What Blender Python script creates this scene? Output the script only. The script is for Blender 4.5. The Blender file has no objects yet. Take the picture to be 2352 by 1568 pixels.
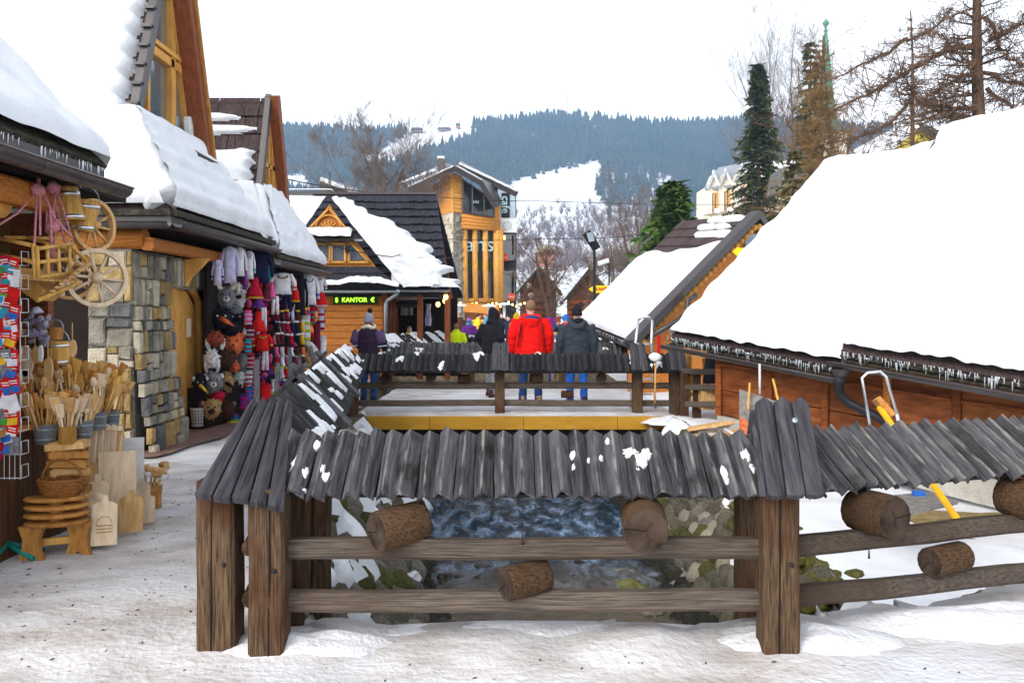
import bpy, math, random
import numpy as np
from mathutils import Vector, Matrix, noise

SC = bpy.context.scene
C = SC.collection
R = random.Random(11)
V = Vector
PI = math.pi

# ------------------------------------------------------------------ camera
# eye height 1.63 m, 30 mm lens, level camera with a small vertical shift
F, CX, HV, EZ = 1960.0, 1176.0, 723.0, 1.63
cam_data = bpy.data.cameras.new('camera')
cam = bpy.data.objects.new('camera', cam_data)
C.objects.link(cam)
cam.location = (0, 0, EZ)
cam.rotation_euler = (PI / 2, 0, 0)
cam_data.sensor_width = 36.0
cam_data.lens = 30.0
cam_data.shift_y = -61.0 / 2352.0
cam_data.clip_start = 0.05
cam_data.clip_end = 9000
SC.camera = cam

# ------------------------------------------------------------------ sky, sun, exposure
SUN_EL, SUN_DIR = math.radians(33), V((-0.55, -0.75, 0)).normalized()
world = bpy.data.worlds.new('World')
SC.world = world
world.use_nodes = True
wn = world.node_tree
bg = wn.nodes['Background']
sky = wn.nodes.new('ShaderNodeTexSky')
sky.sky_type = 'NISHITA'
sky.sun_disc = False
sky.sun_elevation = SUN_EL
sky.sun_rotation = math.atan2(SUN_DIR.x, SUN_DIR.y)
sky.dust_density = 1.0
sky.ozone_density = 1.2
hs = wn.nodes.new('ShaderNodeHueSaturation')
hs.inputs['Saturation'].default_value = 0.14
wn.links.new(sky.outputs[0], hs.inputs['Color'])
wn.links.new(hs.outputs[0], bg.inputs['Color'])
bg.inputs['Strength'].default_value = 0.145
sun_data = bpy.data.lights.new('sun', 'SUN')
sun_data.energy = 1.05
sun_data.angle = math.radians(32)
sun_data.color = (1.0, 0.95, 0.88)
sun = bpy.data.objects.new('sun', sun_data)
C.objects.link(sun)
sun.location = (-30, -40, 40)
_sd = V((SUN_DIR.x * math.cos(SUN_EL), SUN_DIR.y * math.cos(SUN_EL), math.sin(SUN_EL)))
sun.rotation_euler = _sd.to_track_quat('Z', 'Y').to_euler()
SC.view_settings.view_transform = 'Standard'
SC.view_settings.look = 'None'
SC.view_settings.exposure = 1.36
SC.view_settings.gamma = 1.0
SC.render.engine = 'CYCLES'
SC.cycles.use_denoising = True
SC.cycles.max_bounces = 8
SC.cycles.volume_bounces = 1
SC.cycles.transparent_max_bounces = 12
SC.cycles.sample_clamp_indirect = 6.0


# ------------------------------------------------------------------ helpers
def P(u, v, d):
    """A point at distance d in front of the camera, from where the photograph shows it (2352 x 1568)."""
    return V(((u - CX) * d / F, d, EZ - (v - HV) * d / F))


def lerp(a, b, t):
    return a + (b - a) * t


def fbm(p, o=4, h=1.0, l=2.0):
    return noise.fractal(p, h, l, o)


WL = {}


class MB:
    def __init__(s):
        s.v, s.f, s.m, s.s = [], [], [], []
        s.mi = 0

    def add(s, vs, fs, smooth=False):
        o = len(s.v)
        s.v += [tuple(p) for p in vs]
        for f in fs:
            s.f.append(tuple(i + o for i in f))
            s.m.append(s.mi)
            s.s.append(smooth)

    def box(s, c, size, M=None):
        hx, hy, hz = size[0] / 2, size[1] / 2, size[2] / 2
        vs = [V((x, y, z)) for z in (-hz, hz) for y in (-hy, hy) for x in (-hx, hx)]
        c = V(c)
        vs = [(M @ p if M else p) + c for p in vs]
        s.add(vs, [(0, 2, 3, 1), (4, 5, 7, 6), (0, 1, 5, 4), (2, 6, 7, 3), (0, 4, 6, 2), (1, 3, 7, 5)])

    def bar(s, a, b, w, h, up=(0, 0, 1)):
        a, b = V(a), V(b)
        d = (b - a).normalized()
        x = d.cross(V(up))
        if x.length < 1e-4:
            x = d.cross(V((0, 1, 0)))
        x.normalize()
        y = x.cross(d).normalized()
        vs = [q + x * (sx * w / 2) + y * (sy * h / 2) for q in (a, b) for sy in (-1, 1) for sx in (-1, 1)]
        s.add(vs, [(0, 1, 3, 2), (4, 6, 7, 5), (0, 4, 5, 1), (2, 3, 7, 6), (0, 2, 6, 4), (1, 5, 7, 3)])

    def rbar(s, a, b, w, h, up=(0, 0, 1), bev=0.15, wob=0.0, seg=6):
        """a hewn beam: chamfered, with a slightly uneven section along its length"""
        a, b = V(a), V(b)
        d = (b - a).normalized()
        x = d.cross(V(up))
        if x.length < 1e-4:
            x = d.cross(V((0, 1, 0)))
        x.normalize()
        y = x.cross(d).normalized()
        k = bev * min(w, h)
        prof = [(-w/2+k, -h/2), (w/2-k, -h/2), (w/2, -h/2+k), (w/2, h/2-k), (w/2-k, h/2), (-w/2+k, h/2), (-w/2, h/2-k), (-w/2, -h/2+k)]
        vs, n = [], 8
        for i in range(seg + 1):
            t = i / seg
            q = lerp(a, b, t)
            jx, jy = (R.uniform(-wob, wob), R.uniform(-wob, wob)) if 0 < i < seg else (0, 0)
            g = 1 + R.uniform(-wob, wob) * 2
            for px, py in prof:
                vs.append(q + x * (px * g + jx) + y * (py * g + jy))
        fs = [(i*n+j, i*n+(j+1) % n, (i+1)*n+(j+1) % n, (i+1)*n+j) for i in range(seg) for j in range(n)]
        fs += [tuple(range(n))[::-1], tuple(seg*n+j for j in range(n))]
        s.add(vs, fs)

    def tube(s, pts, r, n=8, smooth=True, cap=True, flat=1.0):
        pts = [V(p) for p in pts]
        k = len(pts)
        rr = r if isinstance(r, (list, tuple)) else [r] * k
        vs = []
        prev = None
        for i, p in enumerate(pts):
            d = (pts[min(i + 1, k - 1)] - pts[max(i - 1, 0)])
            d = d.normalized() if d.length > 1e-9 else V((0, 0, 1))
            if prev is None:
                x = d.cross(V((0, 0, 1)))
                if x.length < 1e-3:
                    x = d.cross(V((0, 1, 0)))
            else:
                x = prev - d * prev.dot(d)
                if x.length < 1e-5:
                    x = d.cross(V((0, 1, 0.3)))
            x.normalize()
            prev = x
            y = d.cross(x).normalized()
            for j in range(n):
                a = 2 * PI * j / n
                vs.append(p + (x * math.cos(a) + y * math.sin(a) * flat) * rr[i])
        fs = [(i*n+j, i*n+(j+1) % n, (i+1)*n+(j+1) % n, (i+1)*n+j) for i in range(k-1) for j in range(n)]
        if cap:
            o = len(vs)
            s.add(vs, fs, smooth)
            b = len(s.v) - o
            for ring in (tuple(range(n))[::-1], tuple((k-1)*n+j for j in range(n))):
                s.f.append(tuple(b + q for q in ring)); s.m.append(s.mi); s.s.append(False)
        else:
            s.add(vs, fs, smooth)

    def lathe(s, prof, n=16, M=None, smooth=True, arc=(0, 2*PI), sq=(1, 1)):
        """prof: list of (radius, height)"""
        vs = []
        full = abs(arc[1] - arc[0] - 2*PI) < 1e-6
        m = n if full else n + 1
        for r, z in prof:
            for j in range(m):
                a = arc[0] + (arc[1] - arc[0]) * j / n
                p = V((r * math.cos(a) * sq[0], r * math.sin(a) * sq[1], z))
                vs.append(M @ p if M else p)
        fs = []
        for i in range(len(prof) - 1):
            for j in range(n):
                jn = (j + 1) % m if full else j + 1
                fs.append((i*m+j, i*m+jn, (i+1)*m+jn, (i+1)*m+j))
        s.add(vs, fs, smooth)

    def prism(s, poly, vec):
        poly = [V(p) for p in poly]
        vec = V(vec)
        n = len(poly)
        vs = poly + [p + vec for p in poly]
        fs = [tuple(range(n))[::-1], tuple(n + i for i in range(n))]
        fs += [(i, (i+1) % n, n+(i+1) % n, n+i) for i in range(n)]
        s.add(vs, fs)

    def slab(s, quad, t):
        """a plate: the quad is its upper face, thickness goes down along the normal"""
        q = [V(p) for p in quad]
        nrm = (q[1]-q[0]).cross(q[-1]-q[0]).normalized()
        if nrm.z < 0:
            nrm = -nrm
        s.prism(q, -nrm * t)

    def ball(s, c, r, nu=10, nv=6, M=None, amp=0.0, fr=1.0, seed=0.0, smooth=True):
        c = V(c)
        r = (r, r, r) if not isinstance(r, (list, tuple)) else r
        vs = []
        def pt(a, b):
            q = V((math.cos(a)*math.cos(b), math.sin(a)*math.cos(b), math.sin(b)))
            k = 1.0
            if amp:
                k += amp * noise.noise(q * fr + V((seed, seed*1.7, -seed)))
            q = V((q.x*r[0]*k, q.y*r[1]*k, q.z*r[2]*k))
            return c + (M @ q if M else q)
        vs.append(pt(0, -PI/2))
        for i in range(1, nv):
            for j in range(nu):
                vs.append(pt(2*PI*j/nu, -PI/2 + PI*i/nv))
        vs.append(pt(0, PI/2))
        fs = [(0, 1+(j+1) % nu, 1+j) for j in range(nu)]
        for i in range(nv-2):
            for j in range(nu):
                a = 1 + i*nu
                fs.append((a+j, a+(j+1) % nu, a+nu+(j+1) % nu, a+nu+j))
        a = 1 + (nv-2)*nu
        fs += [(a+j, a+(j+1) % nu, len(vs)-1) for j in range(nu)]
        s.add(vs, fs, smooth)

    def rows(s, rows, smooth=True, close=False):
        n = len(rows[0])
        vs = [p for r in rows for p in r]
        fs = []
        for i in range(len(rows)-1):
            for j in range(n if close else n-1):
                fs.append((i*n+j, i*n+(j+1) % n, (i+1)*n+(j+1) % n, (i+1)*n+j))
        s.add(vs, fs, smooth)

    def mesh(s, name, mats, centre=None):
        me = bpy.data.meshes.new(name)
        c = V(centre) if centre is not None else V((0, 0, 0))
        me.from_pydata([(p[0]-c.x, p[1]-c.y, p[2]-c.z) for p in s.v], [], s.f)
        mats = mats if isinstance(mats, (list, tuple)) else [mats]
        for m in mats:
            me.materials.append(m)
        me.polygons.foreach_set('material_index', s.m)
        me.polygons.foreach_set('use_smooth', s.s)
        me.update()
        return me

    def build(s, name, mats, parent=None, label=None, cat=None, group=None, kind=None, origin=None):
        if not s.v:
            return None
        if origin is None:
            a = np.array(s.v)
            lo, hi = a.min(0), a.max(0)
            origin = V(((lo[0]+hi[0])/2, (lo[1]+hi[1])/2, lo[2] if parent is None else (lo[2]+hi[2])/2))
        return put(s.mesh(name, mats, origin), name, parent, Matrix.Translation(origin), label, cat, group, kind)


def put(me, name, parent=None, M=None, label=None, cat=None, group=None, kind=None):
    o = bpy.data.objects.new(name, me)
    C.objects.link(o)
    M = M or Matrix.Identity(4)
    if parent is not None:
        o.parent = parent
        o.matrix_local = Matrix.Translation(-WL[parent.name]) @ M
    else:
        o.matrix_local = M
    WL[o.name] = M.to_translation()
    tag(o, label, cat, group, kind)
    return o


def tag(o, label=None, cat=None, group=None, kind=None):
    if label: o['label'] = label
    if cat: o['category'] = cat
    if group: o['group'] = group
    if kind: o['kind'] = kind
    return o


def thing(name, label, cat, loc=(0, 0, 0), group=None):
    return put(None, name, None, Matrix.Translation(V(loc)), label, cat, group)


def remeshed(mb, name, mats, parent=None, voxel=0.02, it=4, wrinkle=0.0, **kw):
    """fuse overlapping volumes into one continuous skin"""
    o = mb.build('temporary', mats, None)
    md = o.modifiers.new('r', 'REMESH'); md.mode = 'VOXEL'; md.voxel_size = voxel; md.use_smooth_shade = True
    sm = o.modifiers.new('s', 'SMOOTH'); sm.factor = 0.5; sm.iterations = it
    dg = bpy.context.evaluated_depsgraph_get()
    me = bpy.data.meshes.new_from_object(o.evaluated_get(dg))
    if wrinkle:
        for v in me.vertices:
            p = v.co; w = noise.noise(V((p.x * 9, p.y * 9, p.z * 17))) + .6 * noise.noise(p * 26)
            v.co = p + v.normal * (wrinkle * w)
    M = o.matrix_local.copy()
    old = o.data
    bpy.data.objects.remove(o); bpy.data.meshes.remove(old)
    me.name = name
    me.polygons.foreach_set('use_smooth', [True] * len(me.polygons))
    me.polygons.foreach_set('material_index', [0] * len(me.polygons))
    if not me.materials:
        me.materials.append(mats if not isinstance(mats, (list, tuple)) else mats[0])
    return put(me, name, parent, M, **kw)


def lettering(body, size, M, m, parent, name='lettering', extrude=0.004, align='CENTER', bold=0.0, **kw):
    cu = bpy.data.curves.new('txt', 'FONT')
    cu.body = body; cu.size = size; cu.extrude = extrude
    cu.align_x = align; cu.align_y = 'CENTER'; cu.offset = bold; cu.resolution_u = 3
    t = bpy.data.objects.new('txt', cu); C.objects.link(t)
    dg = bpy.context.evaluated_depsgraph_get()
    me = bpy.data.meshes.new_from_object(t.evaluated_get(dg))
    bpy.data.objects.remove(t); bpy.data.curves.remove(cu)
    me.name = name
    me.materials.clear(); me.materials.append(m)
    return put(me, name, parent, M, **kw)


def frame(o, x, y, z=None):
    """matrix with the given axes and origin"""
    x, y = V(x).normalized(), V(y).normalized()
    z = V(z).normalized() if z is not None else x.cross(y).normalized()
    M = Matrix(((x.x, y.x, z.x, 0), (x.y, y.y, z.y, 0), (x.z, y.z, z.z, 0), (0, 0, 0, 1)))
    return Matrix.Translation(V(o)) @ M


# ------------------------------------------------------------------ materials
def mat(name, col, rough=0.7, var=0.2, scale=6.0, stretch=(1, 1, 1), bump=0.15, col2=None, metal=0.0, rnd=0.0,
        spec=0.14, det=5.0, emis=None, es=0.0, trans=0.0, fine=0.0, sheen=0.0, bd=0.02, lo=0.35, hi=0.65, patch=None):
    m = bpy.data.materials.new(name)
    m.use_nodes = True
    nt = m.node_tree
    b = nt.nodes['Principled BSDF']
    L = nt.links.new
    tc = nt.nodes.new('ShaderNodeTexCoord')
    src = tc.outputs['Object']
    oi = None
    if rnd or True:
        oi = nt.nodes.new('ShaderNodeObjectInfo')
        mul = nt.nodes.new('ShaderNodeMath'); mul.operation = 'MULTIPLY'; mul.inputs[1].default_value = 37.0
        L(oi.outputs['Random'], mul.inputs[0])
        ad = nt.nodes.new('ShaderNodeVectorMath'); ad.operation = 'ADD'
        L(src, ad.inputs[0]); L(mul.outputs[0], ad.inputs[1])
        src = ad.outputs[0]
    mp = nt.nodes.new('ShaderNodeMapping')
    mp.inputs['Scale'].default_value = stretch
    L(src, mp.inputs['Vector'])
    n1 = nt.nodes.new('ShaderNodeTexNoise')
    n1.inputs['Scale'].default_value = scale
    n1.inputs['Detail'].default_value = det
    n1.inputs['Roughness'].default_value = 0.62
    L(mp.outputs[0], n1.inputs['Vector'])
    cr = nt.nodes.new('ShaderNodeValToRGB')
    c2 = col2 or tuple(min(1, c * (1 + var)) for c in col)
    c1 = col if col2 else tuple(c * (1 - var) for c in col)
    cr.color_ramp.elements[0].color = (*c1, 1); cr.color_ramp.elements[0].position = lo
    cr.color_ramp.elements[1].color = (*c2, 1); cr.color_ramp.elements[1].position = hi
    L(n1.outputs['Fac'], cr.inputs['Fac'])
    out = cr.outputs['Color']
    if patch:  # (colour, scale, low, high): larger stains of their own shape
        n3 = nt.nodes.new('ShaderNodeTexNoise'); n3.inputs['Scale'].default_value = patch[1]; n3.inputs['Detail'].default_value = 6
        L(src, n3.inputs['Vector'])
        r3 = nt.nodes.new('ShaderNodeMapRange')
        r3.inputs['From Min'].default_value = patch[2]; r3.inputs['From Max'].default_value = patch[3]
        L(n3.outputs['Fac'], r3.inputs['Value'])
        mx = nt.nodes.new('ShaderNodeMix'); mx.data_type = 'RGBA'
        L(r3.outputs[0], mx.inputs['Factor']); L(out, mx.inputs['A']); mx.inputs['B'].default_value = (*patch[0], 1)
        out = mx.outputs['Result']
    if rnd:
        h = nt.nodes.new('ShaderNodeHueSaturation')
        mr = nt.nodes.new('ShaderNodeMapRange')
        mr.inputs['To Min'].default_value = 1 - rnd; mr.inputs['To Max'].default_value = 1 + rnd
        L(oi.outputs['Random'], mr.inputs['Value']); L(mr.outputs[0], h.inputs['Value']); L(out, h.inputs['Color'])
        out = h.outputs['Color']
    L(out, b.inputs['Base Color'])
    b.inputs['Roughness'].default_value = rough
    b.inputs['Metallic'].default_value = metal
    b.inputs['Specular IOR Level'].default_value = spec
    b.inputs['Transmission Weight'].default_value = trans
    if sheen:
        b.inputs['Sheen Weight'].default_value = sheen
    if emis:
        b.inputs['Emission Color'].default_value = (*emis, 1); b.inputs['Emission Strength'].default_value = es
    if bump:
        bp = nt.nodes.new('ShaderNodeBump')
        bp.inputs['Strength'].default_value = min(1.0, bump * 2.5); bp.inputs['Distance'].default_value = bd
        hsrc = n1.outputs['Fac']
        if fine:
            n2 = nt.nodes.new('ShaderNodeTexNoise'); n2.inputs['Scale'].default_value = fine; n2.inputs['Detail'].default_value = 3
            L(src, n2.inputs['Vector'])
            a2 = nt.nodes.new('ShaderNodeMath'); a2.operation = 'ADD'
            L(hsrc, a2.inputs[0]); L(n2.outputs['Fac'], a2.inputs[1]); hsrc = a2.outputs[0]
        L(hsrc, bp.inputs['Height']); L(bp.outputs[0], b.inputs['Normal'])
    m['b'] = 1
    return m


def simple(name, col, rough=0.6, **kw):
    kw.setdefault('var', 0.12); kw.setdefault('bump', 0.05)
    return mat(name, col, rough, **kw)


M = {}
M['snow'] = mat('snow', (0.71, 0.73, 0.765), 0.75, scale=3.0, col2=(0.79, 0.80, 0.815), bump=0.12, fine=30, bd=0.03, spec=0.2)
M['soft_snow'] = mat('soft_snow', (0.60, 0.59, 0.61), 0.75, scale=4.0, col2=(0.76, 0.76, 0.79), bump=0.2, fine=30, bd=0.03)
M['path'] = mat('trodden_snow', (0.46, 0.415, 0.385), 0.6, scale=2.6, stretch=(1, 1.6, 1), col2=(0.69, 0.665, 0.66), bump=0.2, fine=26, bd=0.03, det=9, lo=0.36, hi=0.6,
                patch=((0.70, 0.71, 0.75), 0.75, 0.50, 0.68))
M['bank'] = mat('bank_ground', (0.22, 0.16, 0.07), 0.9, scale=7, col2=(0.36, 0.28, 0.13), bump=0.5, fine=40)
M['bed'] = mat('river_bed', (0.10, 0.075, 0.045), 0.8, scale=5, col2=(0.22, 0.17, 0.11), bump=0.6, fine=20, bd=0.05)
M['paving'] = mat('red_paving', (0.16, 0.085, 0.07), 0.5, scale=9, col2=(0.26, 0.17, 0.15), bump=0.2)
M['wood_post'] = mat('weathered_post', (0.034, 0.018, 0.010), 0.85, scale=16, det=9, stretch=(7, 7, 0.4), col2=(0.150, 0.095, 0.055), bump=0.5, rnd=0.2, bd=0.015, patch=((0.060, 0.022, 0.008), 1.5, 0.5, 0.7))
M['wood_rail'] = mat('weathered_rail', (0.052, 0.040, 0.033), 0.85, scale=16, det=9, stretch=(0.3, 6, 9), col2=(0.170, 0.134, 0.106), bump=0.5, rnd=0.15, bd=0.015, patch=((0.075, 0.05, 0.035), 1.6, 0.52, 0.7))
M['wood_log'] = mat('brown_log', (0.036, 0.016, 0.007), 0.8, scale=13, det=8, stretch=(.5, 8, 8), col2=(0.125, 0.074, 0.040), bump=0.5, rnd=0.3, bd=0.015)
M['log_end'] = mat('log_end', (0.020, 0.013, 0.010), 0.9, scale=9, col2=(0.062, 0.042, 0.030), bump=0.4, rnd=0.2)  # end faces darkened; their shadow is put into the colour
M['crack'] = simple('dark_crack', (0.012, 0.009, 0.007), 0.95)
M['plank'] = mat('orange_plank', (0.38, 0.115, 0.022), 0.55, scale=5, stretch=(1, 5, 12), col2=(0.60, 0.235, 0.05), bump=0.2, rnd=0.18)
M['plank_dark'] = mat('brown_plank', (0.13, 0.035, 0.010), 0.5, scale=5, stretch=(1, 1, 9), col2=(0.29, 0.085, 0.022), bump=0.25, rnd=0.2)
M['panel'] = mat('varnished_panel', (0.115, 0.032, 0.011), 0.4, scale=3, stretch=(1, 1, 4), col2=(0.25, 0.080, 0.024), bump=0.15, rnd=0.25, patch=((0.45, 0.17, 0.04), 1.2, 0.55, 0.8))
M['timber'] = mat('honey_timber', (0.50, 0.22, 0.045), 0.5, scale=6, stretch=(1, 1, 0.4), col2=(0.68, 0.36, 0.09), bump=0.15, rnd=0.1)
M['timber_log'] = mat('honey_log', (0.45, 0.17, 0.03), 0.5, scale=6, stretch=(0.4, 3, 3), col2=(0.62, 0.28, 0.06), bump=0.2, rnd=0.12)
M['redwood'] = mat('red_brown_board', (0.15, 0.042, 0.018), 0.5, scale=8, stretch=(3, 3, 0.5), col2=(0.24, 0.075, 0.03), bump=0.2, rnd=0.1)
M['pine'] = mat('bare_pine', (0.50, 0.27, 0.09), 0.65, scale=7, stretch=(4, 4, 0.7), col2=(0.70, 0.45, 0.20), bump=0.15, rnd=0.12)
M['pale'] = mat('pale_birch', (0.63, 0.46, 0.29), 0.65, scale=6, stretch=(5, 5, 0.6), col2=(0.79, 0.64, 0.46), bump=0.1, rnd=0.08)
M['yellowwood'] = mat('yellow_varnish', (0.50, 0.25, 0.05), 0.5, scale=7, stretch=(4, 4, 0.6), col2=(0.70, 0.42, 0.12), bump=0.15, rnd=0.1)
M['brownwood'] = mat('oiled_wood', (0.32, 0.13, 0.028), 0.55, scale=7, stretch=(3, 3, 1), col2=(0.52, 0.25, 0.065), bump=0.2, rnd=0.15)
M['wicker'] = mat('wicker', (0.22, 0.075, 0.018), 0.6, scale=30, stretch=(1, 1, 3), col2=(0.42, 0.17, 0.045), bump=0.6)
M['counter'] = mat('counter_board', (0.055, 0.022, 0.010), 0.5, scale=6, stretch=(6, 6, 0.4), col2=(0.13, 0.055, 0.022), bump=0.2)
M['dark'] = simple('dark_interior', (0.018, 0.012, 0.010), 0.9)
M['gutter'] = simple('brown_gutter', (0.045, 0.036, 0.036), 0.35, spec=0.5)
M['gutter_grey'] = simple('zinc_gutter', (0.42, 0.45, 0.48), 0.35, metal=0.6)
M['black'] = simple('black_metal', (0.018, 0.018, 0.020), 0.45)
M['shake'] = mat('dark_shake', (0.020, 0.020, 0.027), 0.7, scale=9, stretch=(6, 1, 0.6), col2=(0.052, 0.053, 0.068), bump=0.4, rnd=0.1)
M['shake_brown'] = mat('brown_shake', (0.040, 0.027, 0.026), 0.75, scale=7, stretch=(6, 2, 1), col2=(0.088, 0.060, 0.058), bump=0.4, rnd=0.2)
M['eave_moss'] = mat('mossy_eave', (0.022, 0.019, 0.016), 0.9, scale=14, col2=(0.085, 0.078, 0.055), bump=0.6, fine=60)
M['ice'] = simple('ice', (0.75, 0.80, 0.85), 0.12, spec=0.6, trans=0.45)
M['mortar'] = mat('mortar', (0.16, 0.15, 0.135), 0.9, scale=12, col2=(0.28, 0.26, 0.235), bump=0.4, fine=50)
for nm, c1, c2 in (('stone_grey', (0.165, 0.148, 0.115), (0.315, 0.288, 0.235)), ('stone_tan', (0.25, 0.165, 0.06), (0.42, 0.30, 0.13)), ('stone_beige', (0.36, 0.31, 0.225), (0.52, 0.46, 0.36)),
                   ('stone_dark', (0.065, 0.066, 0.066), (0.155, 0.155, 0.15)), ('stone_moss', (0.065, 0.068, 0.016), (0.16, 0.15, 0.05)), ('stone_river', (0.105, 0.092, 0.060), (0.235, 0.21, 0.15)), ('stone_wet', (0.025, 0.024, 0.018), (0.075, 0.07, 0.05))):
    M[nm] = mat(nm, c1, 0.75 if nm != 'stone_wet' else 0.25, scale=6, col2=c2, bump=0.5, fine=45, rnd=0.2)
M['concrete'] = mat('concrete', (0.34, 0.32, 0.28), 0.85, scale=5, col2=(0.48, 0.46, 0.41), bump=0.3, fine=40)
M['moss'] = mat('moss', (0.05, 0.052, 0.010), 0.95, scale=18, col2=(0.16, 0.135, 0.035), bump=0.8, fine=70)
M['yellow_beam'] = mat('yellow_beam', (0.37, 0.185, 0.018), 0.55, scale=3, stretch=(0.6, 1, 2), col2=(0.47, 0.25, 0.026), bump=0.08, patch=((0.38, 0.22, 0.05), 3, 0.62, 0.8))
M['glass'] = simple('window_glass', (0.025, 0.03, 0.035), 0.05, spec=0.8, bump=0.0)
M['glass_blue'] = simple('blue_window_glass', (0.36, 0.42, 0.48), 0.04, spec=0.9, bump=0.0, metal=0.75)
M['white'] = simple('white_paint', (0.78, 0.78, 0.77), 0.5)
M['cream'] = mat('cream_render', (0.70, 0.62, 0.47), 0.8, scale=2, col2=(0.78, 0.71, 0.57), bump=0.1)
M['yellow_wall'] = mat('yellow_render', (0.66, 0.50, 0.06), 0.8, scale=2, col2=(0.76, 0.60, 0.10), bump=0.1)
M['galv'] = simple('galvanised', (0.34, 0.40, 0.46), 0.35, metal=0.35)
M['alu'] = simple('aluminium', (0.72, 0.73, 0.75), 0.3, metal=0.9)
M['steel_wire'] = simple('white_wire', (0.72, 0.72, 0.73), 0.4)
M['rope'] = mat('pink_rope', (0.60, 0.20, 0.24), 0.85, scale=60, col2=(0.80, 0.36, 0.40), bump=0.5)
M['green_paint'] = simple('green_paint', (0.01, 0.20, 0.16), 0.4)
M['lamp_glow'] = simple('lamp_glow', (0.9, 0.55, 0.10), 0.5, emis=(1.0, 0.60, 0.12), es=3.0)
M['led'] = simple('green_led', (0.15, 0.7, 0.02), 0.5, emis=(0.30, 1.0, 0.03), es=1.6)
M['led_board'] = simple('led_board', (0.03, 0.045, 0.012), 0.4)
M['sign_yellow'] = simple('yellow_sign', (0.88, 0.70, 0.02), 0.5)
M['sign_red'] = simple('red_print', (0.62, 0.07, 0.03), 0.5)
M['sign_white'] = simple('pale_sign', (0.66, 0.68, 0.66), 0.5)
M['letter_pale'] = simple('pale_letters', (0.36, 0.50, 0.51), 0.5)
M['bark'] = mat('bark', (0.065, 0.038, 0.026), 0.95, scale=9, stretch=(3, 3, 0.7), col2=(0.17, 0.105, 0.07), bump=0.7, bd=0.04)
M['twig'] = mat('twig', (0.10, 0.062, 0.042), 0.95, scale=2, col2=(0.17, 0.105, 0.068), bump=0.0)
M['twig_grey'] = mat('grey_twig', (0.12, 0.10, 0.09), 0.95, scale=2, col2=(0.19, 0.155, 0.135), bump=0.0)
M['twig_ochre'] = mat('ochre_twig', (0.19, 0.105, 0.03), 0.95, scale=0.6, col2=(0.30, 0.19, 0.07), bump=0.0)
M['needle'] = mat('spruce_needles', (0.036, 0.052, 0.026), 0.9, scale=.9, col2=(0.115, 0.135, 0.065), bump=0.0)
M['needle_pine'] = mat('pine_needles', (0.035, 0.075, 0.016), 0.9, scale=1.2, col2=(0.12, 0.185, 0.04), bump=0.0)
M['needle_old'] = mat('olive_needles', (0.07, 0.065, 0.02), 0.9, scale=1.0, col2=(0.15, 0.13, 0.05), bump=0.0)
M['copper'] = mat('green_copper', (0.045, 0.17, 0.10), 0.6, scale=2, col2=(0.09, 0.29, 0.18), bump=0.1)
M['skin'] = simple('skin', (0.60, 0.36, 0.27), 0.55)
M['hair'] = simple('fair_hair', (0.22, 0.13, 0.075), 0.7)
M['hair_dark'] = simple('dark_hair', (0.03, 0.02, 0.015), 0.7)
COL = dict(red=(0.62, 0.012, 0.012), crimson=(0.42, 0.008, 0.03), maroon=(0.13, 0.012, 0.03), navy=(0.014, 0.016, 0.05), blackcloth=(0.012, 0.012, 0.016), lilac=(0.50, 0.48, 0.66), whitecloth=(0.74, 0.73, 0.78), cream=(0.70, 0.62, 0.48),
           pink=(0.70, 0.10, 0.30), hotpink=(0.72, 0.02, 0.25), purple=(0.14, 0.03, 0.24), blue=(0.03, 0.14, 0.50), teal=(0.03, 0.33, 0.40), green=(0.06, 0.36, 0.06), lime=(0.50, 0.66, 0.03), yellow=(0.76, 0.46, 0.03), orange=(0.72, 0.16, 0.06),
           brownfur=(0.075, 0.03, 0.02), blackfur=(0.013, 0.013, 0.018), whitefur=(0.72, 0.72, 0.70), greyfur=(0.24, 0.24, 0.26), tanfur=(0.46, 0.29, 0.12), rust=(0.26, 0.055, 0.03), hivis=(0.62, 0.80, 0.01), jeans=(0.02, 0.10, 0.40),
           jeansdark=(0.018, 0.05, 0.15), slate=(0.034, 0.042, 0.056), plum=(0.026, 0.014, 0.032), redjacket=(0.80, 0.008, 0.006), greyknit=(0.27, 0.27, 0.31), lightpurple=(0.085, 0.05, 0.115), skyblue=(0.04, 0.32, 0.55))
for k, c in COL.items():
    fur = 'fur' in k
    M[k] = mat(k, c, 0.85, var=0.35 if fur else 0.18, scale=26 if fur else 12, bump=0.7 if fur else 0.25, fine=90 if fur else 0, sheen=0.0, spec=0.15)

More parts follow.
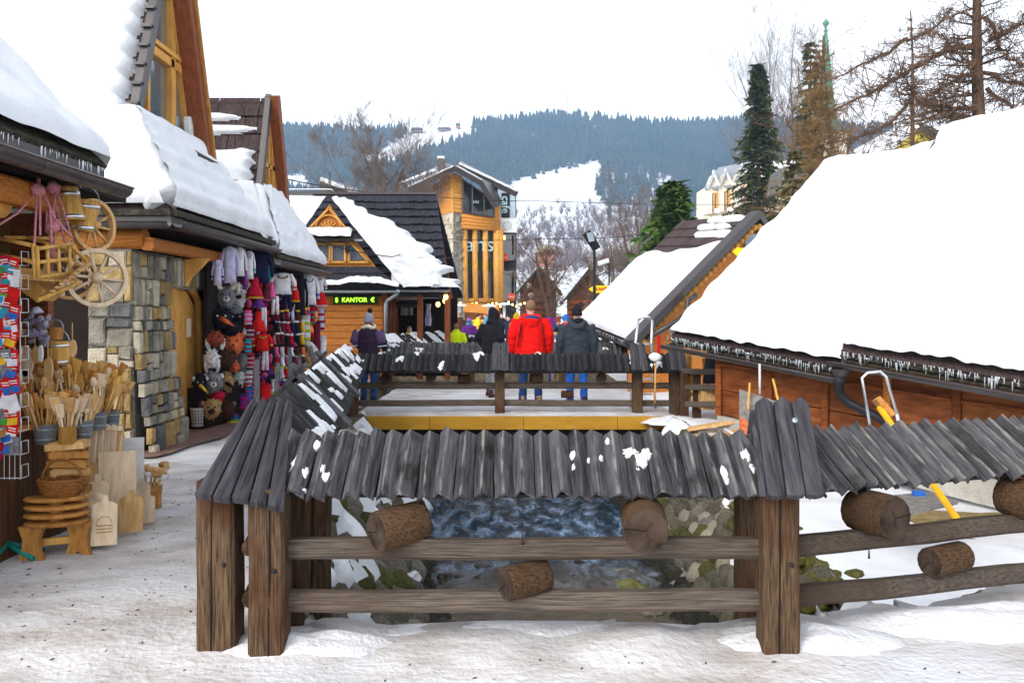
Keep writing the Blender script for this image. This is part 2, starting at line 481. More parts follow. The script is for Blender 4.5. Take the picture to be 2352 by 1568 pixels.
# ------------------------------------------------------------------ weathered roof boards
def board_material(name, c1, c2, edge, worn=(0.20, 0.19, 0.17)):
    m = mat(name, c1, 0.62, scale=8, stretch=(9, 0.5, 3), det=8, col2=c2, bump=0.6, rnd=0.38, bd=0.006, spec=0.22, patch=((0.016, 0.014, 0.014), 4.5, 0.56, 0.70))
    nt = m.node_tree; L = nt.links.new; b = nt.nodes['Principled BSDF']
    old = b.inputs['Base Color'].links[0].from_socket
    tc = nt.nodes.new('ShaderNodeTexCoord'); sx = nt.nodes.new('ShaderNodeSeparateXYZ'); L(tc.outputs['Object'], sx.inputs[0])
    def band(c, w):
        a = nt.nodes.new('ShaderNodeMath'); a.operation = 'SUBTRACT'; L(sx.outputs['X'], a.inputs[0]); a.inputs[1].default_value = c
        d = nt.nodes.new('ShaderNodeMath'); d.operation = 'ABSOLUTE'; L(a.outputs[0], d.inputs[0])
        e = nt.nodes.new('ShaderNodeMapRange'); e.inputs['From Min'].default_value = w * 0.3; e.inputs['From Max'].default_value = w
        e.inputs['To Min'].default_value = 1; e.inputs['To Max'].default_value = 0; L(d.outputs[0], e.inputs['Value'])
        return e.outputs[0]
    n = nt.nodes.new('ShaderNodeTexNoise'); n.inputs['Scale'].default_value = 14; n.inputs['Detail'].default_value = 5
    mp = nt.nodes.new('ShaderNodeMapping'); mp.inputs['Scale'].default_value = (5, 0.6, 1)
    oi = nt.nodes.new('ShaderNodeObjectInfo'); ad = nt.nodes.new('ShaderNodeVectorMath'); ad.operation = 'ADD'
    mu = nt.nodes.new('ShaderNodeMath'); mu.operation = 'MULTIPLY'; mu.inputs[1].default_value = 91; L(oi.outputs['Random'], mu.inputs[0])
    L(tc.outputs['Object'], ad.inputs[0]); L(mu.outputs[0], ad.inputs[1]); L(ad.outputs[0], mp.inputs['Vector']); L(mp.outputs[0], n.inputs['Vector'])
    r = nt.nodes.new('ShaderNodeMapRange'); r.inputs['From Min'].default_value = 0.42; r.inputs['From Max'].default_value = 0.62; L(n.outputs['Fac'], r.inputs['Value'])
    s1 = nt.nodes.new('ShaderNodeMath'); s1.operation = 'MULTIPLY'; L(band(edge, 0.011), s1.inputs[0]); L(r.outputs[0], s1.inputs[1])
    # broad worn patches where the stain has gone
    r2 = nt.nodes.new('ShaderNodeMapRange'); r2.inputs['From Min'].default_value = 0.56; r2.inputs['From Max'].default_value = 0.78; r2.inputs['To Max'].default_value = 0.28; L(n.outputs['Fac'], r2.inputs['Value'])
    s2 = nt.nodes.new('ShaderNodeMath'); s2.operation = 'MAXIMUM'; L(s1.outputs[0], s2.inputs[0]); L(r2.outputs[0], s2.inputs[1])
    mx = nt.nodes.new('ShaderNodeMix'); mx.data_type = 'RGBA'; L(s2.outputs[0], mx.inputs['Factor']); L(old, mx.inputs['A']); mx.inputs['B'].default_value = (*worn, 1)
    L(mx.outputs['Result'], b.inputs['Base Color'])
    return m


BW = 0.094
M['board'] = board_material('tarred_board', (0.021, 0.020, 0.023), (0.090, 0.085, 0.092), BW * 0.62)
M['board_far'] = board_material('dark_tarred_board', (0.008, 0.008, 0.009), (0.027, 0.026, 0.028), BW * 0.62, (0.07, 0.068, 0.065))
M['cap'] = mat('cap_board', (0.019, 0.018, 0.022), 0.6, scale=5, stretch=(9, 0.7, 3), col2=(0.070, 0.066, 0.074), bump=0.6, rnd=0.18, bd=0.008, spec=0.22)


def board_mesh(w, h, L, crest=0.62, t=0.018, mt='board', seg=3, rag=0.006):
    """one shingle board with a raised off-centre crest; lies along local y"""
    b = MB()
    prof0 = [(0.002, 0), (crest * w, h), (w - 0.002, 0.002), (w - 0.002, -t), (crest * w, h - t * 1.3), (0.002, -t)]
    vs = []
    for i in range(seg + 1):
        y = L * i / seg
        jx, jz = R.uniform(-1, 1) * rag * 0.5, R.uniform(-1, 1) * rag * 0.4
        for k, (x, z) in enumerate(prof0):
            yy = y + (R.uniform(-rag, rag) if i in (0, seg) else 0)
            vs.append((x + jx, yy, z + jz))
    fs = [(i*6+j, i*6+(j+1) % 6, (i+1)*6+(j+1) % 6, (i+1)*6+j) for i in range(seg) for j in range(6)]
    e = seg * 6
    fs += [(0, 1, 4, 5), (1, 2, 3, 4), (e, e+5, e+4, e+1), (e+1, e+4, e+3, e+2)]
    b.add(vs, fs)
    return b.mesh('shingle', M[mt])


BOARD_SETS = {}


def roof_boards(parent, A, B, down, L, mt='board', w=BW, h=0.047, jit=1.0, lean=0.0, stop=None):
    """a row of boards whose tops run from A to B; each lies along the vector down"""
    A, B, down = V(A), V(B), V(down).normalized()
    key = (mt, round(L, 2), round(w, 3))
    if key not in BOARD_SETS:
        BOARD_SETS[key] = [board_mesh(w * 1.04, h * R.uniform(0.8, 1.2), L * R.uniform(0.97, 1.03), R.uniform(0.54, 0.7), mt=mt) for _ in range(7)]
    n = max(1, round((B - A).length / w))
    e = (B - A).normalized()
    nrm = e.cross(down)
    if nrm.z < 0:
        nrm = -nrm
    nrm.normalize()
    out = []
    cw_ = [R.uniform(.8, 1.22) for _ in range(n)]; tw_ = sum(cw_); c0_ = 0.0
    for i in range(n):
        f0_ = c0_ / tw_; c0_ += cw_[i]; k_ = cw_[i] * n / tw_
        o = lerp(A, B, f0_) + nrm * R.uniform(0, 0.008) * jit + down * R.uniform(-0.008, 0.008) * jit
        dd = (down + e * (lean + R.uniform(-0.025, 0.025) * jit)).normalized()
        x = (e - dd * e.dot(dd)).normalized()
        z = x.cross(dd)
        if z.z < 0:                        # keep crests upward
            x = -x; z = -z; o = o + e * w * k_
        M4 = frame(o, x, dd, z) @ Matrix.Scale(k_ * (B - A).length / n / w, 4, V((1, 0, 0)))
        out.append(put(R.choice(BOARD_SETS[key]), 'shingle', parent, M4))
    return out


def snow_sheet(name, S, nx, ny, th, mats, parent=None, **kw):
    """a layer of snow lying on the surface S(s,t); th(s,t) is its depth, none where it is not positive"""
    pts, ups, ths = [], [], []
    for j in range(ny + 1):
        for i in range(nx + 1):
            s, t = i / nx, j / ny
            p = V(S(s, t)); e = 1e-3
            a = V(S(min(1, s + e), t)) - V(S(max(0, s - e), t)); b = V(S(s, min(1, t + e))) - V(S(s, max(0, t - e)))
            n = a.cross(b)
            n = n.normalized() if n.length > 1e-12 else V((0, 0, 1))
            if n.z < 0: n = -n
            h = th(s, t)
            ths.append(h)
            pts.append(p + n * (h if h > 0 else -0.012))
    f = []
    w = nx + 1
    for j in range(ny):
        for i in range(nx):
            q = (j*w+i, j*w+i+1, (j+1)*w+i+1, (j+1)*w+i)
            if max(ths[k] for k in q) > 0:
                f.append(q)
    used = sorted({i for q in f for i in q})
    ix = {k: n for n, k in enumerate(used)}
    b = MB()
    b.add([pts[k] for k in used], [tuple(ix[i] for i in q) for q in f], True)
    return b.build(name, mats, parent, **kw)


def edge_round(e, r):
    """rounded shoulder: 0 at the edge, 1 at distance r"""
    if e <= 0: return 0.0
    if e >= r: return 1.0
    return math.sqrt(max(0.0, 1 - (1 - e / r) ** 2))


# ------------------------------------------------------------------ ground
WATER = -1.3
def smooth(a, b, x):
    t = max(0.0, min(1.0, (x - a) / (b - a)))
    return t * t * (3 - 2 * t)
def x_left_top(y): return -1.22 - 0.134 * (y - 4.1)
def x_left_bot(y): return -0.55 - 0.134 * (y - 7.7)
def x_right_bot(y): return 1.5
def x_right_top(y): return 2.62
def front_edge(x): return 4.48 + max(0.0, 0.36 * (x - 1.2)) + 0.05 * noise.noise(V((x * 2, 3, 0)))
def bank_z(x, y):
    z = -0.52 + 0.52 * smooth(10.2, 12.9, y + 0.25 * (x - 2.6)) - 0.02 * (x - 2.6)
    return z + 0.05 * fbm(V((x * 0.9, y * 0.9, 2)), 4)
def ground_z(x, y):
    rel = 0.022 * fbm(V((x * 0.7, y * 0.7, 0)), 5) + 0.012 * fbm(V((x * 3.1, y * 3.1, 4)), 3) + 0.010 * abs(noise.noise(V((x * 4.6, y * 3.4, 14))))
    if y < front_edge(x):
        return rel + 0.05 * smooth(0.55, 0.05, abs(y - front_edge(x) + 0.15)) * (0.5 + noise.noise(V((x * 2.3, y, 1))))
    if y > 13.5 and x > 2.0: return rel
    if y > 30: return rel
    lt, lb, rb, rt = x_left_top(y), x_left_bot(y), x_right_bot(y), x_right_top(y)
    bed = -1.62 + 0.07 * fbm(V((x * 1.5, y * 1.5, 7)), 4)
    if x < lt: return rel
    if x < lb: return lerp(0, -1.5, (x - lt) / (lb - lt))
    if x < rb: return bed
    if x < rt: return lerp(-1.55, bank_z(rt, y) - 0.1, (x - rb) / (rt - rb))
    return bank_z(x, y)


def make_ground():
    b = MB()
    xs = [-9 + 0.09 * i for i in range(201)]
    ys = [-3 + 0.09 * i for i in range(400)]
    w = len(xs)
    vs = [(x, y, ground_z(x, y)) for y in ys for x in xs]
    b.v = vs
    for j in range(len(ys) - 1):
        for i in range(w - 1):
            x, y = xs[i] + 0.045, ys[j] + 0.045
            b.f.append((j*w+i, j*w+i+1, (j+1)*w+i+1, (j+1)*w+i)); b.s.append(True)
            if y > front_edge(x) and x_left_top(y) < x < x_right_top(y) and y < 30: k = 1
            elif y > front_edge(x) and x >= x_right_top(y):
                k = 2
                if 4.3 + 0.5 * noise.noise(V((x, y, 0))) < x and y < 9.5 and noise.noise(V((x * 0.9, y * 0.9, 5))) > -0.05 and x > 3.6: k = 3
            else: k = 0
            b.m.append(k)
    b.build('ground', [M['path'], M['bed'], M['snow'], M['bank']], kind='structure', origin=V((0, 0, 0)))
    xa, xb, ya, yb = xs[0], xs[-1], ys[0], ys[-1]
    o = MB()
    X, Y0, Y1, z = 2500, -200, 3000, -0.004
    for q in (((-X, Y0), (xa, Y0), (xa, Y1), (-X, Y1)), ((xb, Y0), (X, Y0), (X, Y1), (xb, Y1)), ((xa, Y0), (xb, Y0), (xb, ya), (xa, ya)), ((xa, yb), (xb, yb), (xb, Y1), (xa, Y1))):
        o.add([(x, y, z) for x, y in q], [(0, 1, 2, 3)])
    o.build('snow_field_ground', M['snow'], kind='structure')
make_ground()

# grit and crumbs trodden into the snow
b = MB()
for i in range(4200):
    x, y = R.uniform(-5, 4.5), R.uniform(1.6, 9)
    if x > -1.3 and y > 4.0: continue
    if y > front_edge(x) - 0.05 and x > x_left_top(y) - 0.1: continue
    if noise.noise(V((x * 1.1, y * 1.1, 9))) < R.uniform(-0.7, 0.35): continue
    r = R.uniform(0.003, 0.011) * (0.7 + y * 0.08); a = R.uniform(0, PI); z = ground_z(x, y)
    b.mi = 0 if R.random() < 0.85 else 1
    b.add([(x + math.cos(a + k * PI / 2) * r * (1.6 if k % 2 else 0.6), y + math.sin(a + k * PI / 2) * r * (1.6 if k % 2 else 0.6), z + 0.002) for k in range(4)] + [(x, y, z + r * 0.7)], [(0, 1, 4), (1, 2, 4), (2, 3, 4), (3, 0, 4)])
b.build('grit', [simple('grit', (0.06, 0.045, 0.035), 0.9), simple('crumb', (0.35, 0.2, 0.08), 0.9)], kind='stuff', label='dark grit and crumbs trodden into the packed snow')

# red paving in front of the shop door
b = MB()
rows = []
for i in range(13):
    y = 9.6 + i * 0.3
    x1 = -4.0 + 0.22 * noise.noise(V((y * 1.3, 0, 0))) + 0.35 * (i / 12)
    rows.append([V((lerp(-5.2, x1, k / 6), y, ground_z(lerp(-5.2, x1, k / 6), y) * 0.3 + 0.028)) for k in range(7)])
b.rows(rows)
b.build('pavement', M['paving'], kind='structure')

# water
def wave(x, y):
    fl = x + 0.134 * (y - 8)
    return 0.035 * fbm(V((fl * 2.6, y * 1.0, 1)), 4) + 0.02 * noise.noise(V((fl * 6, y * 2.2, 5))) + 0.012 * noise.noise(V((fl * 13, y * 5.5, 9)))
b = MB()
rows = []
for j in range(230):
    y = 4.2 + j * 0.075
    xa, xb = x_left_bot(y) - 0.35, 1.75
    rows.append([V((x, y, WATER + wave(x, y))) for x in (lerp(xa, xb, k / 60) for k in range(61))])
b.rows(rows)
wm = bpy.data.materials.new('river_water'); wm.use_nodes = True
nt = wm.node_tree; pb = nt.nodes['Principled BSDF']
pb.inputs['Base Color'].default_value = (0.30, 0.46, 0.62, 1); pb.inputs['Roughness'].default_value = 0.06
pb.inputs['IOR'].default_value = 1.33; pb.inputs['Transmission Weight'].default_value = 0.75
tc = nt.nodes.new('ShaderNodeTexCoord'); mp = nt.nodes.new('ShaderNodeMapping'); mp.inputs['Scale'].default_value = (0.8, 0.6, 1)
nz = nt.nodes.new('ShaderNodeTexNoise'); nz.inputs['Scale'].default_value = 16; nz.inputs['Detail'].default_value = 5; nz.inputs['Distortion'].default_value = .3
bp = nt.nodes.new('ShaderNodeBump'); bp.inputs['Strength'].default_value = 0.6; bp.inputs['Distance'].default_value = 0.03
nt.links.new(tc.outputs['Object'], mp.inputs[0]); nt.links.new(mp.outputs[0], nz.inputs['Vector']); nt.links.new(nz.outputs['Fac'], bp.inputs['Height']); nt.links.new(bp.outputs[0], pb.inputs['Normal'])
# foam on the fast riffles before the bridge; blue tint paints in sky reflection
sx = nt.nodes.new('ShaderNodeSeparateXYZ'); nt.links.new(tc.outputs['Object'], sx.inputs[0])
ry_ = nt.nodes.new('ShaderNodeMapRange'); ry_.inputs['From Min'].default_value = 8.6; ry_.inputs['From Max'].default_value = 10.6; nt.links.new(sx.outputs['Y'], ry_.inputs['Value'])
n2 = nt.nodes.new('ShaderNodeTexNoise'); n2.inputs['Scale'].default_value = 3.2; n2.inputs['Detail'].default_value = 8; n2.inputs['Roughness'].default_value = .68; n2.inputs['Distortion'].default_value = .5
mp2 = nt.nodes.new('ShaderNodeMapping'); mp2.inputs['Scale'].default_value = (1.5, 0.55, 1); mp2.inputs['Rotation'].default_value = (0, 0, .13); nt.links.new(tc.outputs['Object'], mp2.inputs[0]); nt.links.new(mp2.outputs[0], n2.inputs['Vector'])
fr = nt.nodes.new('ShaderNodeMapRange'); fr.inputs['From Min'].default_value = .46; fr.inputs['From Max'].default_value = .68; nt.links.new(n2.outputs['Fac'], fr.inputs['Value'])
fm = nt.nodes.new('ShaderNodeMath'); fm.operation = 'MULTIPLY'; nt.links.new(ry_.outputs[0], fm.inputs[0]); nt.links.new(fr.outputs[0], fm.inputs[1])
cm = nt.nodes.new('ShaderNodeMix'); cm.data_type = 'RGBA'; cm.inputs['A'].default_value = (.16, .30, .46, 1); ca_ = nt.nodes.new('ShaderNodeMix'); ca_.data_type = 'RGBA'; ca_.inputs['A'].default_value = (.62, .52, .38, 1); ca_.inputs['B'].default_value = (.13, .27, .46, 1); nt.links.new(ry_.outputs[0], ca_.inputs['Factor']); nt.links.new(ca_.outputs['Result'], cm.inputs['A']); cm.inputs['B'].default_value = (.46, .63, .88, 1); nt.links.new(fm.outputs[0], cm.inputs['Factor']); nt.links.new(cm.outputs['Result'], pb.inputs['Base Color'])
tm = nt.nodes.new('ShaderNodeMapRange'); tm.inputs['To Min'].default_value = .9; tm.inputs['To Max'].default_value = .25; nt.links.new(fm.outputs[0], tm.inputs['Value']); nt.links.new(tm.outputs[0], pb.inputs['Transmission Weight'])
bp.inputs['Strength'].default_value = 1.0; bp.inputs['Distance'].default_value = .05
b.build('river_water', wm, kind='structure', origin=V((0, 0, 0)))

# ------------------------------------------------------------------ stone river walls
STONES = {}
def stone_variants(mt, n=6, amp=0.34, nu=10, nv=6):
    if mt not in STONES:
        out = []
        for k in range(n):
            q = MB(); q.ball((0, 0, 0), 1.0, nu, nv, amp=amp, fr=1.3, seed=k * 7.3 + len(mt))
            out.append(q.mesh('stone', M[mt]))
        STONES[mt] = out
    return STONES[mt]


def river_wall(name, label, top, bot, y0, y1, cols, rws, mts, snow_bias, elong, side):
    root = thing(name, label, 'wall', V(((bot(y0) + top(y0)[0]) / 2, y0, WATER - 0.2)))
    def S(s, t):  # s along, t down
        y = lerp(y0, y1, s); a = V((top(y)[0], y, top(y)[1])); c = V((bot(y), y, -1.5))
        return lerp(a, c, t)
    q = MB()
    q.rows([[S(i / 40, k / 5) + V((0, 0, 0.02)) for k in range(6)] for i in range(41)], False)
    q.build('mortar', M['mortar'], root)
    for i in range(cols):
        # stones shrink with distance along the wall so that they stay countable
        sa, sb = (i / cols) ** 1.25, ((i + 1) / cols) ** 1.25
        for k in range(rws):
            s = lerp(sa, sb, R.uniform(0.25, 0.75) + (0.25 if k % 2 else -0.25)); t = (k + R.uniform(0.3, 0.7)) / rws
            if not 0 < s < 1: continue
            p = S(s, t)
            e = (S(min(1, s + .01), t) - S(max(0, s - .01), t)).normalized(); d = (S(s, 1) - S(s, 0)).normalized(); n = e.cross(d)
            if n.x * side < 0: n = -n
            wdt = (sb - sa) * (y1 - y0) * 0.56 * R.uniform(0.7, 1.1); hgt = 1.75 / rws * 0.56 * R.uniform(0.75, 1.25) * elong
            rot = Matrix.Rotation(R.uniform(-0.45, 0.45), 4, n)
            M4 = Matrix.Translation(p - n * 0.02) @ rot @ frame((0, 0, 0), e, d, e.cross(d)) @ Matrix.Diagonal((wdt, hgt, R.uniform(0.10, 0.18), 1))
            mt = 'stone_wet' if p.z < WATER + 0.12 else R.choices(mts[0], mts[1])[0]
            put(R.choice(stone_variants(mt)), 'stone', root, M4)
    # snow caught on the batter
    def th(s, t):
        y = lerp(y0, y1, s)
        n = noise.noise(V((y * 4.0, t * 2.4 + side, 3 + side))) + 0.55 * noise.noise(V((y * 8, t * 5.5, 8 + side)))
        v = n - snow_bias(s, t)
        return -0.05 if v <= 0 else 0.12 + 0.09 * min(1.0, v * 2.2) ** 0.5
    snow_sheet('snow_patches', S, 170, 60, th, M['snow'], root, kind='stuff')
    return root


river_wall('river_wall', 'battered river wall of grey-green stones with streaks of snow below the path', lambda y: (x_left_top(y), 0.0), x_left_bot, 4.5, 13.6, 30, 8,
           (('stone_river', 'stone_moss', 'stone_grey', 'stone_beige'), (5, 2, 3, 1)), lambda s, t: 0.38 + 0.35 * (t - 0.5), 1.35, 1)
river_wall('river_wall', 'pale mossy stone river wall on the hut side of the stream', lambda y: (x_right_top(y), bank_z(2.65, y) - 0.02), lambda y: x_right_bot(y), 4.7, 13.6, 34, 9,
           (('stone_river', 'stone_beige', 'stone_moss', 'stone_grey'), (6, 2, 2, 1)), lambda s, t: 0.36 + 0.75 * (t - 0.15), 1.1, -1)
# moss along the top of the hut side wall
b = MB()
for i in range(160):
    y = R.uniform(4.9, 9.8); x = 2.62 + R.gauss(0, 0.09) - 0.06; z = bank_z(x, y) - R.uniform(0, 0.09)
    b.ball((x, y, z), (R.uniform(.04, .11), R.uniform(.05, .14), R.uniform(.03, .06)), 7, 4, amp=0.5, fr=2, seed=i)
b.build('moss', M['moss'], kind='stuff', label='olive moss along the top of the river wall')
# wet boulders in and beside the stream
bl = [(1035, 1328, .20), (1085, 1285, .10), (1105, 1300, .12), (985, 1400, .24), (1010, 1440, .2), (940, 1350, .22), (1100, 1325, .09), (1450, 1345, .22), (1440, 1310, .15), (990, 1310, .16), (1500, 1400, .2), (960, 1440, .22), (1130, 1240, .09), (880, 1460, .24), (1330, 1290, .08), (1170, 1350, .07), (1060, 1180, .13), (1380, 1390, .12)]
where = ['by the stream edge near the crossbar', 'in the middle of the riffle', 'just behind a smaller one in the riffle', 'at the foot of the snowy river wall', 'lowest at the foot of the snowy river wall', 'against the foot of the snowy wall', 'small and flat in the open water',
         'green and flat by the hut side wall', 'grey and round by the hut side wall', 'dark against the left shore', 'half hidden behind the lower rail', 'beside the snow tongue at the left shore', 'small one breaking the blue water', 'under the snow patch left of the water', 'tiny one in the main current', 'tiny one behind the rail billet', 'farthest at the left shore', 'shallow under brown water']
for (u, v, r), wh in zip(bl, where):
    d = F * (EZ - WATER) / (v - HV); p = P(u, v, d)
    q = MB(); r *= .72; q.ball(p + V((0, 0, -r * 0.3)), (r * R.uniform(.9, 1.5), r * 1.1, r * R.uniform(.45, .75)), 16, 11, amp=0.55, fr=1.9, seed=u, smooth=False)
    q.build('boulder', M['stone_moss' if u == 1450 else ('stone_river' if u in (1440, 1500, 940, 880) else 'stone_wet')], label='wet boulder ' + wh, cat='boulder', group='boulders in the stream')
for k, (u, v, r, lb) in enumerate([(2345, 1378, .17, 'grey angular rock on the snow bank at the edge'), (2262, 1385, .12, 'dark broken rock in the snow bank beside the grey one')]):
    d = F * (EZ + 0.5) / (v - HV); q = MB(); q.ball(P(u, v, d), (r * 1.4, r, r * .8), 8, 5, amp=0.5, fr=1.1, seed=u, smooth=False)
    q.build('rock', M['stone_grey' if k == 0 else 'stone_moss'], label=lb, cat='rock')

# ------------------------------------------------------------------ roofed timber fences
def log_piece(parent, c, axis, r, L, ends=True, name='log'):
    axis = V(axis).normalized(); a, e = V(c) - axis * L / 2, V(c) + axis * L / 2
    q = MB()
    n = 14
    pts = [lerp(a, e, t) for t in (0, .04, .5, .96, 1)]
    q.tube(pts, [r * .97, r, r * 1.02, r, r * .97], n)
    o = q.build(name, M['wood_log'], parent)
    # sawn ends with rays
    for p, s in ((a, -1), (e, 1)):
        w = MB()
        x = axis.cross(V((0, 0, 1))).normalized() if abs(axis.z) < .9 else V((1, 0, 0)); y = axis.cross(x)
        w.add([p + axis * s * .003] + [p + axis * s * .002 + (x * math.cos(2 * PI * k / n) + y * math.sin(2 * PI * k / n)) * r * .955 for k in range(n)], [(0, 1 + k, 1 + (k + 1) % n) for k in range(n)])
        w.build('sawn_end', M['log_end'], o)
        w = MB()
        for k in range(3):
            g = k * 2.1 + r * 30; w.bar(p + axis * s * .003, p + axis * s * .003 + (x * math.cos(g) + y * math.sin(g)) * r * (.95, .45, .3)[k], (.004, .0025, .002)[k], .003, axis)
        w.build('drying_crack', M['crack'], o)
    return o


def post(parent, x, y, w, z0, z1, d=None, name='post', split=True):
    q = MB(); q.rbar((x, y, z0), (x, y, z1), w, d or w, (0, 1, 0), bev=.09, wob=.004, seg=5)
    o = q.build(name, M['wood_post'], parent)
    if split:
        q = MB()
        xs = x + R.uniform(-.12, .12) * w
        q.bar((xs, y - (d or w) / 2 - .001, z0 + .02), (xs + .006, y - (d or w) / 2 - .001, z1 - .05), .007, .004, (0, 1, 0))
        q.build('drying_crack', M['crack'], o)
        q = MB(); q.lathe([(0, 0.012), (.010, .009), (.013, 0)], 8, frame((x + .25 * w, y - (d or w) / 2, lerp(z0, z1, .55)), (1, 0, 0), (0, 0, 1), (0, -1, 0)))
        q.build('bolt_head', M['black'], o)
    return o


def rail(parent, a, b, h=.1, w=.1, name='rail'):
    q = MB(); q.rbar(a, b, w, h, bev=.22, wob=.006, seg=8)
    return q.build(name, M['wood_rail'], parent)


def cap(parent, tops, bots, n, thick=.03, name='cap_board', mt='cap'):
    """the little board roof over a post: n boards fanned between two lines"""
    t0, t1, b0, b1 = map(V, (*tops, *bots))
    for i in range(n):
        g = .012
        a0, a1 = lerp(t0, t1, i / n + g), lerp(t0, t1, (i + 1) / n - g)
        c0, c1 = lerp(b0, b1, i / n + g), lerp(b0, b1, (i + 1) / n - g)
        nr = (a1 - a0).cross(c0 - a0).normalized()
        if nr.y > 0: nr = -nr
        dn = (c0 - a0).normalized()
        up = R.uniform(.0, .02); j = R.uniform(-.012, .012)
        am, cm = (a0 + a1) / 2 - dn * (.025 + up), (c0 + c1) / 2 + dn * (.02 + j)
        q = MB()
        o = nr * R.uniform(0, .012)
        cr = nr * thick * .55
        top = [a0 - dn * up + o, am + o + cr, a1 - dn * up + o]; bot = [c0 + dn * j + o, cm + o + cr, c1 + dn * j + o]
        mid = [lerp(p, r_, .5) + nr * R.uniform(-.004, .004) for p, r_ in zip(top, bot)]
        vs = []
        for row in (top, mid, bot):
            vs += row + [p - nr * thick for p in row[::-1]]
        fs = [(i_*6+k, i_*6+(k+1) % 6, (i_+1)*6+(k+1) % 6, (i_+1)*6+k) for i_ in range(2) for k in range(6)] + [(0, 1, 4, 5), (1, 2, 3, 4), (12, 17, 16, 13), (13, 16, 15, 14)]
        q.add(vs, fs)
        x = (a1 - a0).normalized(); Mf = frame((a0 + c0) / 2, x, dn - x * x.dot(dn))
        Mi = Mf.inverted()
        q.v = [tuple(Mi @ V(p)) for p in q.v]
        put(q.mesh(name, M[mt]), name, parent, Mf)


def underlay(parent, A, B, nrm, ridge, eave, half, t=.02):
    """sheathing and the wall plate that carry the boards"""
    A, B, nrm = V(A), V(B), V(nrm)
    q = MB()
    up = V((0, 0, 1))
    for s in (1, -1):
        q.slab([A + up * (ridge - .03), B + up * (ridge - .03), B + nrm * s * (half - .04) + up * (eave), A + nrm * s * (half - .04) + up * (eave)], t)
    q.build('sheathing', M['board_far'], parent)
    q = MB()
    q.rbar(A + up * (eave - .01) + nrm * .10, B + up * (eave - .01) + nrm * .10, .10, .075, bev=.12, wob=.003)
    q.build('wall_plate', M['wood_rail'], parent)


def snow_dabs(parent, A, B, down, L, n, seed, big=1.0, thr=.35):
    """leftover snow on the boards"""
    A, B, down = V(A), V(B), V(down).normalized()
    ln = (B - A).length
    def th(s, t):
        q = noise.noise(V((s * ln * 3.2 + seed, t * L * 5.5, seed))) + .4 * noise.noise(V((s * ln * 9, t * L * 12, seed)))
        return .004 + .045 * min(1, (q - thr) * 3.5) ** .5 if q > thr else -.05
    def S(s, t): return lerp(A, B, s) + down * (L * t) + (B - A).normalized().cross(down) * 0 + V((0, 0, .022))
    return snow_sheet('snow_patches', S, int(ln / .025), int(L / .025), th, M['snow'], parent, kind='stuff')


# ---- front fence, straight run
fy = 4.12
xa, xb = P(655, 0, fy).x, P(1745, 0, fy).x
ff = thing('roofed_fence', 'weathered timber fence with a zigzag board roof straight across the stream in front', 'fence', (xa, fy, 0))
RZ, EZE, HALF = 0.985, .755, .34
def front_roof(parent, A, B, lean=0.0, dabs=1, nrm=V((0, -1, 0)), mt='board', ridge=RZ, eave=EZE, half=HALF):
    A, B = V(A), V(B); up = V((0, 0, 1))
    down = (nrm * half - up * (ridge - eave)).normalized()
    L = math.hypot(half, ridge - eave) + .035
    roof_boards(parent, A + up * ridge - down * .02, B + up * ridge - down * .02, down, L, mt, lean=lean)
    downb = (-nrm * half - up * (ridge - eave)).normalized()
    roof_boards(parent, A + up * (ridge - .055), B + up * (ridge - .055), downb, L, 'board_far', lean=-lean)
    underlay(parent, A, B, nrm, ridge, eave, half)
    if dabs: snow_dabs(parent, A + up * ridge, B + up * ridge, down, L, 0, dabs, thr=.45)
Ra, Rb = V((P(660, 0, 4.46).x, fy + .34, 0)), V((P(1760, 0, 4.46).x, fy + .34, 0))
front_roof(ff, Ra, Rb, dabs=0)
q = MB()
dnf = V((0, -.34, -.23)).normalized(); nrf = V((0, -.23, .34)).normalized()
for u, v, a_, b_ in ((682, 1075, .030, .05), (700, 1095, .022, .035), (752, 1104, .034, .022), (742, 1085, .015, .03), (1290, 1108, .020, .024), (1322, 1080, .020, .026), (1318, 1050, .020, .024), (1395, 1012, .012, .014), (1380, 1058, .012, .012), (1352, 1062, .008, .008), (1448, 1042, .038, .022), (1470, 1062, .042, .040), (1485, 1045, .03, .03), (1462, 1085, .015, .03), (1712, 1052, .024, .05), (1724, 1085, .026, .035), (1662, 1092, .018, .04), (1668, 1112, .012, .02), (730, 1022, .02, .02), (690, 1135, .03, .012)):
    t = (v - 985) / 165; d = 4.46 - .34 * t; p = P(u, v, d) + nrf * .012; p.z = RZ + .035 - .27 * t
    Mq = frame((0, 0, 0), (1, 0, 0), dnf, nrf).to_3x3(); q.ball(p, (a_, b_ * 1.3, .024), 14, 8, Mq, amp=.55, fr=2.6, seed=u)
q.build('snow_patches', M['snow'], ff, kind='stuff')
for v in (1265, 1385):
    z = EZ - (v - HV) * fy / F
    rail(ff, (xa - .02, fy + .05, z), (xb + .05, fy + .05, z), h=.098, w=.09)
for x0, z0, z1 in ((P(620, 0, fy).x, -.05, .80), (P(1785, 0, fy).x, -.03, .84)):
    post(ff, x0, fy, .172, z0, z1, .16)
post(ff, P(1728, 0, 4.55).x, 4.55, .16, -.2, .85, .15)
post(ff, P(664, 0, 4.42).x, 4.42, .13, -.1, .85, .13)
post(ff, P(720, 0, 4.7).x, 4.75, .15, -.35, .80, .15)
zl = .53
log_piece(ff, P(918, 1207, fy + .03), (.80, .58, .09), .098, .25)
log_piece(ff, P(1480, 1200, fy - .02), (.10, 1, .05), .108, .26)
log_piece(ff, P(1207, 1330, fy + .03), (.86, .48, .05), .082, .225)
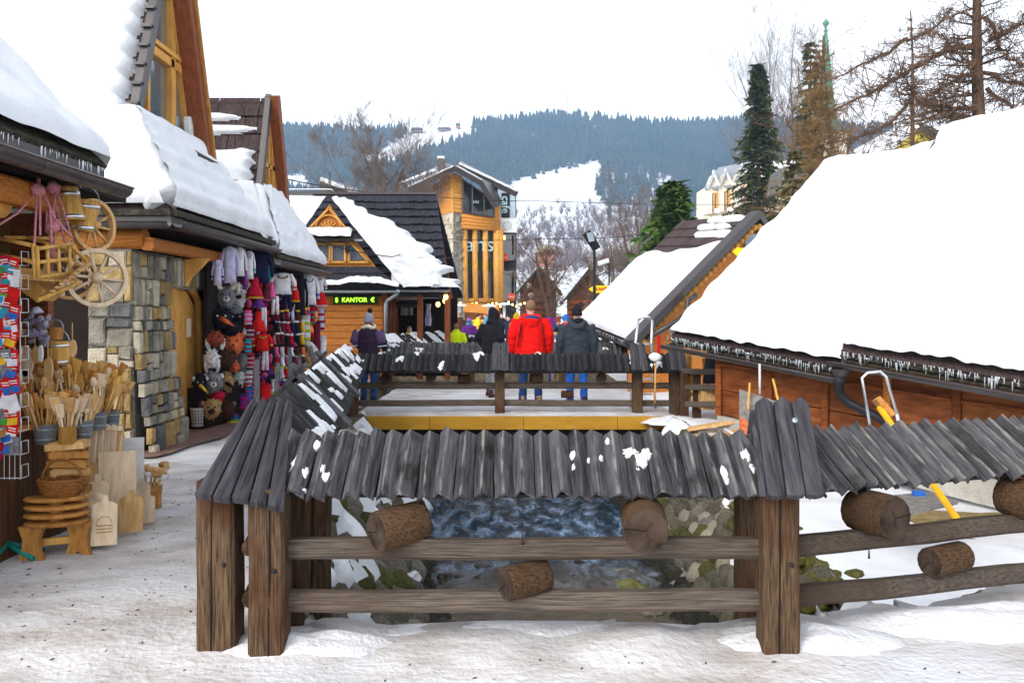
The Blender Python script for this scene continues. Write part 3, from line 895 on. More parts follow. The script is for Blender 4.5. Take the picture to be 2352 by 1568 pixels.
for u, v0, v1 in ((1200, 1222, 1250), (1996, 1262, 1282)):
    q = MB(); q.tube([P(u, v0, fy), P(u, v1, fy)], [.003, .006], 6); q.build('iron_spike', simple('rust', (.05, .025, .015), .8), ff)
cap(ff, (P(1735, 930, 4.36), P(1858, 932, 4.36)), (P(1762, 1140, 3.95), P(1893, 1136, 3.95)), 3)
q = MB(); q.slab([P(1737, 940, 4.37), P(1760, 1140, 3.97), P(1752, 1120, 4.4), P(1728, 1000, 4.6)], .03); q.build('cap_side', M['cap'], ff)
q = MB(); q.lathe([(0, .006), (.014, .005), (.016, 0)], 10, frame(P(1826, 965, 4.27), (1, 0, 0), (0, -.62, -.78), (0, -.78, .62))); q.build('metal_disc', M['galv'], ff)

# ---- front fence, wing on the hut side
wa, wb = V((1.36, 4.16, 0)), V((3.55, 4.92, 0))
fw = thing('roofed_fence', 'timber fence wing with leaning roof boards by the hut bank', 'fence', wa)
we = (wb - wa).normalized(); wnrm = V((we.y, -we.x, 0)); wnrm = wnrm if wnrm.y < 0 else -wnrm
front_roof(fw, wa - wnrm * .34 - we * .10, wb - wnrm * .34, lean=.0, dabs=0, nrm=wnrm)
for z, z2 in ((.492, .480), (.245, .185)):
    rail(fw, wa + V((0, .04, z)) - we * .05, wb + V((0, .04, z2)), h=.098, w=.09)
post(fw, wb.x, wb.y, .17, -.1, .84)
def onw(u, v, off=0.0):
    t = (u - CX) / F; k = (wa.x - t * wa.y) / (t * we.y - we.x); p = wa + we * k + wnrm * off
    return V((p.x, p.y, EZ - (v - HV) * p.y / F))
log_piece(fw, onw(2003, 1178, .02), (.45, -1, .02), .108, .25)
log_piece(fw, onw(2180, 1283, -.02), (.90, .42, .03), .078, .25)
log_piece(fw, onw(2352, 1147, .02), (.5, -1, 0), .105, .26)

# ---- left fence running back beside the path
la, lb = V((P(600, 0, 4.3).x - .03, 4.3, 0)), V((-2.66, 13.6, 0))
fl = thing('roofed_fence', 'crooked timber fence with snow on its board roof running back beside the market path', 'fence', la)
le = (lb - la).normalized(); lnrm = V((le.y, -le.x, 0))
A, B = la + le * .35, lb
up = V((0, 0, 1))
dn = (lnrm * .34 - up * .36).normalized(); Ll = .44
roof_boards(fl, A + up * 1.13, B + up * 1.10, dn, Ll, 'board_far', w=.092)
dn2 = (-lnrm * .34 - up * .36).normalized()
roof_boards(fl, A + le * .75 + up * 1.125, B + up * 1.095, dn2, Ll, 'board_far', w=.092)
underlay(fl, A + le * .75, B, lnrm, 1.09, .79, .29)
def th(s, t):
    q = noise.noise(V((s * 22, t * 1.6, 1))) + .5 * noise.noise(V((s * 60, t * 2, 3)))
    return .02 + .02 * min(1, q * 4) if q > .26 + 1.2 * max(0, t - .82) + .8 * max(0, .12 - t) else -.05
snow_sheet('snow_patches', lambda s, t: lerp(A, B, s) + up * (1.165) + dn * (Ll * t * .97), 420, 16, th, M['snow'], fl, kind='stuff')
post(fl, P(507, 0, 4.18).x, 4.18, .185, -.05, .83, .18)
for y in (6.6, 9.4, 12.2):
    p = lerp(la, lb, (y - la.y) / (lb.y - la.y)); post(fl, p.x, p.y, .16, -.05, .82)
post(fl, -2.60, 13.62, .17, -.9, .85)
for z in (.50, .25):
    q = MB(); a, e = la + le * -.16 + up * z, lb + up * z
    q.tube([a, lerp(a, e, .3), lerp(a, e, .6), e], [.042, .044, .046, .044], 12); q.build('rail', M['wood_log'], fl)
    n = 12; q = MB(); q.lathe([(0, .002), (.04, .001)], 12, frame(a - le * .001, (1, 0, 0), (0, 0, 1), -le)); q.build('sawn_end', M['log_end'], fl)
# corner cap over the two big posts
cap(fl, (P(572, 928, 4.62), P(672, 930, 4.62)), (P(446, 1136, 3.98), P(654, 1162, 3.98)), 5, .035)
# caps part way along and broken ridge boards standing proud
for y, hgt in ((6.3, .1), (8.6, .12)):
    p = lerp(la, lb, (y - la.y) / (lb.y - la.y)) + up * 1.16
    for s, dd in ((1, dn), (-1, dn2)):
        for k in range(2):
            q = MB(); q.bar(p + le * k * .16 - dd * .08 + up * .04, p + le * k * .16 + dd * .55 + up * .04, .14, .03, dd.cross(le)); q.build('cap_board', M['cap'], fl)
for k, y in enumerate((5.1, 6.0, 6.9, 7.9, 9.2)):
    p = lerp(la, lb, (y - la.y) / (lb.y - la.y)) + up * 1.12 - lnrm * .1
    q = MB(); q.rbar(p - le * .1 - up * .12, p + le * R.uniform(.5, .9) + up * R.uniform(.06, .2) - lnrm * .1, .035, .05, wob=.004); q.build('ridge_batten', M['cap'], fl)

# ---- bridge
by0, by1 = 13.6, 18.8
br = thing('footbridge', 'snow-covered footbridge with a mustard yellow edge beam over the stream', 'bridge', (0, by0, -.3))
q = MB(); q.box((0.1, (by0 + by1) / 2, -.12), (4.86, by1 - by0 - .03, .2)); q.build('deck', M['dark'], br)
bx0, bx1 = P(838, 0, 13.55).x, P(1545, 0, 13.55).x
q = MB(); q.rbar((bx0, 13.5, -.075), (bx1, 13.5, -.075), .1, .205, bev=.05); q.build('edge_beam', M['yellow_beam'], br)
q = MB(); q.box(((bx0 + bx1) / 2, 13.62, -.3), (bx1 - bx0, .1, .25)); q.build('lower_beam', M['dark'], br)
for k in range(3):
    x = lerp(bx0, bx1, (k + .7) / 3.3); q = MB(); q.box((x, 13.449, -.075), (.005, .006, .2)); q.build('beam_joint', M['dark'], br)
q = MB()
q.rows([[V((lerp(-2.5, 2.6, i / 50), lerp(13.5, 18.9, j / 40), .045 + .02 * fbm(V((i * .25, j * .3, 6)), 4) - .025 * (j == 0))) for i in range(51)] for j in range(41)])
q.build('deck_snow', M['path'], br, kind='stuff')


def bridge_fence(label, y, xa, xb, ridge, eave, posts, caps, logs, rails, half=.3, mt='board_far', dabs=1.0, w=.105, pw=.16, thr=.35):
    root = thing('roofed_fence', label, 'fence', (xa, y, 0), None)
    A, B = V((xa, y, 0)), V((xb, y, 0)); nr = V((0, -1, 0))
    down = (nr * half - up * (ridge - eave)).normalized(); L = math.hypot(half, ridge - eave) + .03
    roof_boards(root, A + up * ridge, B + up * ridge, down, L, mt, w=w)
    underlay(root, A, B, nr, ridge, eave, half)
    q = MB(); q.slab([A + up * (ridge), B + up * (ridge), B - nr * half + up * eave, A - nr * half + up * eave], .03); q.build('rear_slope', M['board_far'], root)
    if dabs: snow_dabs(root, A + up * (ridge + .01), B + up * (ridge + .01), down, L, 0, dabs, thr=thr)
    for x in posts: post(root, x, y - .03, pw, 0, eave + .02, split=False)
    for z in rails: rail(root, (xa, y + .05, z), (xb, y + .05, z), .1, .09)
    for x in caps:
        cap(root, ((x - .13, y, ridge + .17), (x + .13, y, ridge + .17)), ((x - .14, y - half - .04, eave + .01), (x + .14, y - half - .04, eave + .01)), 2, .03)
    for x, z, ax, r, L2 in logs: log_piece(root, (x, y - .0, z), ax, r, L2)
    return root


yb = 13.9
def bx(u, y=yb): return (u - CX) * y / F
def bz(v, y=yb): return EZ - (v - HV) * y / F
bridge_fence('dark roofed fence with short log billets along the near side of the footbridge', yb, bx(822), bx(1572), bz(815), bz(849), [bx(812), bx(1148), bx(1463), bx(1548)], [bx(1150), bx(1463), bx(1551)],
             [(bx(887), bz(869), (.1, 1, 0), .085, .22), (bx(990), bz(867), (.1, 1, 0), .07, .22), (bx(1066), bz(869), (1, .1, 0), .075, .2), (bx(1232), bz(868), (1, .2, 0), .075, .2), (bx(1381), bz(868), (.15, 1, 0), .085, .22), (bx(1303), bz(905), (1, .1, 0), .06, .19)],
             [bz(886), bz(926)], dabs=2.2, thr=.5)
yf = 18.7
bridge_fence('grey board fence along the far side of the footbridge behind the people', yf, -3.1, 2.75, bz(788, yf), bz(813, yf), [-2.9, -.9, 1.1, 2.6], [], [], [bz(850, yf), bz(880, yf)], mt='board', dabs=5.5, w=.115, thr=.55)
y3 = 24.0
bridge_fence('low roofed fence beyond the footbridge nearer the cafe', y3, bx(1035, y3), bx(1400, y3), bz(768, y3), bz(792, y3), [-1, 1, 2.6], [], [], [.3], dabs=8.1, w=.14)
# snowy fence going back on the path side beyond the bridge
fb = thing('roofed_fence', 'snow-dusted board fence leading from the footbridge toward the lit porch', 'fence', (-3.1, 18.9, 0))
A, B = V((-3.15, 18.9, 0)), V((-1.7, 25.5, 0)); e = (B - A).normalized(); nr = V((e.y, -e.x, 0)); dn3 = (nr * .34 - up * .3).normalized()
roof_boards(fb, A + up * 1.12, B + up * 1.12, dn3, .5, 'board_far', w=.13)
underlay(fb, A, B, nr, 1.08, .78, .32)
def th(s, t):
    q = noise.noise(V((s * 13, t * 1.2, 11))) + .4 * noise.noise(V((s * 40, t * 3, 3)))
    return .02 + .03 * min(1, q * 4) if q > -.02 else -.05
snow_sheet('snow_patches', lambda s, t: lerp(A, B, s) + up * 1.16 + dn3 * (.5 * t), 200, 12, th, M['snow'], fb, kind='stuff')
for t in (.05, .5, .95): p = lerp(A, B, t); post(fb, p.x, p.y, .16, 0, .8, split=False)
# plain rails closing the gap to the hut
hr = thing('rail_fence', 'short open rail fence between the footbridge and the wooden hut wall', 'fence', (bx(1572), 13.6, 0))
for u in (1572, 1600, 1645): post(hr, bx(u, 13.5), 13.5 if u < 1640 else 12.9, .12, 0, bz(852, 13.5) - .02, split=False)
for v in (853, 889, 928):
    rail(hr, (bx(1572, 13.5), 13.5, bz(v, 13.5)), (bx(1648, 12.9), 12.9, bz(v, 12.9)), .09, .08)
# snow heap at the end of the beam and boards lying there
def heap(name, c, r, h, label, seed):
    c = V(c); q = MB(); rows = []
    for i in range(9):
        rr = i / 8
        rows.append([V((c.x + r[0] * rr * math.cos(a) * (1 + .25 * noise.noise(V((math.cos(a) * 2, math.sin(a) * 2, seed)))), c.y + r[1] * rr * math.sin(a), c.z + h * (1 - rr ** 2.2) * (1 + .3 * noise.noise(V((rr * 3 * math.cos(a), rr * 3 * math.sin(a), seed)))))) for a in (2 * PI * k / 26 for k in range(26))])
    q.rows(rows, True, True); return q.build(name, M['soft_snow'], kind='stuff', label=label)
heap('snow_heap', P(1552, 972, 13.3), (.5, .3), .12, 'clean snow heaped over the end of the yellow beam', 1)
heap('snow_heap', (-1.05, 4.2, -.02), (.5, .22), .09, 'snow piled round the foot of the corner posts', 2)
heap('snow_heap', (1.45, 4.25, -.02), (.55, .25), .10, 'snow piled round the foot of the capped post', 3)
heap('snow_heap', (2.5, 4.5, -.03), (1.1, .25), .12, 'ridge of snow along the foot of the fence wing', 4)
heap('snow_heap', (.2, 4.42, -.03), (1.3, .16), .06, 'thin ridge of snow on the edge above the stream', 5)

# ================================================================== LEFT: shops and chalets
def gutter(parent, pts, r=.065, m='gutter', name='gutter', brackets=0.45, out=V((1, 0, 0))):
    """half-round gutter with bracket straps"""
    pts = [V(p) for p in pts]
    q = MB()
    rows = []
    for k in range(9):
        a = PI + PI * k / 8
        rows.append([p + out * (math.cos(a) * r) + up * (math.sin(a) * r) for p in pts])
    q.rows(rows)
    rows2 = []
    for k in range(9):
        a = PI + PI * k / 8
        rows2.append([p + out * (math.cos(a) * r * .86) + up * (math.sin(a) * r * .86) for p in pts])
    q.rows(rows2)
    q.tube([p + out * r for p in pts], r * .13, 6)
    g = q.build(name, M[m], parent)
    if brackets:
        q = MB()
        for a, b_ in zip(pts, pts[1:]):
            n = max(1, int((b_ - a).length / brackets))
            for i in range(n):
                p = lerp(a, b_, (i + .5) / n); d = (b_ - a).normalized() * .014
                for k in range(6):
                    t0, t1 = PI + PI * k / 6, PI + PI * (k + 1) / 6
                    w = [p + s * d + out * (math.cos(t) * r * 1.06) + up * (math.sin(t) * r * 1.06) for s, t in ((-1, t0), (1, t0), (1, t1), (-1, t1))]
                    q.add(w, [(0, 1, 2, 3)])
        q.build('gutter_bracket', M[m], g, kind='stuff')
    return g


def icicles(parent, a, b_, n, lmax, seed):
    rr = random.Random(seed); q = MB(); a, b_ = V(a), V(b_)
    for i in range(n):
        p = lerp(a, b_, rr.random()); l = lmax * rr.uniform(.15, 1) ** 1.5 * .75
        q.lathe([(.007, .005), (.005, -l * .4), (.001, -l)], 5, Matrix.Translation(p))
    return q.build('icicles', M['ice'], parent, kind='stuff')


# ------------------------------------------------------------------ gift stall with the low snowy roof
st = thing('souvenir_stall', 'open wooden souvenir stall under a low snow-laden roof with a dark gutter', 'stall', (-4.2, 6.0, 0))
ex, ez = -3.08, 2.66
y0s, y1s = 3.2, 6.5
q = MB()
q.slab([(ex, y0s, ez + .10), (ex, y1s, ez + .10), (ex - 3, y1s + .9, ez + 2.72), (ex - 3, y0s, ez + 2.72)], .16)
q.build('roof', M['eave_moss'], st)
q = MB(); q.box((ex - .05, (y0s + y1s) / 2, ez + .0), (.05, y1s - y0s, .17)); q.build('fascia', M['gutter'], st)
gutter(st, [(ex + .07, y0s, ez - .05), (ex + .07, y1s + .12, ez - .05)], .075)
def S1(s, t):
    y = lerp(y0s, y1s + .05 + .75 * t, s)
    return V((ex - .02 - 2.9 * t, y, ez + .12 + 2.55 * t))
def th1(s, t):
    e = min((1 - s) * 3.4, t * 4.0 + .02)
    return edge_round(e, .22) * (.16 + .05 * fbm(V((s * 3, t * 5, 1)), 4) + .03 * noise.noise(V((s * 9, t * 9, 4))))
snow_sheet('roof_snow', S1, 80, 70, th1, M['snow'], st)
icicles(st, (ex - .02, y0s, ez + .1), (ex - .02, y1s, ez + .1), 90, .14, 4)
q = MB(); q.tube([(-5.5, 5.75, 2.43), (-3.45, 5.75, 2.43)], .15, 16); lo = q.build('beam', M['plank'], st)
q = MB(); q.lathe([(0, .004), (.148, .002)], 16, frame((-3.45, 5.75, 2.43), (0, 1, 0), (0, 0, 1), (1, 0, 0))); q.build('sawn_end', M['timber'], lo)
q = MB(); q.rbar((-3.42, y0s, 2.47), (-3.42, 6.5, 2.47), .16, .18, wob=.004); q.build('beam', M['plank'], st)
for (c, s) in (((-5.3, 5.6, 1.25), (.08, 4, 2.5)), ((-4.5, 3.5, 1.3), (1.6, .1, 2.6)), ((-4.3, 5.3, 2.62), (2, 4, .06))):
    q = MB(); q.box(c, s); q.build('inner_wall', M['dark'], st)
# planked end wall seen beside the goods
for k in range(6):
    q = MB(); q.box((-4.86 + .16 * k, 7.35, 1.25), (.155, .05, 2.5)); q.build('plank', M['plank_dark'] if k > 3 else simple('ochre_plank', (.16, .085, .018), .5, rnd=.15), st)
q = MB(); q.box((-3.98, 7.30, 1.25), (.07, .09, 2.5)); q.build('corner_board', M['plank_dark'], st)
# counter
q = MB(); q.box((-3.62, 5.95, .42), (.5, 1.9, .84)); q.build('counter', M['counter'], st)
q = MB(); q.box((-3.60, 5.95, .86), (.6, 2.0, .04)); q.build('counter_top', M['brownwood'], st)
q = MB(); q.box((-3.75, 6.0, 1.5), (.35, 1.6, .03)); q.build('shelf', M['brownwood'], st)
for k in range(14):
    q = MB(); q.ball((-4.6 + R.uniform(-.5, .7), 5.9 + R.uniform(-.4, .4), 2.2 + R.uniform(-.25, .2)), .010, 6, 4)
    q.build('fairy_light', simple('fairy', (.4, .1, .05), .5, emis=((1, .08, .03), (.1, 1, .1), (1, .6, .2))[k % 3], es=2.2), st)

# ------------------------------------------------------------------ stone chalet
ch = thing('stone_chalet', 'tall chalet with a steep snow roof, glazed gable and stone pillar by the path', 'chalet', (-5.5, 11.5, 0))
AP, GX = 6.6, -4.62
prof = [(11.35, AP), (10.40, 4.05), (10.18, 3.45), (9.80, 2.86)]         # (y, z) down the camera-side slope
profb = [(11.35, AP), (12.30, 4.05), (12.8, 3.5), (13.86, 2.80)]
def xr_of(z):  # the lower roof widens to a hip toward the street
    return GX if z >= 4.05 else lerp(GX, -3.92, (4.05 - z) / (4.05 - 2.83))
def on_prof(pf, t):
    seg = [((pf[i + 1][0] - pf[i][0]) ** 2 + (pf[i + 1][1] - pf[i][1]) ** 2) ** .5 for i in range(len(pf) - 1)]
    tot = sum(seg); d = t * tot
    for i, L_ in enumerate(seg):
        if d <= L_ + 1e-9: return lerp(V(pf[i]), V(pf[i + 1]), d / L_)
        d -= L_
    return V(pf[-1])
for pf, nm in ((prof, 'roof'), (profb, 'roof')):
    q = MB()
    for a, b_ in zip(pf, pf[1:]):
        q.slab([(-11, a[0], a[1] - .05), (xr_of(a[1]) - .02, a[0], a[1] - .05), (xr_of(b_[1]) - .02, b_[0], b_[1] - .05), (-11, b_[0], b_[1] - .05)], .1)
    q.build(nm, M['shake_brown'], ch)
q = MB()
q.slab([(GX, 10.4, 4.0), (GX, 12.3, 4.0), (-3.92, 13.86, 2.76), (-3.92, 9.8, 2.78)], .1); q.build('skirt_roof', M['shake_brown'], ch)
def S2(s, t):
    p = on_prof(prof, t)
    return V((lerp(-10, xr_of(p[1]) - .03, s), p[0], p[1]))
def th2(s, t):
    z = on_prof(prof, t)[1]
    e = (1 - s) * 5.5
    if z > 4.05:
        k = (AP - z) / .29
        fr = k - math.floor(k)
        rnd_ = math.sqrt(max(0, 1 - (2 * fr - 1) ** 2))
        e -= .06 + .14 * (1 - rnd_)
        h = .13 + .10 * rnd_ * smooth(0.0, 1.5, 5.6 - z + s) + .02 * noise.noise(V((s * 8, z * 3, 2)))
        return edge_round(e, .16) * h if e > 0 else -.05
    h = .23 + .04 * fbm(V((s * 6, t * 9, 2)), 4)
    h *= edge_round((1 - t) * 4.6 + .015, .2)
    return h * (edge_round(e + .02, .12) if z > 4.0 else 1) 
snow_sheet('roof_snow', S2, 150, 190, th2, M['snow'], ch)
def S2b(s, t):  # skirt toward the street
    a = lerp(V((GX, 10.12, 4.06)), V((GX, 12.4, 4.08)), s); b_ = lerp(V((-3.9, 9.66, 2.84)), V((-3.9, 13.8, 2.84)), s)
    return lerp(a, b_, t)
def th2b(s, t):
    k = t * 5.2; fr = k - math.floor(k)
    e = min((1 - s) * 4, (1 - t) * 1.5 + .015)
    return (.15 + .05 * math.sin(fr * PI) + .03 * fbm(V((s * 7, t * 5, 7)), 4)) * edge_round(e, .2)
snow_sheet('roof_snow', S2b, 90, 60, th2b, M['snow'], ch)
def hip_snow(parent, pts, r):
    q = MB(); pp = [lerp(V(a), V(b_), k / 8) for a, b_ in zip(pts, pts[1:]) for k in range(8)] + [V(pts[-1])]
    q.tube(pp, [r * (1 + .18 * noise.noise(p * 2.3)) * (.75 if k in (0, len(pp) - 1) else 1) for k, p in enumerate(pp)], 14); return q.build('roof_snow', M['snow'], parent)
hip_snow(ch, [(-4.70, 10.36, 4.02), (-4.55, 10.22, 3.72), (-4.18, 9.98, 3.15), (-4.0, 9.88, 2.93)], .26)
# eaves: mossy edge, fascia, gutters
for a, b_, n_ in (((-3.9, 9.78), (-3.9, 13.9), V((1, 0, 0))), ((-3.9, 9.78), (-6.4, 9.78), V((0, -1, 0)))):
    a3, b3 = V((*a, 2.80)), V((*b_, 2.80))
    q = MB(); q.bar(a3 + n_ * .01, b3 + n_ * .01, .10, .07); q.build('eave_edge', M['eave_moss'], ch)
    q = MB(); q.bar(a3 - up * .10 - n_ * .03, b3 - up * .10 - n_ * .03, .04, .16); q.build('fascia', M['gutter'], ch)
    gutter(ch, [a3 + n_ * .075 - up * .115, b3 + n_ * .075 - up * .115], .075, out=n_)
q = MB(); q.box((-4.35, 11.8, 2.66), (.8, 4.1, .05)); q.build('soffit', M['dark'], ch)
for y, z in ((10.02, 2.52),):
    q = MB(); q.tube([(-5.6, y, z), (-4.3, y, z)], .12, 14); q.build('beam', M['plank'], ch)
q = MB(); q.rbar((-4.25, 9.95, 2.46), (-4.25, 13.9, 2.46), .14, .15, wob=.004); q.build('beam', M['plank'], ch)
q = MB()
q.prism([(-4.2, 10.95, 2.34), (-4.2, 10.95, 2.0), (-4.13, 10.95, 2.12), (-3.98, 10.95, 2.26), (-3.9, 10.95, 2.36)], (0, .09, 0)); q.build('curved_bracket', M['timber'], ch)
# glazed gable
def gp(y, z, dx=0): return V((GX + dx, y, z))
def half(z): return .93 * (AP - .15 - z) / (AP - .15 - 4.05)
q = MB(); q.prism([gp(11.35 - half(4.0), 4.0, -.06), gp(11.35 + half(4.0), 4.0, -.06), gp(11.35, AP - .2, -.06)], (.03, 0, 0)); q.build('glazing', M['glass_blue'], ch)
def tim(a, b_, w, d, nm, m, off=0): q = MB(); q.bar(gp(*a, off), gp(*b_, off), w, d, (1, 0, 0)); return q.build(nm, M[m], ch)
zt = 5.02
for (a, b_, w, d, nm) in (((11.35 - half(zt), zt), (11.35 + half(zt), zt), .11, .09, 'transom'), ((11.35 - half(zt) * .9, zt + .12), (11.35 + half(zt) * .9, zt + .12), .06, .11, 'transom'),
                          ((10.76, 4.0), (10.76, zt - .02), .07, .09, 'mullion'), ((11.52, 4.0), (11.52, 6.0), .09, .09, 'mullion'), ((11.62, 4.0), (11.62, 5.75), .05, .07, 'mullion'),
                          ((11.35 + half(4) - .10, 4.0), (11.35 + .02, AP - .3), .11, .08, 'window_frame'), ((11.35 - half(4) + .06, 4.0), (11.35 - .02, AP - .3), .09, .08, 'window_frame'), ((10.5, 4.05), (12.2, 4.05), .1, .08, 'window_frame')):
    tim(a, b_, w, d, nm, 'timber')
# rakes: dark near one, red-brown far one
q = MB(); q.bar(gp(10.36, 3.96, .03), gp(11.35, AP + .02, .03), .16, .10, (1, 0, 0)); q.build('bargeboard', M['gutter'], ch)
for k in range(9):
    t = k / 9; y, z = lerp(10.42, 11.30, t), lerp(4.2, AP, t)
    q = MB(); q.box(gp(y - .05, z, .02), (.12, .10, .035)); q.build('shake_end', M['gutter'], ch)
q = MB(); q.bar(gp(12.42, 3.72, .12), gp(11.34, AP + .04, .12), .22, .30, (1, 0, 0)); q.build('bargeboard', M['redwood'], ch)
q = MB(); q.bar(gp(12.47, 3.78, .14), gp(11.42, AP + .04, .14), .05, .34, (1, 0, 0)); q.build('bargeboard_edge', M['brownwood'], ch)
q = MB(); q.slab([gp(11.6, 4.02, .10), gp(12.15, 4.02, .10), gp(12.2, 3.8, .42), gp(11.5, 3.8, .42)], .04); q.build('small_skirt', M['gutter'], ch)
q = MB(); q.rbar(P(432, 270, 12.05), P(434, 312, 12.05), .10, .12, (0, 1, 0)); q.build('junction_box', M['sign_white'], ch)
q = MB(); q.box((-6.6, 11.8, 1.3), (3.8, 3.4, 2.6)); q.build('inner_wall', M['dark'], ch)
# stone pillar: stones on the end face and along the street face
def packed_stones(parent, O, U, Vv, N, w, h, rows_, wr, mts, wts, flare=0.0, tall=False):
    """courses of squared rubble; each stone its own piece standing proud of the mortar"""
    O, U, Vv, N = V(O), V(U), V(Vv), V(N)
    z = 0.0
    while z < h - .03:
        rh = min(R.uniform(*rows_), h - z); x = 0.0
        if h - z - rh < .06: rh = h - z
        while x < w - .02:
            rw = min(R.uniform(*wr), w - x)
            if w - x - rw < .06: rw = w - x
            subs = [(z, rh)]
            if not tall and rh > .2 and R.random() < .45:
                k = R.uniform(.35, .65) * rh; subs = [(z, k), (z + k, rh - k)]
            for zz, hh in subs:
                g = .010; k = flare * max(0, 1 - (zz + hh / 2) / h) ** 2
                c = O + U * (x + rw / 2) + Vv * (zz + hh / 2) + N * k
                a, b_ = rw / 2 - g, hh / 2 - g; dp = R.uniform(.02, .055)
                def j(): return R.uniform(-.014, .014)
                outer = [c + U * (sx * a + j()) + Vv * (sy * b_ + j()) for sx, sy in ((-1, -1), (1, -1), (1, 1), (-1, 1))]
                inner = [c + (p - c) * .82 + N * (dp + R.uniform(-.008, .008)) for p in outer]
                back = [p - N * .05 for p in outer]
                vs = back + [p + N * dp * .55 for p in outer] + inner
                fs = [(i, (i+1) % 4, 4+(i+1) % 4, 4+i) for i in range(4)] + [(4+i, 4+(i+1) % 4, 8+(i+1) % 4, 8+i) for i in range(4)] + [(8, 9, 10, 11)]
                q = MB(); q.add(vs, fs, False)
                q.build('stone', M[R.choices(mts, wts)[0]], parent)
            x += rw
        z += rh
pw = thing('stone_wall', 'rubble stone pillar wall in grey and tan blocks beside the arched door', 'wall', (-4.6, 10.4, 0))
q = MB()
q.prism([(-4.95, 9.98, 0), (-4.40, 9.98, 0), (-4.46, 9.98, 2.4), (-4.95, 9.98, 2.4)], (0, 1.05, 0)); q.build('mortar', M['mortar'], pw)
packed_stones(pw, (-4.95, 9.96, 0), (1, 0, 0), (0, 0, 1), (0, -1, 0), .53, 2.38, (.12, .42), (.12, .34), ('stone_grey', 'stone_tan', 'stone_dark', 'stone_beige'), (5, 3, 3, 2))
packed_stones(pw, (-4.40, 9.96, 0), (0, 1, 0), (-.02, 0, 1), (1, 0, 0), 1.07, 2.38, (.10, .34), (.07, .24), ('stone_grey', 'stone_tan', 'stone_dark', 'stone_beige'), (4, 3, 2, 3), flare=.22)
q = MB(); q.prism([(-4.74, 11.0, 1.98), (-4.74, 14, 1.98), (-4.74, 14, 2.4), (-4.74, 11.0, 2.4)], (.26, 0, 0)); q.build('mortar', M['mortar'], pw)
packed_stones(pw, (-4.475, 11.02, 2.0), (0, 1, 0), (0, 0, 1), (1, 0, 0), 1.5, .40, (.40, .41), (.04, .10), ('stone_tan', 'stone_beige', 'stone_grey'), (3, 3, 1), tall=True)
# arched door
dr = thing('arched_door', 'honey-coloured arched plank door standing in the stone wall', 'door', (-4.6, 11.7, 0))
q = MB()
for k in range(6):
    y = 11.12 + k * .22; zc = 2.02 - .5 * ((y + .11 - 11.77) / .66) ** 2
    q = MB(); q.prism([(-4.62, y, .04), (-4.62, y + .212, .04), (-4.62, y + .212, 2.0 - .45 * ((y + .212 - 11.77) / .66) ** 2), (-4.62, y, 2.0 - .45 * ((y - 11.77) / .66) ** 2)], (.05, 0, 0)); q.build('plank', M['timber'], dr)
q = MB(); q.tube([(-4.55, 11.06 + 1.42 * k / 12, .0 if k in (0, 12) else 1.62 + .44 * math.sin(PI * k / 12) ** .6) for k in range(13)], .06, 8); q.build('door_frame', M['timber'], dr)
q = MB(); q.tube([(-4.55, 11.3, 1.02), (-4.51, 11.3, 1.0), (-4.51, 11.3, .88), (-4.55, 11.3, .86)], .012, 6); q.build('handle', M['black'], dr)
q = MB(); q.box((-4.55, 12.0, 1.45), (.02, .16, .26)); q.build('notice', M['pale'], dr)

# ------------------------------------------------------------------ second chalet
c2 = thing('brown_chalet', 'chalet with a brown shingle roof half covered in snow and a narrow timber gable', 'chalet', (-5.5, 15.6, 0))
AP2, G2 = 5.58, -4.48
p2 = [(15.6, AP2), (15.0, 3.85), (14.6, 3.2), (14.0, 2.62)]
p2b = [(15.6, AP2), (16.25, 3.75), (16.8, 3.2), (17.75, 2.62)]
def xr2(z): return G2 if z >= 3.85 else lerp(G2, -3.92, (3.85 - z) / 1.23)
for pf in (p2, p2b):
    q = MB()
    for a, b_ in zip(pf, pf[1:]):
        q.slab([(-10, a[0], a[1] - .04), (xr2(a[1]) - .02, a[0], a[1] - .04), (xr2(b_[1]) - .02, b_[0], b_[1] - .04), (-10, b_[0], b_[1] - .04)], .1)
    q.build('roof', M['shake_brown'], c2)
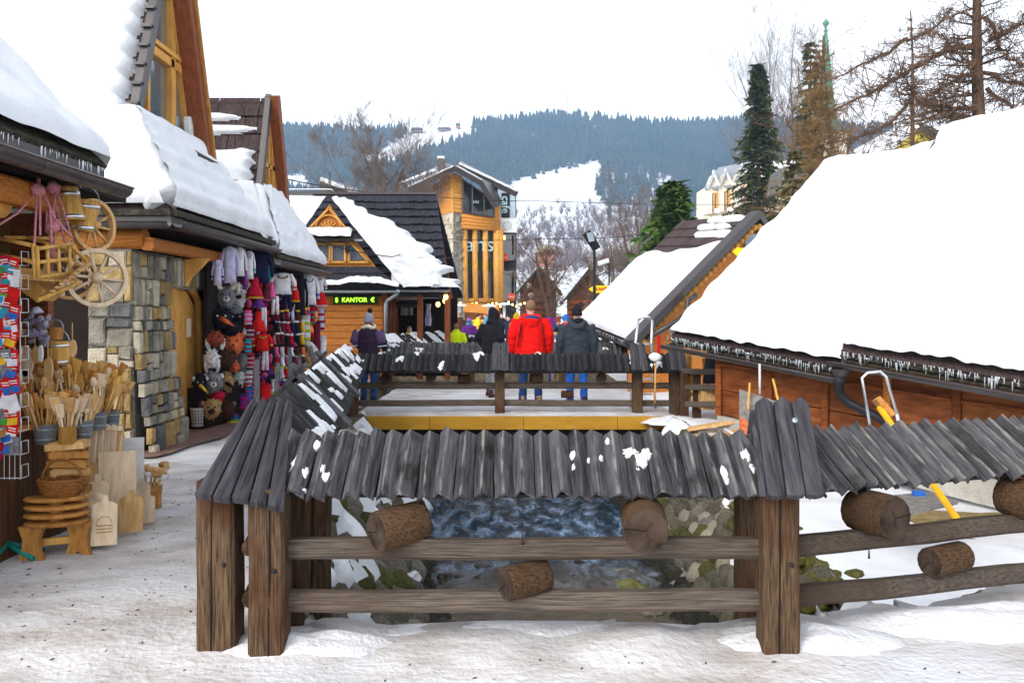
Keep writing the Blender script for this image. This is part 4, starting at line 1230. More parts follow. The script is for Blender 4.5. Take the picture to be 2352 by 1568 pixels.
# brown shingles in courses on the upper roof
nz_ = 5
for r_ in range(nz_):
    z1, z0 = AP2 - .34 * r_, AP2 - .34 * (r_ + 1) - .04
    ya, yb_ = 15.6 - .6 * (AP2 - z1) / 1.73, 15.6 - .6 * (AP2 - z0) / 1.73
    for k in range(15):
        x0 = G2 + .02 - (k + 1) * .125 + R.uniform(-.01, .01); x1 = x0 + .120
        q = MB(); o = R.uniform(.0, .012)
        q.slab([(x0, ya - .02, z1 + .01), (x1, ya - .02, z1 + .01), (x1, yb_ - .055 - o, z0 + .025), (x0, yb_ - .055 - o, z0 + .025)], .02); q.build('shingle', M['shake_brown'], c2)
def S3(s, t):
    p = on_prof(p2, t); return V((lerp(-7.5, xr2(p[1]) - .02, s), p[0] - .05, p[1] + .03))
def th3(s, t):
    z = on_prof(p2, t)[1]; e = (1 - s) * 3.2
    n = noise.noise(V((s * 5, z * 4.5, 21))) + .4 * noise.noise(V((s * 14, z * 9, 2)))
    h = .17 + .04 * fbm(V((s * 6, t * 7, 5)), 3)
    if z > 4.55:
        c_ = (z - 5.16) / .06; c2_ = (z - 4.93) / .08
        k = max(1 - c_ * c_ - max(0, (s - .74)) * 9, 1 - c2_ * c2_ - max(0, (s - .86)) * 9) + .5 * n
        return .07 * min(1, k * 2) ** .5 if k > 0 and e > .05 else -.05
    if z > 3.85:
        k_ = (z - 3.85) / .7; fr = (z * 4.2) % 1; e -= .05 + .10 * abs(math.sin(fr * PI)) 
        kk = (4.55 - z) * 6 + n * .7
        return h * min(1, max(0, kk)) ** .5 * edge_round(e, .14) if kk > 0 and e > 0 else -.05
    return h * edge_round((1 - t) * 3.2 + .015, .18)
snow_sheet('roof_snow', S3, 120, 140, th3, M['snow'], c2)
q = MB(); q.slab([(G2, 15.0, 3.8), (G2, 16.2, 3.8), (-3.92, 17.75, 2.58), (-3.92, 14.0, 2.58)], .1); q.build('skirt_roof', M['shake_brown'], c2)
snow_sheet('roof_snow', lambda s, t: lerp(lerp(V((G2, 14.95, 3.88)), V((G2, 16.35, 3.88)), s), lerp(V((-3.9, 13.97, 2.64)), V((-3.9, 17.7, 2.64)), s), t), 80, 50,
           lambda s, t: (.15 + .05 * fbm(V((s * 7, t * 6, 9)), 4)) * edge_round(min((1 - s) * 4, (1 - t) * 1.5 + .015), .2), M['snow'], c2)
def g2(y, z, dx=0): return V((G2 + dx, y, z))
q = MB(); q.prism([g2(15.05, 3.8, -.05), g2(16.2, 3.8, -.05), g2(15.62, AP2 - .2, -.05)], (.03, 0, 0)); q.build('glazing', M['glass'], c2)
for a, b_, w in (((15.1, 3.85), (15.6, AP2 - .25), .1), ((16.1, 3.85), (15.66, AP2 - .25), .16), ((15.6, 3.8), (15.6, 4.9), .08), ((15.2, 4.35), (16.0, 4.35), .08), ((15.85, 3.8), (15.85, 4.4), .06)):
    q = MB(); q.bar(g2(*a), g2(*b_), w, .09, (1, 0, 0)); q.build('window_frame', M['timber'], c2)
q = MB(); q.bar(g2(14.98, 3.75, .04), g2(15.6, AP2 + .05, .04), .14, .1, (1, 0, 0)); q.build('bargeboard', M['gutter'], c2)
q = MB(); q.bar(g2(16.36, 3.52, .10), g2(15.6, AP2 + .05, .10), .2, .24, (1, 0, 0)); q.build('bargeboard', M['redwood'], c2)
hip_snow(c2, [(-4.5, 15.0, 3.84), (-4.3, 14.62, 3.3), (-3.98, 14.08, 2.72)], .19)
for a, b_, n_ in (((-3.9, 13.98), (-3.9, 17.8), V((1, 0, 0))), ((-3.9, 13.98), (-4.6, 13.98), V((0, -1, 0)))):
    a3, b3 = V((*a, 2.60)), V((*b_, 2.60))
    q = MB(); q.bar(a3 + n_ * .01, b3 + n_ * .01, .10, .07); q.build('eave_edge', M['eave_moss'], c2)
    q = MB(); q.bar(a3 - up * .10 - n_ * .03, b3 - up * .10 - n_ * .03, .04, .14); q.build('fascia', M['gutter'], c2)
    gutter(c2, [a3 + n_ * .07 - up * .1, b3 + n_ * .07 - up * .1], .07, out=n_)
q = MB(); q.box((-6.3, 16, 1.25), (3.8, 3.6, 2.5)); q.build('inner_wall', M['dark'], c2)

# ------------------------------------------------------------------ exchange hut
kx = thing('exchange_hut', 'orange plank exchange hut with a steep dark shingle roof and a carved dormer', 'hut', (-3.8, 22, 0))
dk = 21.6
def K(u, v, d=dk): return P(u, v, d)
# walls of planks
zt_, zb = K(0, 668).z, 0.0
npl = 13
for k in range(npl):
    za, zc_ = lerp(zb, zt_, k / npl), lerp(zb, zt_, (k + 1) / npl)
    q = MB(); q.rbar((K(690, 0).x, dk, (za + zc_) / 2), (K(880, 0).x, dk, (za + zc_) / 2), .06, (zc_ - za) * .95, bev=.2); q.build('plank', M['plank'], kx)
q = MB(); q.box((K(884, 0).x, dk - .02, zt_ / 2), (.1, .14, zt_)); q.build('corner_post', M['plank_dark'], kx)
q = MB(); q.box((K(885, 0).x - .03, dk + 1.3, zt_ / 2), (.08, 2.5, zt_)); q.build('side_wall', M['plank_dark'], kx)
# main roof: courses of shakes
rt0, rt1 = K(640, 447, 24.3), K(1003, 447, 24.3)
re0, re1 = K(640, 668, 21.45), K(1033, 668, 21.45)
nc, ncol = 12, 46
for c_ in range(nc):
    t0, t1 = c_ / nc, (c_ + 1) / nc + .012
    for k in range(ncol):
        if c_ < 12 and k / ncol < .20: continue
        a, b_ = k / ncol, (k + 1) / ncol - .002
        tj = R.uniform(-.006, .006)
        A0, A1 = lerp(lerp(rt0, rt1, a), lerp(re0, re1, a), t0), lerp(lerp(rt0, rt1, b_), lerp(re0, re1, b_), t0)
        B0, B1 = lerp(lerp(rt0, rt1, a), lerp(re0, re1, a), t1 + tj), lerp(lerp(rt0, rt1, b_), lerp(re0, re1, b_), t1 + tj)
        o = V((0, -.05, .035)) * R.uniform(.9, 1.5)
        q = MB(); q.slab([A0, A1, B1 + o, B0 + o], .025)
        if (c_ * ncol + k) % 1 == 0: q.build('shake', M['shake'], kx) if c_ * ncol + k < 999 else None
q = MB(); q.slab([rt0 + V((0, .05, -.06)), rt1 + V((0, .05, -.06)), re1 + V((0, .05, -.06)), re0 + V((0, .05, -.06))], .1)
q.slab([rt0 + V((0, .05, -.06)), rt1 + V((0, .05, -.06)), V((re1.x, 27.2, re1.z)), V((re0.x, 27.2, re0.z))], .1); q.build('roof', M['shake'], kx)
q = MB(); q.prism([rt1 - up * .1 + V((-.03, 0, 0)), re1 - up * .1 + V((-.3, .2, 0)), V((re1.x - .3, 27, re1.z - .1))], (-.08, 0, 0)); q.build('gable_wall', M['redwood'], kx)
q = MB(); q.bar(rt0 + up * .03, rt1 + up * .03, .2, .06); q.build('ridge_cap', M['gutter'], kx)
snow_sheet('roof_snow', lambda s, t: lerp(K(636, 441, 24.3), K(764, 441, 24.3), s) + V((0, .3 - .3 * t, 0)), 30, 6, lambda s, t: .10 * edge_round(min(t, 1 - t) * .6 + .03, .1) * (1 if s < .97 else .4), M['snow'], kx)
q = MB(); q.box((K(790, 0).x, dk + .12, zt_ / 2), (K(884, 0).x - K(700, 0).x, .12, zt_)); q.build('inner_wall', M['plank_dark'], kx)
snow_sheet('roof_snow', lambda s, t: lerp(lerp(K(630, 458, 23.6), K(756, 461, 21.6), s), lerp(K(630, 560, 21.9), K(690 + 0, 556, 21.15), s), t) + V((0, -.12, .04)), 50, 40, lambda s, t: .14 * edge_round(min(s * 2 + .1, (1 - s) * 1.6 + .03, t * 1.5 + .03, (1 - t) * 1.5 + .04), .14) + .03 * noise.noise(V((s * 5, t * 5, 41))), M['snow'], kx)
# the front wing with pediment
d2 = 21.3
q = MB()
for pl, off in (([K(690, 552, d2), K(812, 552, d2), K(757, 470, d2)], .02),):
    q.prism(pl, (0, .1, 0))
q.build('pediment', M['plank'], kx)
for a, b_ in (((704, 531), (756, 478)), ((800, 531), (756, 478)), ((704, 531), (800, 531))):
    q = MB(); q.bar(K(*a, d2 - .05), K(*b_, d2 - .05), .05, .07, (0, 1, 0)); q.build('pediment_frame', M['timber'], kx)
q = MB()
for k in range(9):
    a = PI * k / 8; q.bar(K(754, 528, d2 - .06), K(754 + 24 * math.cos(a), 528 - 22 * math.sin(a), d2 - .06), .03, .04, (0, 1, 0))
q.build('carved_sunburst', M['timber'], kx)
q = MB(); q.tube([K(754 + 30 * math.cos(PI * k / 10), 528 - 34 * math.sin(PI * k / 10), d2 - .06) for k in range(11)], .02, 6); q.build('carved_arch', M['timber'], kx)
# window band
q = MB(); q.prism([K(680, 612, d2), K(862, 612, d2), K(812, 548, d2), K(680, 548, d2)], (0, .12, 0)); q.build('dormer_wall', M['timber_log'], kx)
for x0, x1 in ((728, 755), (764, 790)):
    q = MB(); q.prism([K(x0 - 2, 600, d2 - .03), K(x1 + 2, 600, d2 - .03), K(x1 + 2, 562, d2 - .03), K(x0 - 2, 562, d2 - .03)], (0, .05, 0)); w_ = q.build('window', M['glass_blue'], kx)
    for a, b_ in (((x0 - 4, 602), (x1 + 4, 602)), ((x0 - 4, 560), (x1 + 4, 560)), ((x0 - 3, 560), (x0 - 3, 602)), ((x1 + 3, 560), (x1 + 3, 602))):
        q = MB(); q.bar(K(*a, d2 - .06), K(*b_, d2 - .06), .05, .06, (0, 1, 0)); q.build('window_frame', M['timber'], w_)
q = MB(); q.prism([K(803, 598, d2 - .03), K(842, 598, d2 - .03), K(805, 560, d2 - .03)], (0, .05, 0)); w_ = q.build('window', M['glass_blue'], kx)
for a, b_ in (((800, 602), (848, 602)), ((848, 602), (804, 556)), ((801, 556), (801, 602))):
    q = MB(); q.bar(K(*a, d2 - .06), K(*b_, d2 - .06), .05, .06, (0, 1, 0)); q.build('window_frame', M['timber'], w_)
q = MB(); q.rbar(K(798, 564, d2 - .15), K(798, 580, d2 - .15), .11, .1, (0, 1, 0)); q.build('loudspeaker', M['black'], kx)
q = MB(); q.box(K(760, 552, d2 - .05) , (1.6, .1, .05)); q.build('small_gutter', M['gutter_grey'], kx)
# snow band below the pediment
snow_sheet('roof_snow', lambda s, t: lerp(K(676, 530, d2 - .06), K(810, 530, d2 - .06), s) + V((0, -.28 * t, -.2 * t)), 40, 10, lambda s, t: .1 * edge_round(min((1 - t) * .5 + .02, (1 - s) * 1.2 + .01), .12) + .02 * noise.noise(V((s * 9, t * 3, 2))), M['snow'], kx)
q = MB(); q.slab([K(676, 536, d2 - .0), K(812, 536, d2), K(812, 550, d2 - .3), K(676, 550, d2 - .3)], .05); q.build('pent_roof', M['eave_moss'], kx)
# shake skirt below the windows
sk0, sk1, sk2, sk3 = K(640, 612, d2 - .02), K(864, 612, d2 - .02), K(918, 660, d2 - .32), K(640, 660, d2 - .32)
for r_ in range(3):
    for k in range(22):
        t0, t1, a, b_ = r_ / 3, (r_ + 1) / 3 + .02, k / 22, (k + 1) / 22 - .004
        q = MB(); o = V((0, -.03, .02))
        q.slab([lerp(lerp(sk0, sk1, a), lerp(sk3, sk2, a), t0), lerp(lerp(sk0, sk1, b_), lerp(sk3, sk2, b_), t0), lerp(lerp(sk0, sk1, b_), lerp(sk3, sk2, b_), t1) + o, lerp(lerp(sk0, sk1, a), lerp(sk3, sk2, a), t1) + o], .025); q.build('shake', M['shake'], kx)
# snow over the eave and down the wing side
snow_sheet('roof_snow', lambda s, t: lerp(K(640, 648, d2 - .26), K(918, 655, d2 - .26), s) + V((0, -.18 * t, -.10 * t)), 90, 10,
           lambda s, t: (.10 + .12 * smooth(.48, .62, s) * smooth(1.0, .8, s) + .03 * noise.noise(V((s * 22, t, 4)))) * edge_round((1 - t) * .4 + .03, .1), M['snow'], kx)
def sw(s, t):  # the valley snow: from the pediment tip to the eave
    a = lerp(K(757, 459, d2 - .1), K(925, 664, d2 - .35), t); n_ = noise.noise(V((t * 6, 1, 1)))
    wdt = 1.05 * (.35 + 1.15 * smooth(0, .45, t)) + .16 * n_
    return a + V((wdt * s * 1.0, .75 * s, .0))
snow_sheet('roof_snow', sw, 40, 110, lambda s, t: (.16 + .05 * fbm(V((s * 5, t * 12, 6)), 4)) * edge_round(min((1 - s) * 1.1 - .12 - .28 * noise.noise(V((t * 15, s * 2, 8))), s * 2 + .02), .15), M['snow'], kx)
snow_sheet('roof_snow', lambda s, t: lerp(lerp(K(905, 560, 22.35), K(975, 560, 22.35), s), lerp(K(900, 664, 21.2), K(1010, 664, 21.2), s), t) + V((0, -.04, .05)), 60, 60,
           lambda s, t: -.05 if noise.noise(V((s * 2.6, t * 2.2, 31))) + .5 * noise.noise(V((s * 8, t * 7, 1))) + 1.1 * t - .95 * s - .10 < 0 else .11, M['snow'], kx)
snow_sheet('roof_snow', lambda s, t: lerp(lerp(K(940, 600, 21.95), K(968, 600, 21.95), s), lerp(K(940, 664, 21.2), K(972, 664, 21.2), s), t) + V((0, -.05, .06)), 24, 50,
           lambda s, t: -.05 if abs(s - .5 - .25 * math.sin(t * 5)) > .3 + .2 * noise.noise(V((t * 9, s * 2, 1))) else .10, M['snow'], kx)
gutter(kx, [K(640, 668, d2 - .52), K(916, 668, d2 - .52)], .05, 'gutter_grey', out=V((0, -1, 0)), brackets=0)
gutter(kx, [K(916, 667, 21.3), K(1033, 667, 21.3)], .05, 'gutter_grey', out=V((0, -1, 0)), brackets=0)
q = MB(); q.tube([K(914, 668, d2 - .5), K(912, 676, d2 - .4), K(890, 690, d2 - .2), K(886, 700, d2 - .2), K(886, 778, d2 - .2)], .045, 8); q.build('downpipe', M['gutter_grey'], kx)
# porch under the main eave
q = MB(); q.box((K(960, 0, 24).x, 24.2, 1.0), (2.2, .1, 2.2)); q.build('porch_back', M['dark'], kx)
q = MB(); q.box(K(975, 745, 24.05), (.5, .05, .6)); q.build('menu_board', M['black'], kx)
q = MB(); q.box(K(935, 712, 24.0), (.35, .05, .3)); q.build('lit_pane', M['glass_blue'], kx)
for u in (965, 1028):
    q = MB(); q.rbar((K(u, 0, 21.6).x, 21.6, 0), (K(u, 0, 21.6).x, 21.6, 2.2), .14, .14, (0, 1, 0)); q.build('porch_post', M['redwood'], kx)
q = MB(); q.rbar(K(905, 672, 22.3), K(905, 790, 22.3), .08, .08, (0, 1, 0)); q.build('porch_post', M['redwood'], kx)
q = MB(); q.slab([K(895, 690, 23.6), K(960, 690, 23.6), K(960, 700, 22.8), K(895, 700, 22.8)], .06); aw = q.build('awning', M['gutter'], kx)
snow_sheet('awning_snow', lambda s, t: lerp(lerp(K(893, 688, 23.6), K(962, 688, 23.6), s), lerp(K(893, 699, 22.8), K(962, 699, 22.8), s), t), 30, 16, lambda s, t: .22 * edge_round(min(s * .8, (1 - s) * .8, (1 - t) * .8, t * .8) + .03, .18), M['snow'], aw)
# LED sign
ld = thing('led_sign', 'green LED exchange sign reading $ KANTOR € on the plank wall', 'sign', K(815, 689, dk - .08))
q = MB(); q.rbar(K(765, 689, dk - .08), K(868, 689, dk - .08), .06, .20); q.build('sign_board', M['led_board'], ld)
lettering('$  KANTOR  €', .155, frame(K(815, 689, dk - .125), (1, 0, 0), (0, 0, 1), (0, -1, 0)), M['led'], ld, bold=.0015)
# lanterns at the porch
for k, (u, v, d) in enumerate(((1024, 681, 21.4), (1022, 690, 21.9), (1006, 698, 22.4))):
    ln = thing('porch_lantern', ['amber lantern highest under the porch eave corner', 'amber lantern just below the highest one at the porch corner', 'amber lantern lowest by the hanging cloth at the porch'][k], 'lantern', P(u, v, d), 'amber lanterns at the porch')
    p = P(u, v, d); q = MB(); q.lathe([(.012, -.08), (.05, -.05), (.055, .02), (.03, .05)], 10, Matrix.Translation(p)); q.build('lamp_glass', M['lamp_glow'], ln)
    q = MB(); q.lathe([(.07, .05), (.02, .09), (.008, .18)], 10, Matrix.Translation(p)); q.build('lamp_cap', M['black'], ln)

# ================================================================== RIGHT: snow-roofed huts
rb = thing('wooden_hut', 'long brown panelled hut under a huge smooth snow roof edged with icicles', 'hut', (4.6, 10.8, -.4))
secs = [dict(e0=P(1540, 772, 12.8), e1=P(1940, 845, 10.3), r0=P(1892, 396, 14.9), r1=P(2158, 350, 13.4), seed=1),
        dict(e0=P(1932, 806, 10.25), e1=P(2760, 940, 7.2), r0=P(2166, 322, 13.3), r1=P(2860, 165, 10.2), seed=2)]
for sc in secs:
    e0, e1, r0, r1 = sc['e0'], sc['e1'], sc['r0'], sc['r1']
    q = MB(); q.slab([e0, e1, r1, r0], .12); q.slab([r0, r1, r1 + V((3, 2.2, -2.6)), r0 + V((3, 2.2, -2.6))], .12); q.build('roof', M['shake_brown'], rb)
    def S(s, t, e0=e0, e1=e1, r0=r0, r1=r1):
        sag = -.10 * math.sin(PI * min(1, t)) 
        return lerp(lerp(e0, e1, s), lerp(r0, r1, s), t) + V((0, 0, sag * .6 + .02))
    first = sc['seed'] == 1
    def th(s, t, sd=sc['seed'], first=first):
        el = s * (3.0 if first else 6) + (.0 if first else .05)
        el += .05 * noise.noise(V((t * 6, 1, sd)))
        e = min(el + .07 * noise.noise(V((t * 15, 4, sd))), t * 3.6 + .03 + .035 * noise.noise(V((s * (12 if first else 24), 2, sd))), (1 - t) * 3.6 + .14)
        h = .25 + .10 * fbm(V((s * 2.2, t * 2.2, sd)), 4) + .02 * noise.noise(V((s * 14, t * 12, sd))) + .03 * math.sin(t * 26 + 2 * noise.noise(V((s * 3, t, 2)))) * smooth(.1, .4, noise.noise(V((s * 2, t * 2, 9))))
        return h * edge_round(e, .26)
    snow_sheet('roof_snow', S, 150, 110, th, M['snow'], rb)
    # the far side of the ridge keeps its snow too
    snow_sheet('roof_snow', lambda s, t, r0=r0, r1=r1: lerp(lerp(r0, r1, s), lerp(r0, r1, s) + V((3, 2.2, -2.6)), t) + V((0, 0, .02)), 40, 20, lambda s, t: .24 * edge_round(t * 3 + .14, .26) * edge_round(s * 3 + .02, .2), M['snow'], rb)
    ed = (e1 - e0).normalized(); on = V((ed.y, -ed.x, 0)).normalized(); on = on if on.y < 0 else -on
    n_ = int((e1 - e0).length / .05)
    for row in range(2):
        q = MB()
        for k in range(n_):
            a, b_ = lerp(e0, e1, k / n_), lerp(e0, e1, (k + .92) / n_); j = R.uniform(0, .02)
            q.slab([a - up * (.02 + .055 * row) - on * (.1 - .04 * row), b_ - up * (.02 + .055 * row) - on * (.1 - .04 * row), b_ + on * (.02 + j - .02 * row) - up * (.05 + .06 * row), a + on * (.02 + j - .02 * row) - up * (.05 + .06 * row)], .018)
        q.build('shake_edge', M['eave_moss'], rb, kind='stuff')
    icicles(rb, e0 + on * .03 - up * .03, e1 + on * .03 - up * .03, int((e1 - e0).length * 34), .15, sc['seed'])
    icicles(rb, e0 + on * .06 - up * .0, e1 + on * .06 - up * .0, int((e1 - e0).length * 30), .10, sc['seed'] + 5)
    gutter(rb, [e0 - ed * .1 + on * .06 - up * .14, e1 + on * .06 - up * .14], .065, out=on, brackets=.6)
q = MB(); e0 = secs[1]['e0']; q.slab([e0 + V((0, 0, .02)), e0 + V((.12, .1, .02)), e0 + V((.12, .1, -.22)), e0 + V((0, 0, -.22))], .05); q.build('roof_edge_board', M['eave_moss'], rb)
wb0, wb1 = V((2.98, 12.25, 0)), V((7.9, 6.95, -.85))
wt0, wt1 = V((2.98, 12.25, 1.28)), V((7.9, 6.95, .72))
wd = (wb1 - wb0).normalized(); wn_ = V((wd.y, -wd.x, 0)).normalized(); wn_ = wn_ if wn_.y < 0 else -wn_
q = MB(); q.prism([wb0 - wn_ * .05, wb1 - wn_ * .05, wt1 - wn_ * .05, wt0 - wn_ * .05], -wn_ * .08); q.build('wall', M['plank_dark'], rb)
nb = 9
for k in range(nb):
    s0, s1 = k / nb + .007, (k + 1) / nb - .007
    for r_ in range(3):
        t0, t1 = .16 + .84 * r_ / 3 + .006, .16 + .84 * (r_ + 1) / 3 - .006
        pl = [lerp(lerp(wb0, wb1, s), lerp(wt0, wt1, s), t) + wn_ * R.uniform(-.006, .006) for s, t in ((s0, t0), (s1, t0), (s1, t1), (s0, t1))]
        q = MB(); q.prism(pl, -wn_ * .04); q.build('panel', M['panel'], rb)
    p0, p1 = lerp(wb0, wb1, s0 - .007), lerp(wt0, wt1, s0 - .007)
    q = MB(); q.rbar(lerp(p0, p1, .14) + wn_ * .02, p1 + wn_ * .02, .09, .06, wn_); q.build('stud', M['plank' if k in (3, 5) else 'plank_dark'], rb)
    if k < nb:
        a, b_ = [lerp(lerp(wb0, wb1, s), lerp(wt0, wt1, s), .72) + wn_ * .025 for s in (s0, s1)]
        q = MB(); q.rbar(a, b_, .05, .05); q.build('batten', M['plank_dark'], rb)
q = MB(); q.prism([wb0 + wn_ * .06 - up * .1, wb1 + wn_ * .06 - up * .1, lerp(wb1, wt1, .15) + wn_ * .06, lerp(wb0, wt0, .15) + wn_ * .06], -wn_ * .12); q.build('plinth', M['concrete'], rb)
q = MB(); q.prism([wb0 - wn_ * .06, wt0 - wn_ * .06, V((4.5, 13.6, 2.6)), V((5.6, 14.6, 2.6)), V((5.6, 14.6, 0))], V((.05, -.05, 0))); q.build('end_wall', M['plank_dark'], rb)
q = MB(); q.tube([P(1930, 862, 10.2), P(1926, 885, 10.25), P(1928, 905, 10.3), P(1950, 925, 10.25), P(2000, 950, 10.1), P(2060, 982, 9.9)], [.075, .06, .055, .055, .055, .055], 10); q.build('downpipe', M['black'], rb)
q = MB(); q.lathe([(.11, .10), (.10, .04), (.06, 0)], 10, Matrix.Translation(P(1932, 866, 10.2))); q.build('gutter_funnel', M['gutter'], rb)
q = MB(); q.tube([P(1745, 835, 11.2), P(1745, 905, 11.2)], .015, 8); q.build('conduit', M['sign_white'], rb)
# roof vent
vt = thing('roof_vent', 'small grey metal vent poking through the snow on the ridge', 'vent', P(2185, 345, 13.2))
q = MB(); pv = P(2184, 340, 13.2); q.lathe([(.16, -.5), (.16, .02), (.13, .06)], 14, Matrix.Translation(pv)); q.build('vent_pipe', M['galv'], vt)
q = MB(); q.lathe([(.21, .10), (.20, .13), (.0, .20)], 14, Matrix.Translation(pv)); q.build('vent_cap', M['gutter'], vt)
q = MB(); q.slab([P(2140, 360, 13.2), P(2190, 340, 13.2), P(2182, 372, 12.9), P(2143, 400, 12.9)], .1); q.build('flashing', M['gutter'], vt)

# things leaning along the hut wall
def wallp(s, t, off=.0): return lerp(lerp(wb0, wb1, s), lerp(wt0, wt1, s), t) + wn_ * off
sh = thing('metal_sheet', 'plain grey sheet leaning on the hut wall', 'sheet', P(1765, 985, 11.0))
q = MB(); q.slab([P(1698, 893, 11.35), P(1826, 935, 10.75), P(1826, 1020, 10.5), P(1698, 1000, 11.1)], .03); q.build('sheet', M['mortar'], sh)
for k, (a, b_, lb) in enumerate(((P(1722, 880, 11.2), P(1718, 940, 11.0), 'short upright stick on the grey sheet'), (P(1775, 870, 11.0), P(1792, 938, 10.7), 'slanting stick on the grey sheet'))):
    q = MB(); q.rbar(b_, a, .025, .025, wob=.002); q.build('stick', M['timber'], label=lb, cat='stick')
q = MB()
cr = thing('orange_crate', 'slatted orange plastic crate by the grey sheet', 'crate', P(1720, 1000, 10.8))
for k in range(4):
    q = MB(); q.bar(P(1705, 968 + k * 13, 10.75), P(1742, 985 + k * 13, 10.65), .03, .05); q.build('slat', M['orange'], cr)
for u, v in ((1705, 960), (1742, 975)):
    q = MB(); q.bar(P(u, v, 10.8), P(u, v + 52, 10.8), .05, .05, (0, 1, 0)); q.build('corner', M['orange'], cr)
for k, (pts, lb) in enumerate((([P(1580, 985, 12.3), P(1700, 965, 12.1)], 'long tan plank on the ground by the rail fence'), ([P(1620, 1010, 11.7), P(1720, 985, 11.7)], 'second tan plank in front of the long one'), ([P(1600, 1000, 11.9), P(1690, 1015, 11.2)], 'tan plank lying askew across the others'))):
    q = MB(); q.bar(*pts, .25, .04); q.build('plank_board', M['pine'], label=lb, cat='plank')
q = MB(); q.tube([P(1665, 985, 11.6), P(1705, 1008, 11.2)], .02, 8); q.build('white_pipe', M['white'], label='thin white pipe lying beside the planks', cat='pipe')
# ladder frame and shovel behind the fence wing
ld2 = thing('metal_barrow', 'bright tubular metal frame with a hoop top behind the fence wing', 'frame', P(2020, 1000, 8.8))
q = MB(); q.tube([P(2000, 985, 8.8), P(1985, 900, 8.8), P(1980, 868, 8.8), P(1992, 856, 8.8), P(2022, 853, 8.8), P(2035, 865, 8.8), P(2062, 955, 8.8)], .015, 8); q.build('tube_frame', M['alu'], ld2)
q = MB(); q.tube([P(1998, 1020, 8.8), P(1992, 985, 8.8)], .02, 8); q.tube([P(2060, 950, 8.8), P(2075, 1020, 8.8)], .02, 8); q.build('leg', M['alu'], ld2)
br2 = thing('yellow_broom', 'broom with a yellow handle slanting across the snow behind the fence wing', 'broom', P(2210, 1200, 7.0))
q = MB(); q.rbar(P(2020, 935, 8.0), P(2215, 1215, 7.0), .055, .035, wob=.001); q.build('handle', simple('yellow_paint', (.72, .36, .015), .4), br2)
q = MB(); q.rbar(P(2012, 915, 8.05), P(2048, 955, 8.0), .12, .06, (1, 0, .4)); q.build('head', M['brownwood'], br2)
q = MB(); q.box(P(2110, 1137, 8.2), (.10, .08, .08)); q.build('blue_box', M['blue'], label='small blue box lying on straw by the hut foundation', cat='box')
bd = thing('chipboard_sheet', 'tan board lying on the snow by the hut foundation', 'board', P(2080, 1160, 7.6))
q = MB(); q.slab([P(2010, 1140, 8.2), P(2140, 1128, 8.4), P(2200, 1150, 7.8), P(2080, 1178, 7.4)], .03); q.build('board', M['mortar'], bd)

# ------------------------------------------------------------------ second hut with arrow sign
h2 = thing('market_hut', 'market hut with brown shingle roof, snow below the ridge and a scalloped gable', 'hut', (4.5, 19.5, 0))
r0, r1, e0, e1 = P(1567, 508, 23.2), P(1737, 494, 19.6), P(1334, 742, 21.5), P(1446, 788, 17.4)
q = MB(); q.slab([r0, r1, e1, e0], .10); r2, r3 = r1 + V((1.9, 1.6, -1.9)), r0 + V((1.9, 1.6, -1.9)); q.slab([r0, r1, r2, r3], .1); q.build('roof', M['shake_brown'], h2)
for r_ in range(5):
    for k in range(16):
        a, b_, t0, t1 = k / 16, (k + .96) / 16, r_ * .085, (r_ + 1) * .085 + .012
        q = MB(); o = V((-.02, -.02, .035)); qq = lambda s, t: lerp(lerp(r0, r1, s), lerp(e0, e1, s), t)
        q.slab([qq(a, t0) + up * .012, qq(b_, t0) + up * .012, qq(b_, t1) + o, qq(a, t1) + o], .025); q.build('shingle', M['shake_brown'], h2)
def S(s, t): return lerp(lerp(r0, r1, s), lerp(e0, e1, s), t) + up * .03
def th(s, t):
    n = noise.noise(V((s * 4, t * 5, 61)))
    e = min((1 - s) * 5 - .22 - .12 * noise.noise(V((t * 14, 3, 1))), (1 - t) * 4 + .01, s * 6 + .02)
    if t < .22:
        c_ = lambda c, w, s0, s1: 1 - ((t - c) / w) ** 2 - max(0, s0 - s, s - s1) * 14
        k = max(c_(.035, .022, .50, .86), c_(.10, .018, .45, .62), c_(.10, .018, .68, .76), c_(.17, .022, .52, .90)) + .3 * n
        return .10 * min(1, k) ** .5 if k > 0 else -.05
    k = (t - .25 - .10 * (1 - s)) * 9 + n * .5
    return (.19 + .04 * fbm(V((s * 4, t * 5, 3)), 4)) * min(1, max(k, 0)) ** .5 * edge_round(e, .2) if k > 0 and e > 0 else -.05
snow_sheet('roof_snow', S, 110, 130, th, M['snow'], h2)
g0, g1, g2_ = r1 + V((-.05, .25, -.15)), e1 + V((.0, .3, -.1)), V((r2.x + .3, r2.y - .3, e1.z))
q = MB(); q.prism([g0, g1, V((g1.x, g1.y, -.2)), V((g2_.x, g2_.y, -.2)), g2_], V((.05, .08, 0))); q.build('gable_wall', M['plank'], h2)
q = MB(); q.bar(r1 + up * .03, e1 + up * .0, .28, .16, (0, 0, 1)); q.build('bargeboard', M['gutter'], h2)
q = MB(); q.bar(r1 + up * .03, r2 + up * .0, .2, .16, (0, 0, 1)); q.build('bargeboard', M['gutter'], h2)
q = MB()
nsc = 26
for k in range(nsc):
    for a_, b_ in ((r1, e1), (r1, r2)):
        if a_ is r1 and b_ is r2 and k > 12: continue
        p = lerp(a_, b_, (k + .7) / nsc) + V((.02, -.02, -.22)); q.lathe([(0, .03), (.075, .02), (.075, -.02)], 8, frame(p, (1, 0, 0), (0, 0, 1), (.3, -1, 0)))
q.build('scalloped_trim', M['timber'], h2, kind='stuff')
q = MB(); q.prism([P(1712, 537, 19.6), P(1736, 537, 19.6), P(1736, 568, 19.6), P(1712, 568, 19.6)], V((0, .05, 0))); q.build('window', M['glass_blue'], h2)
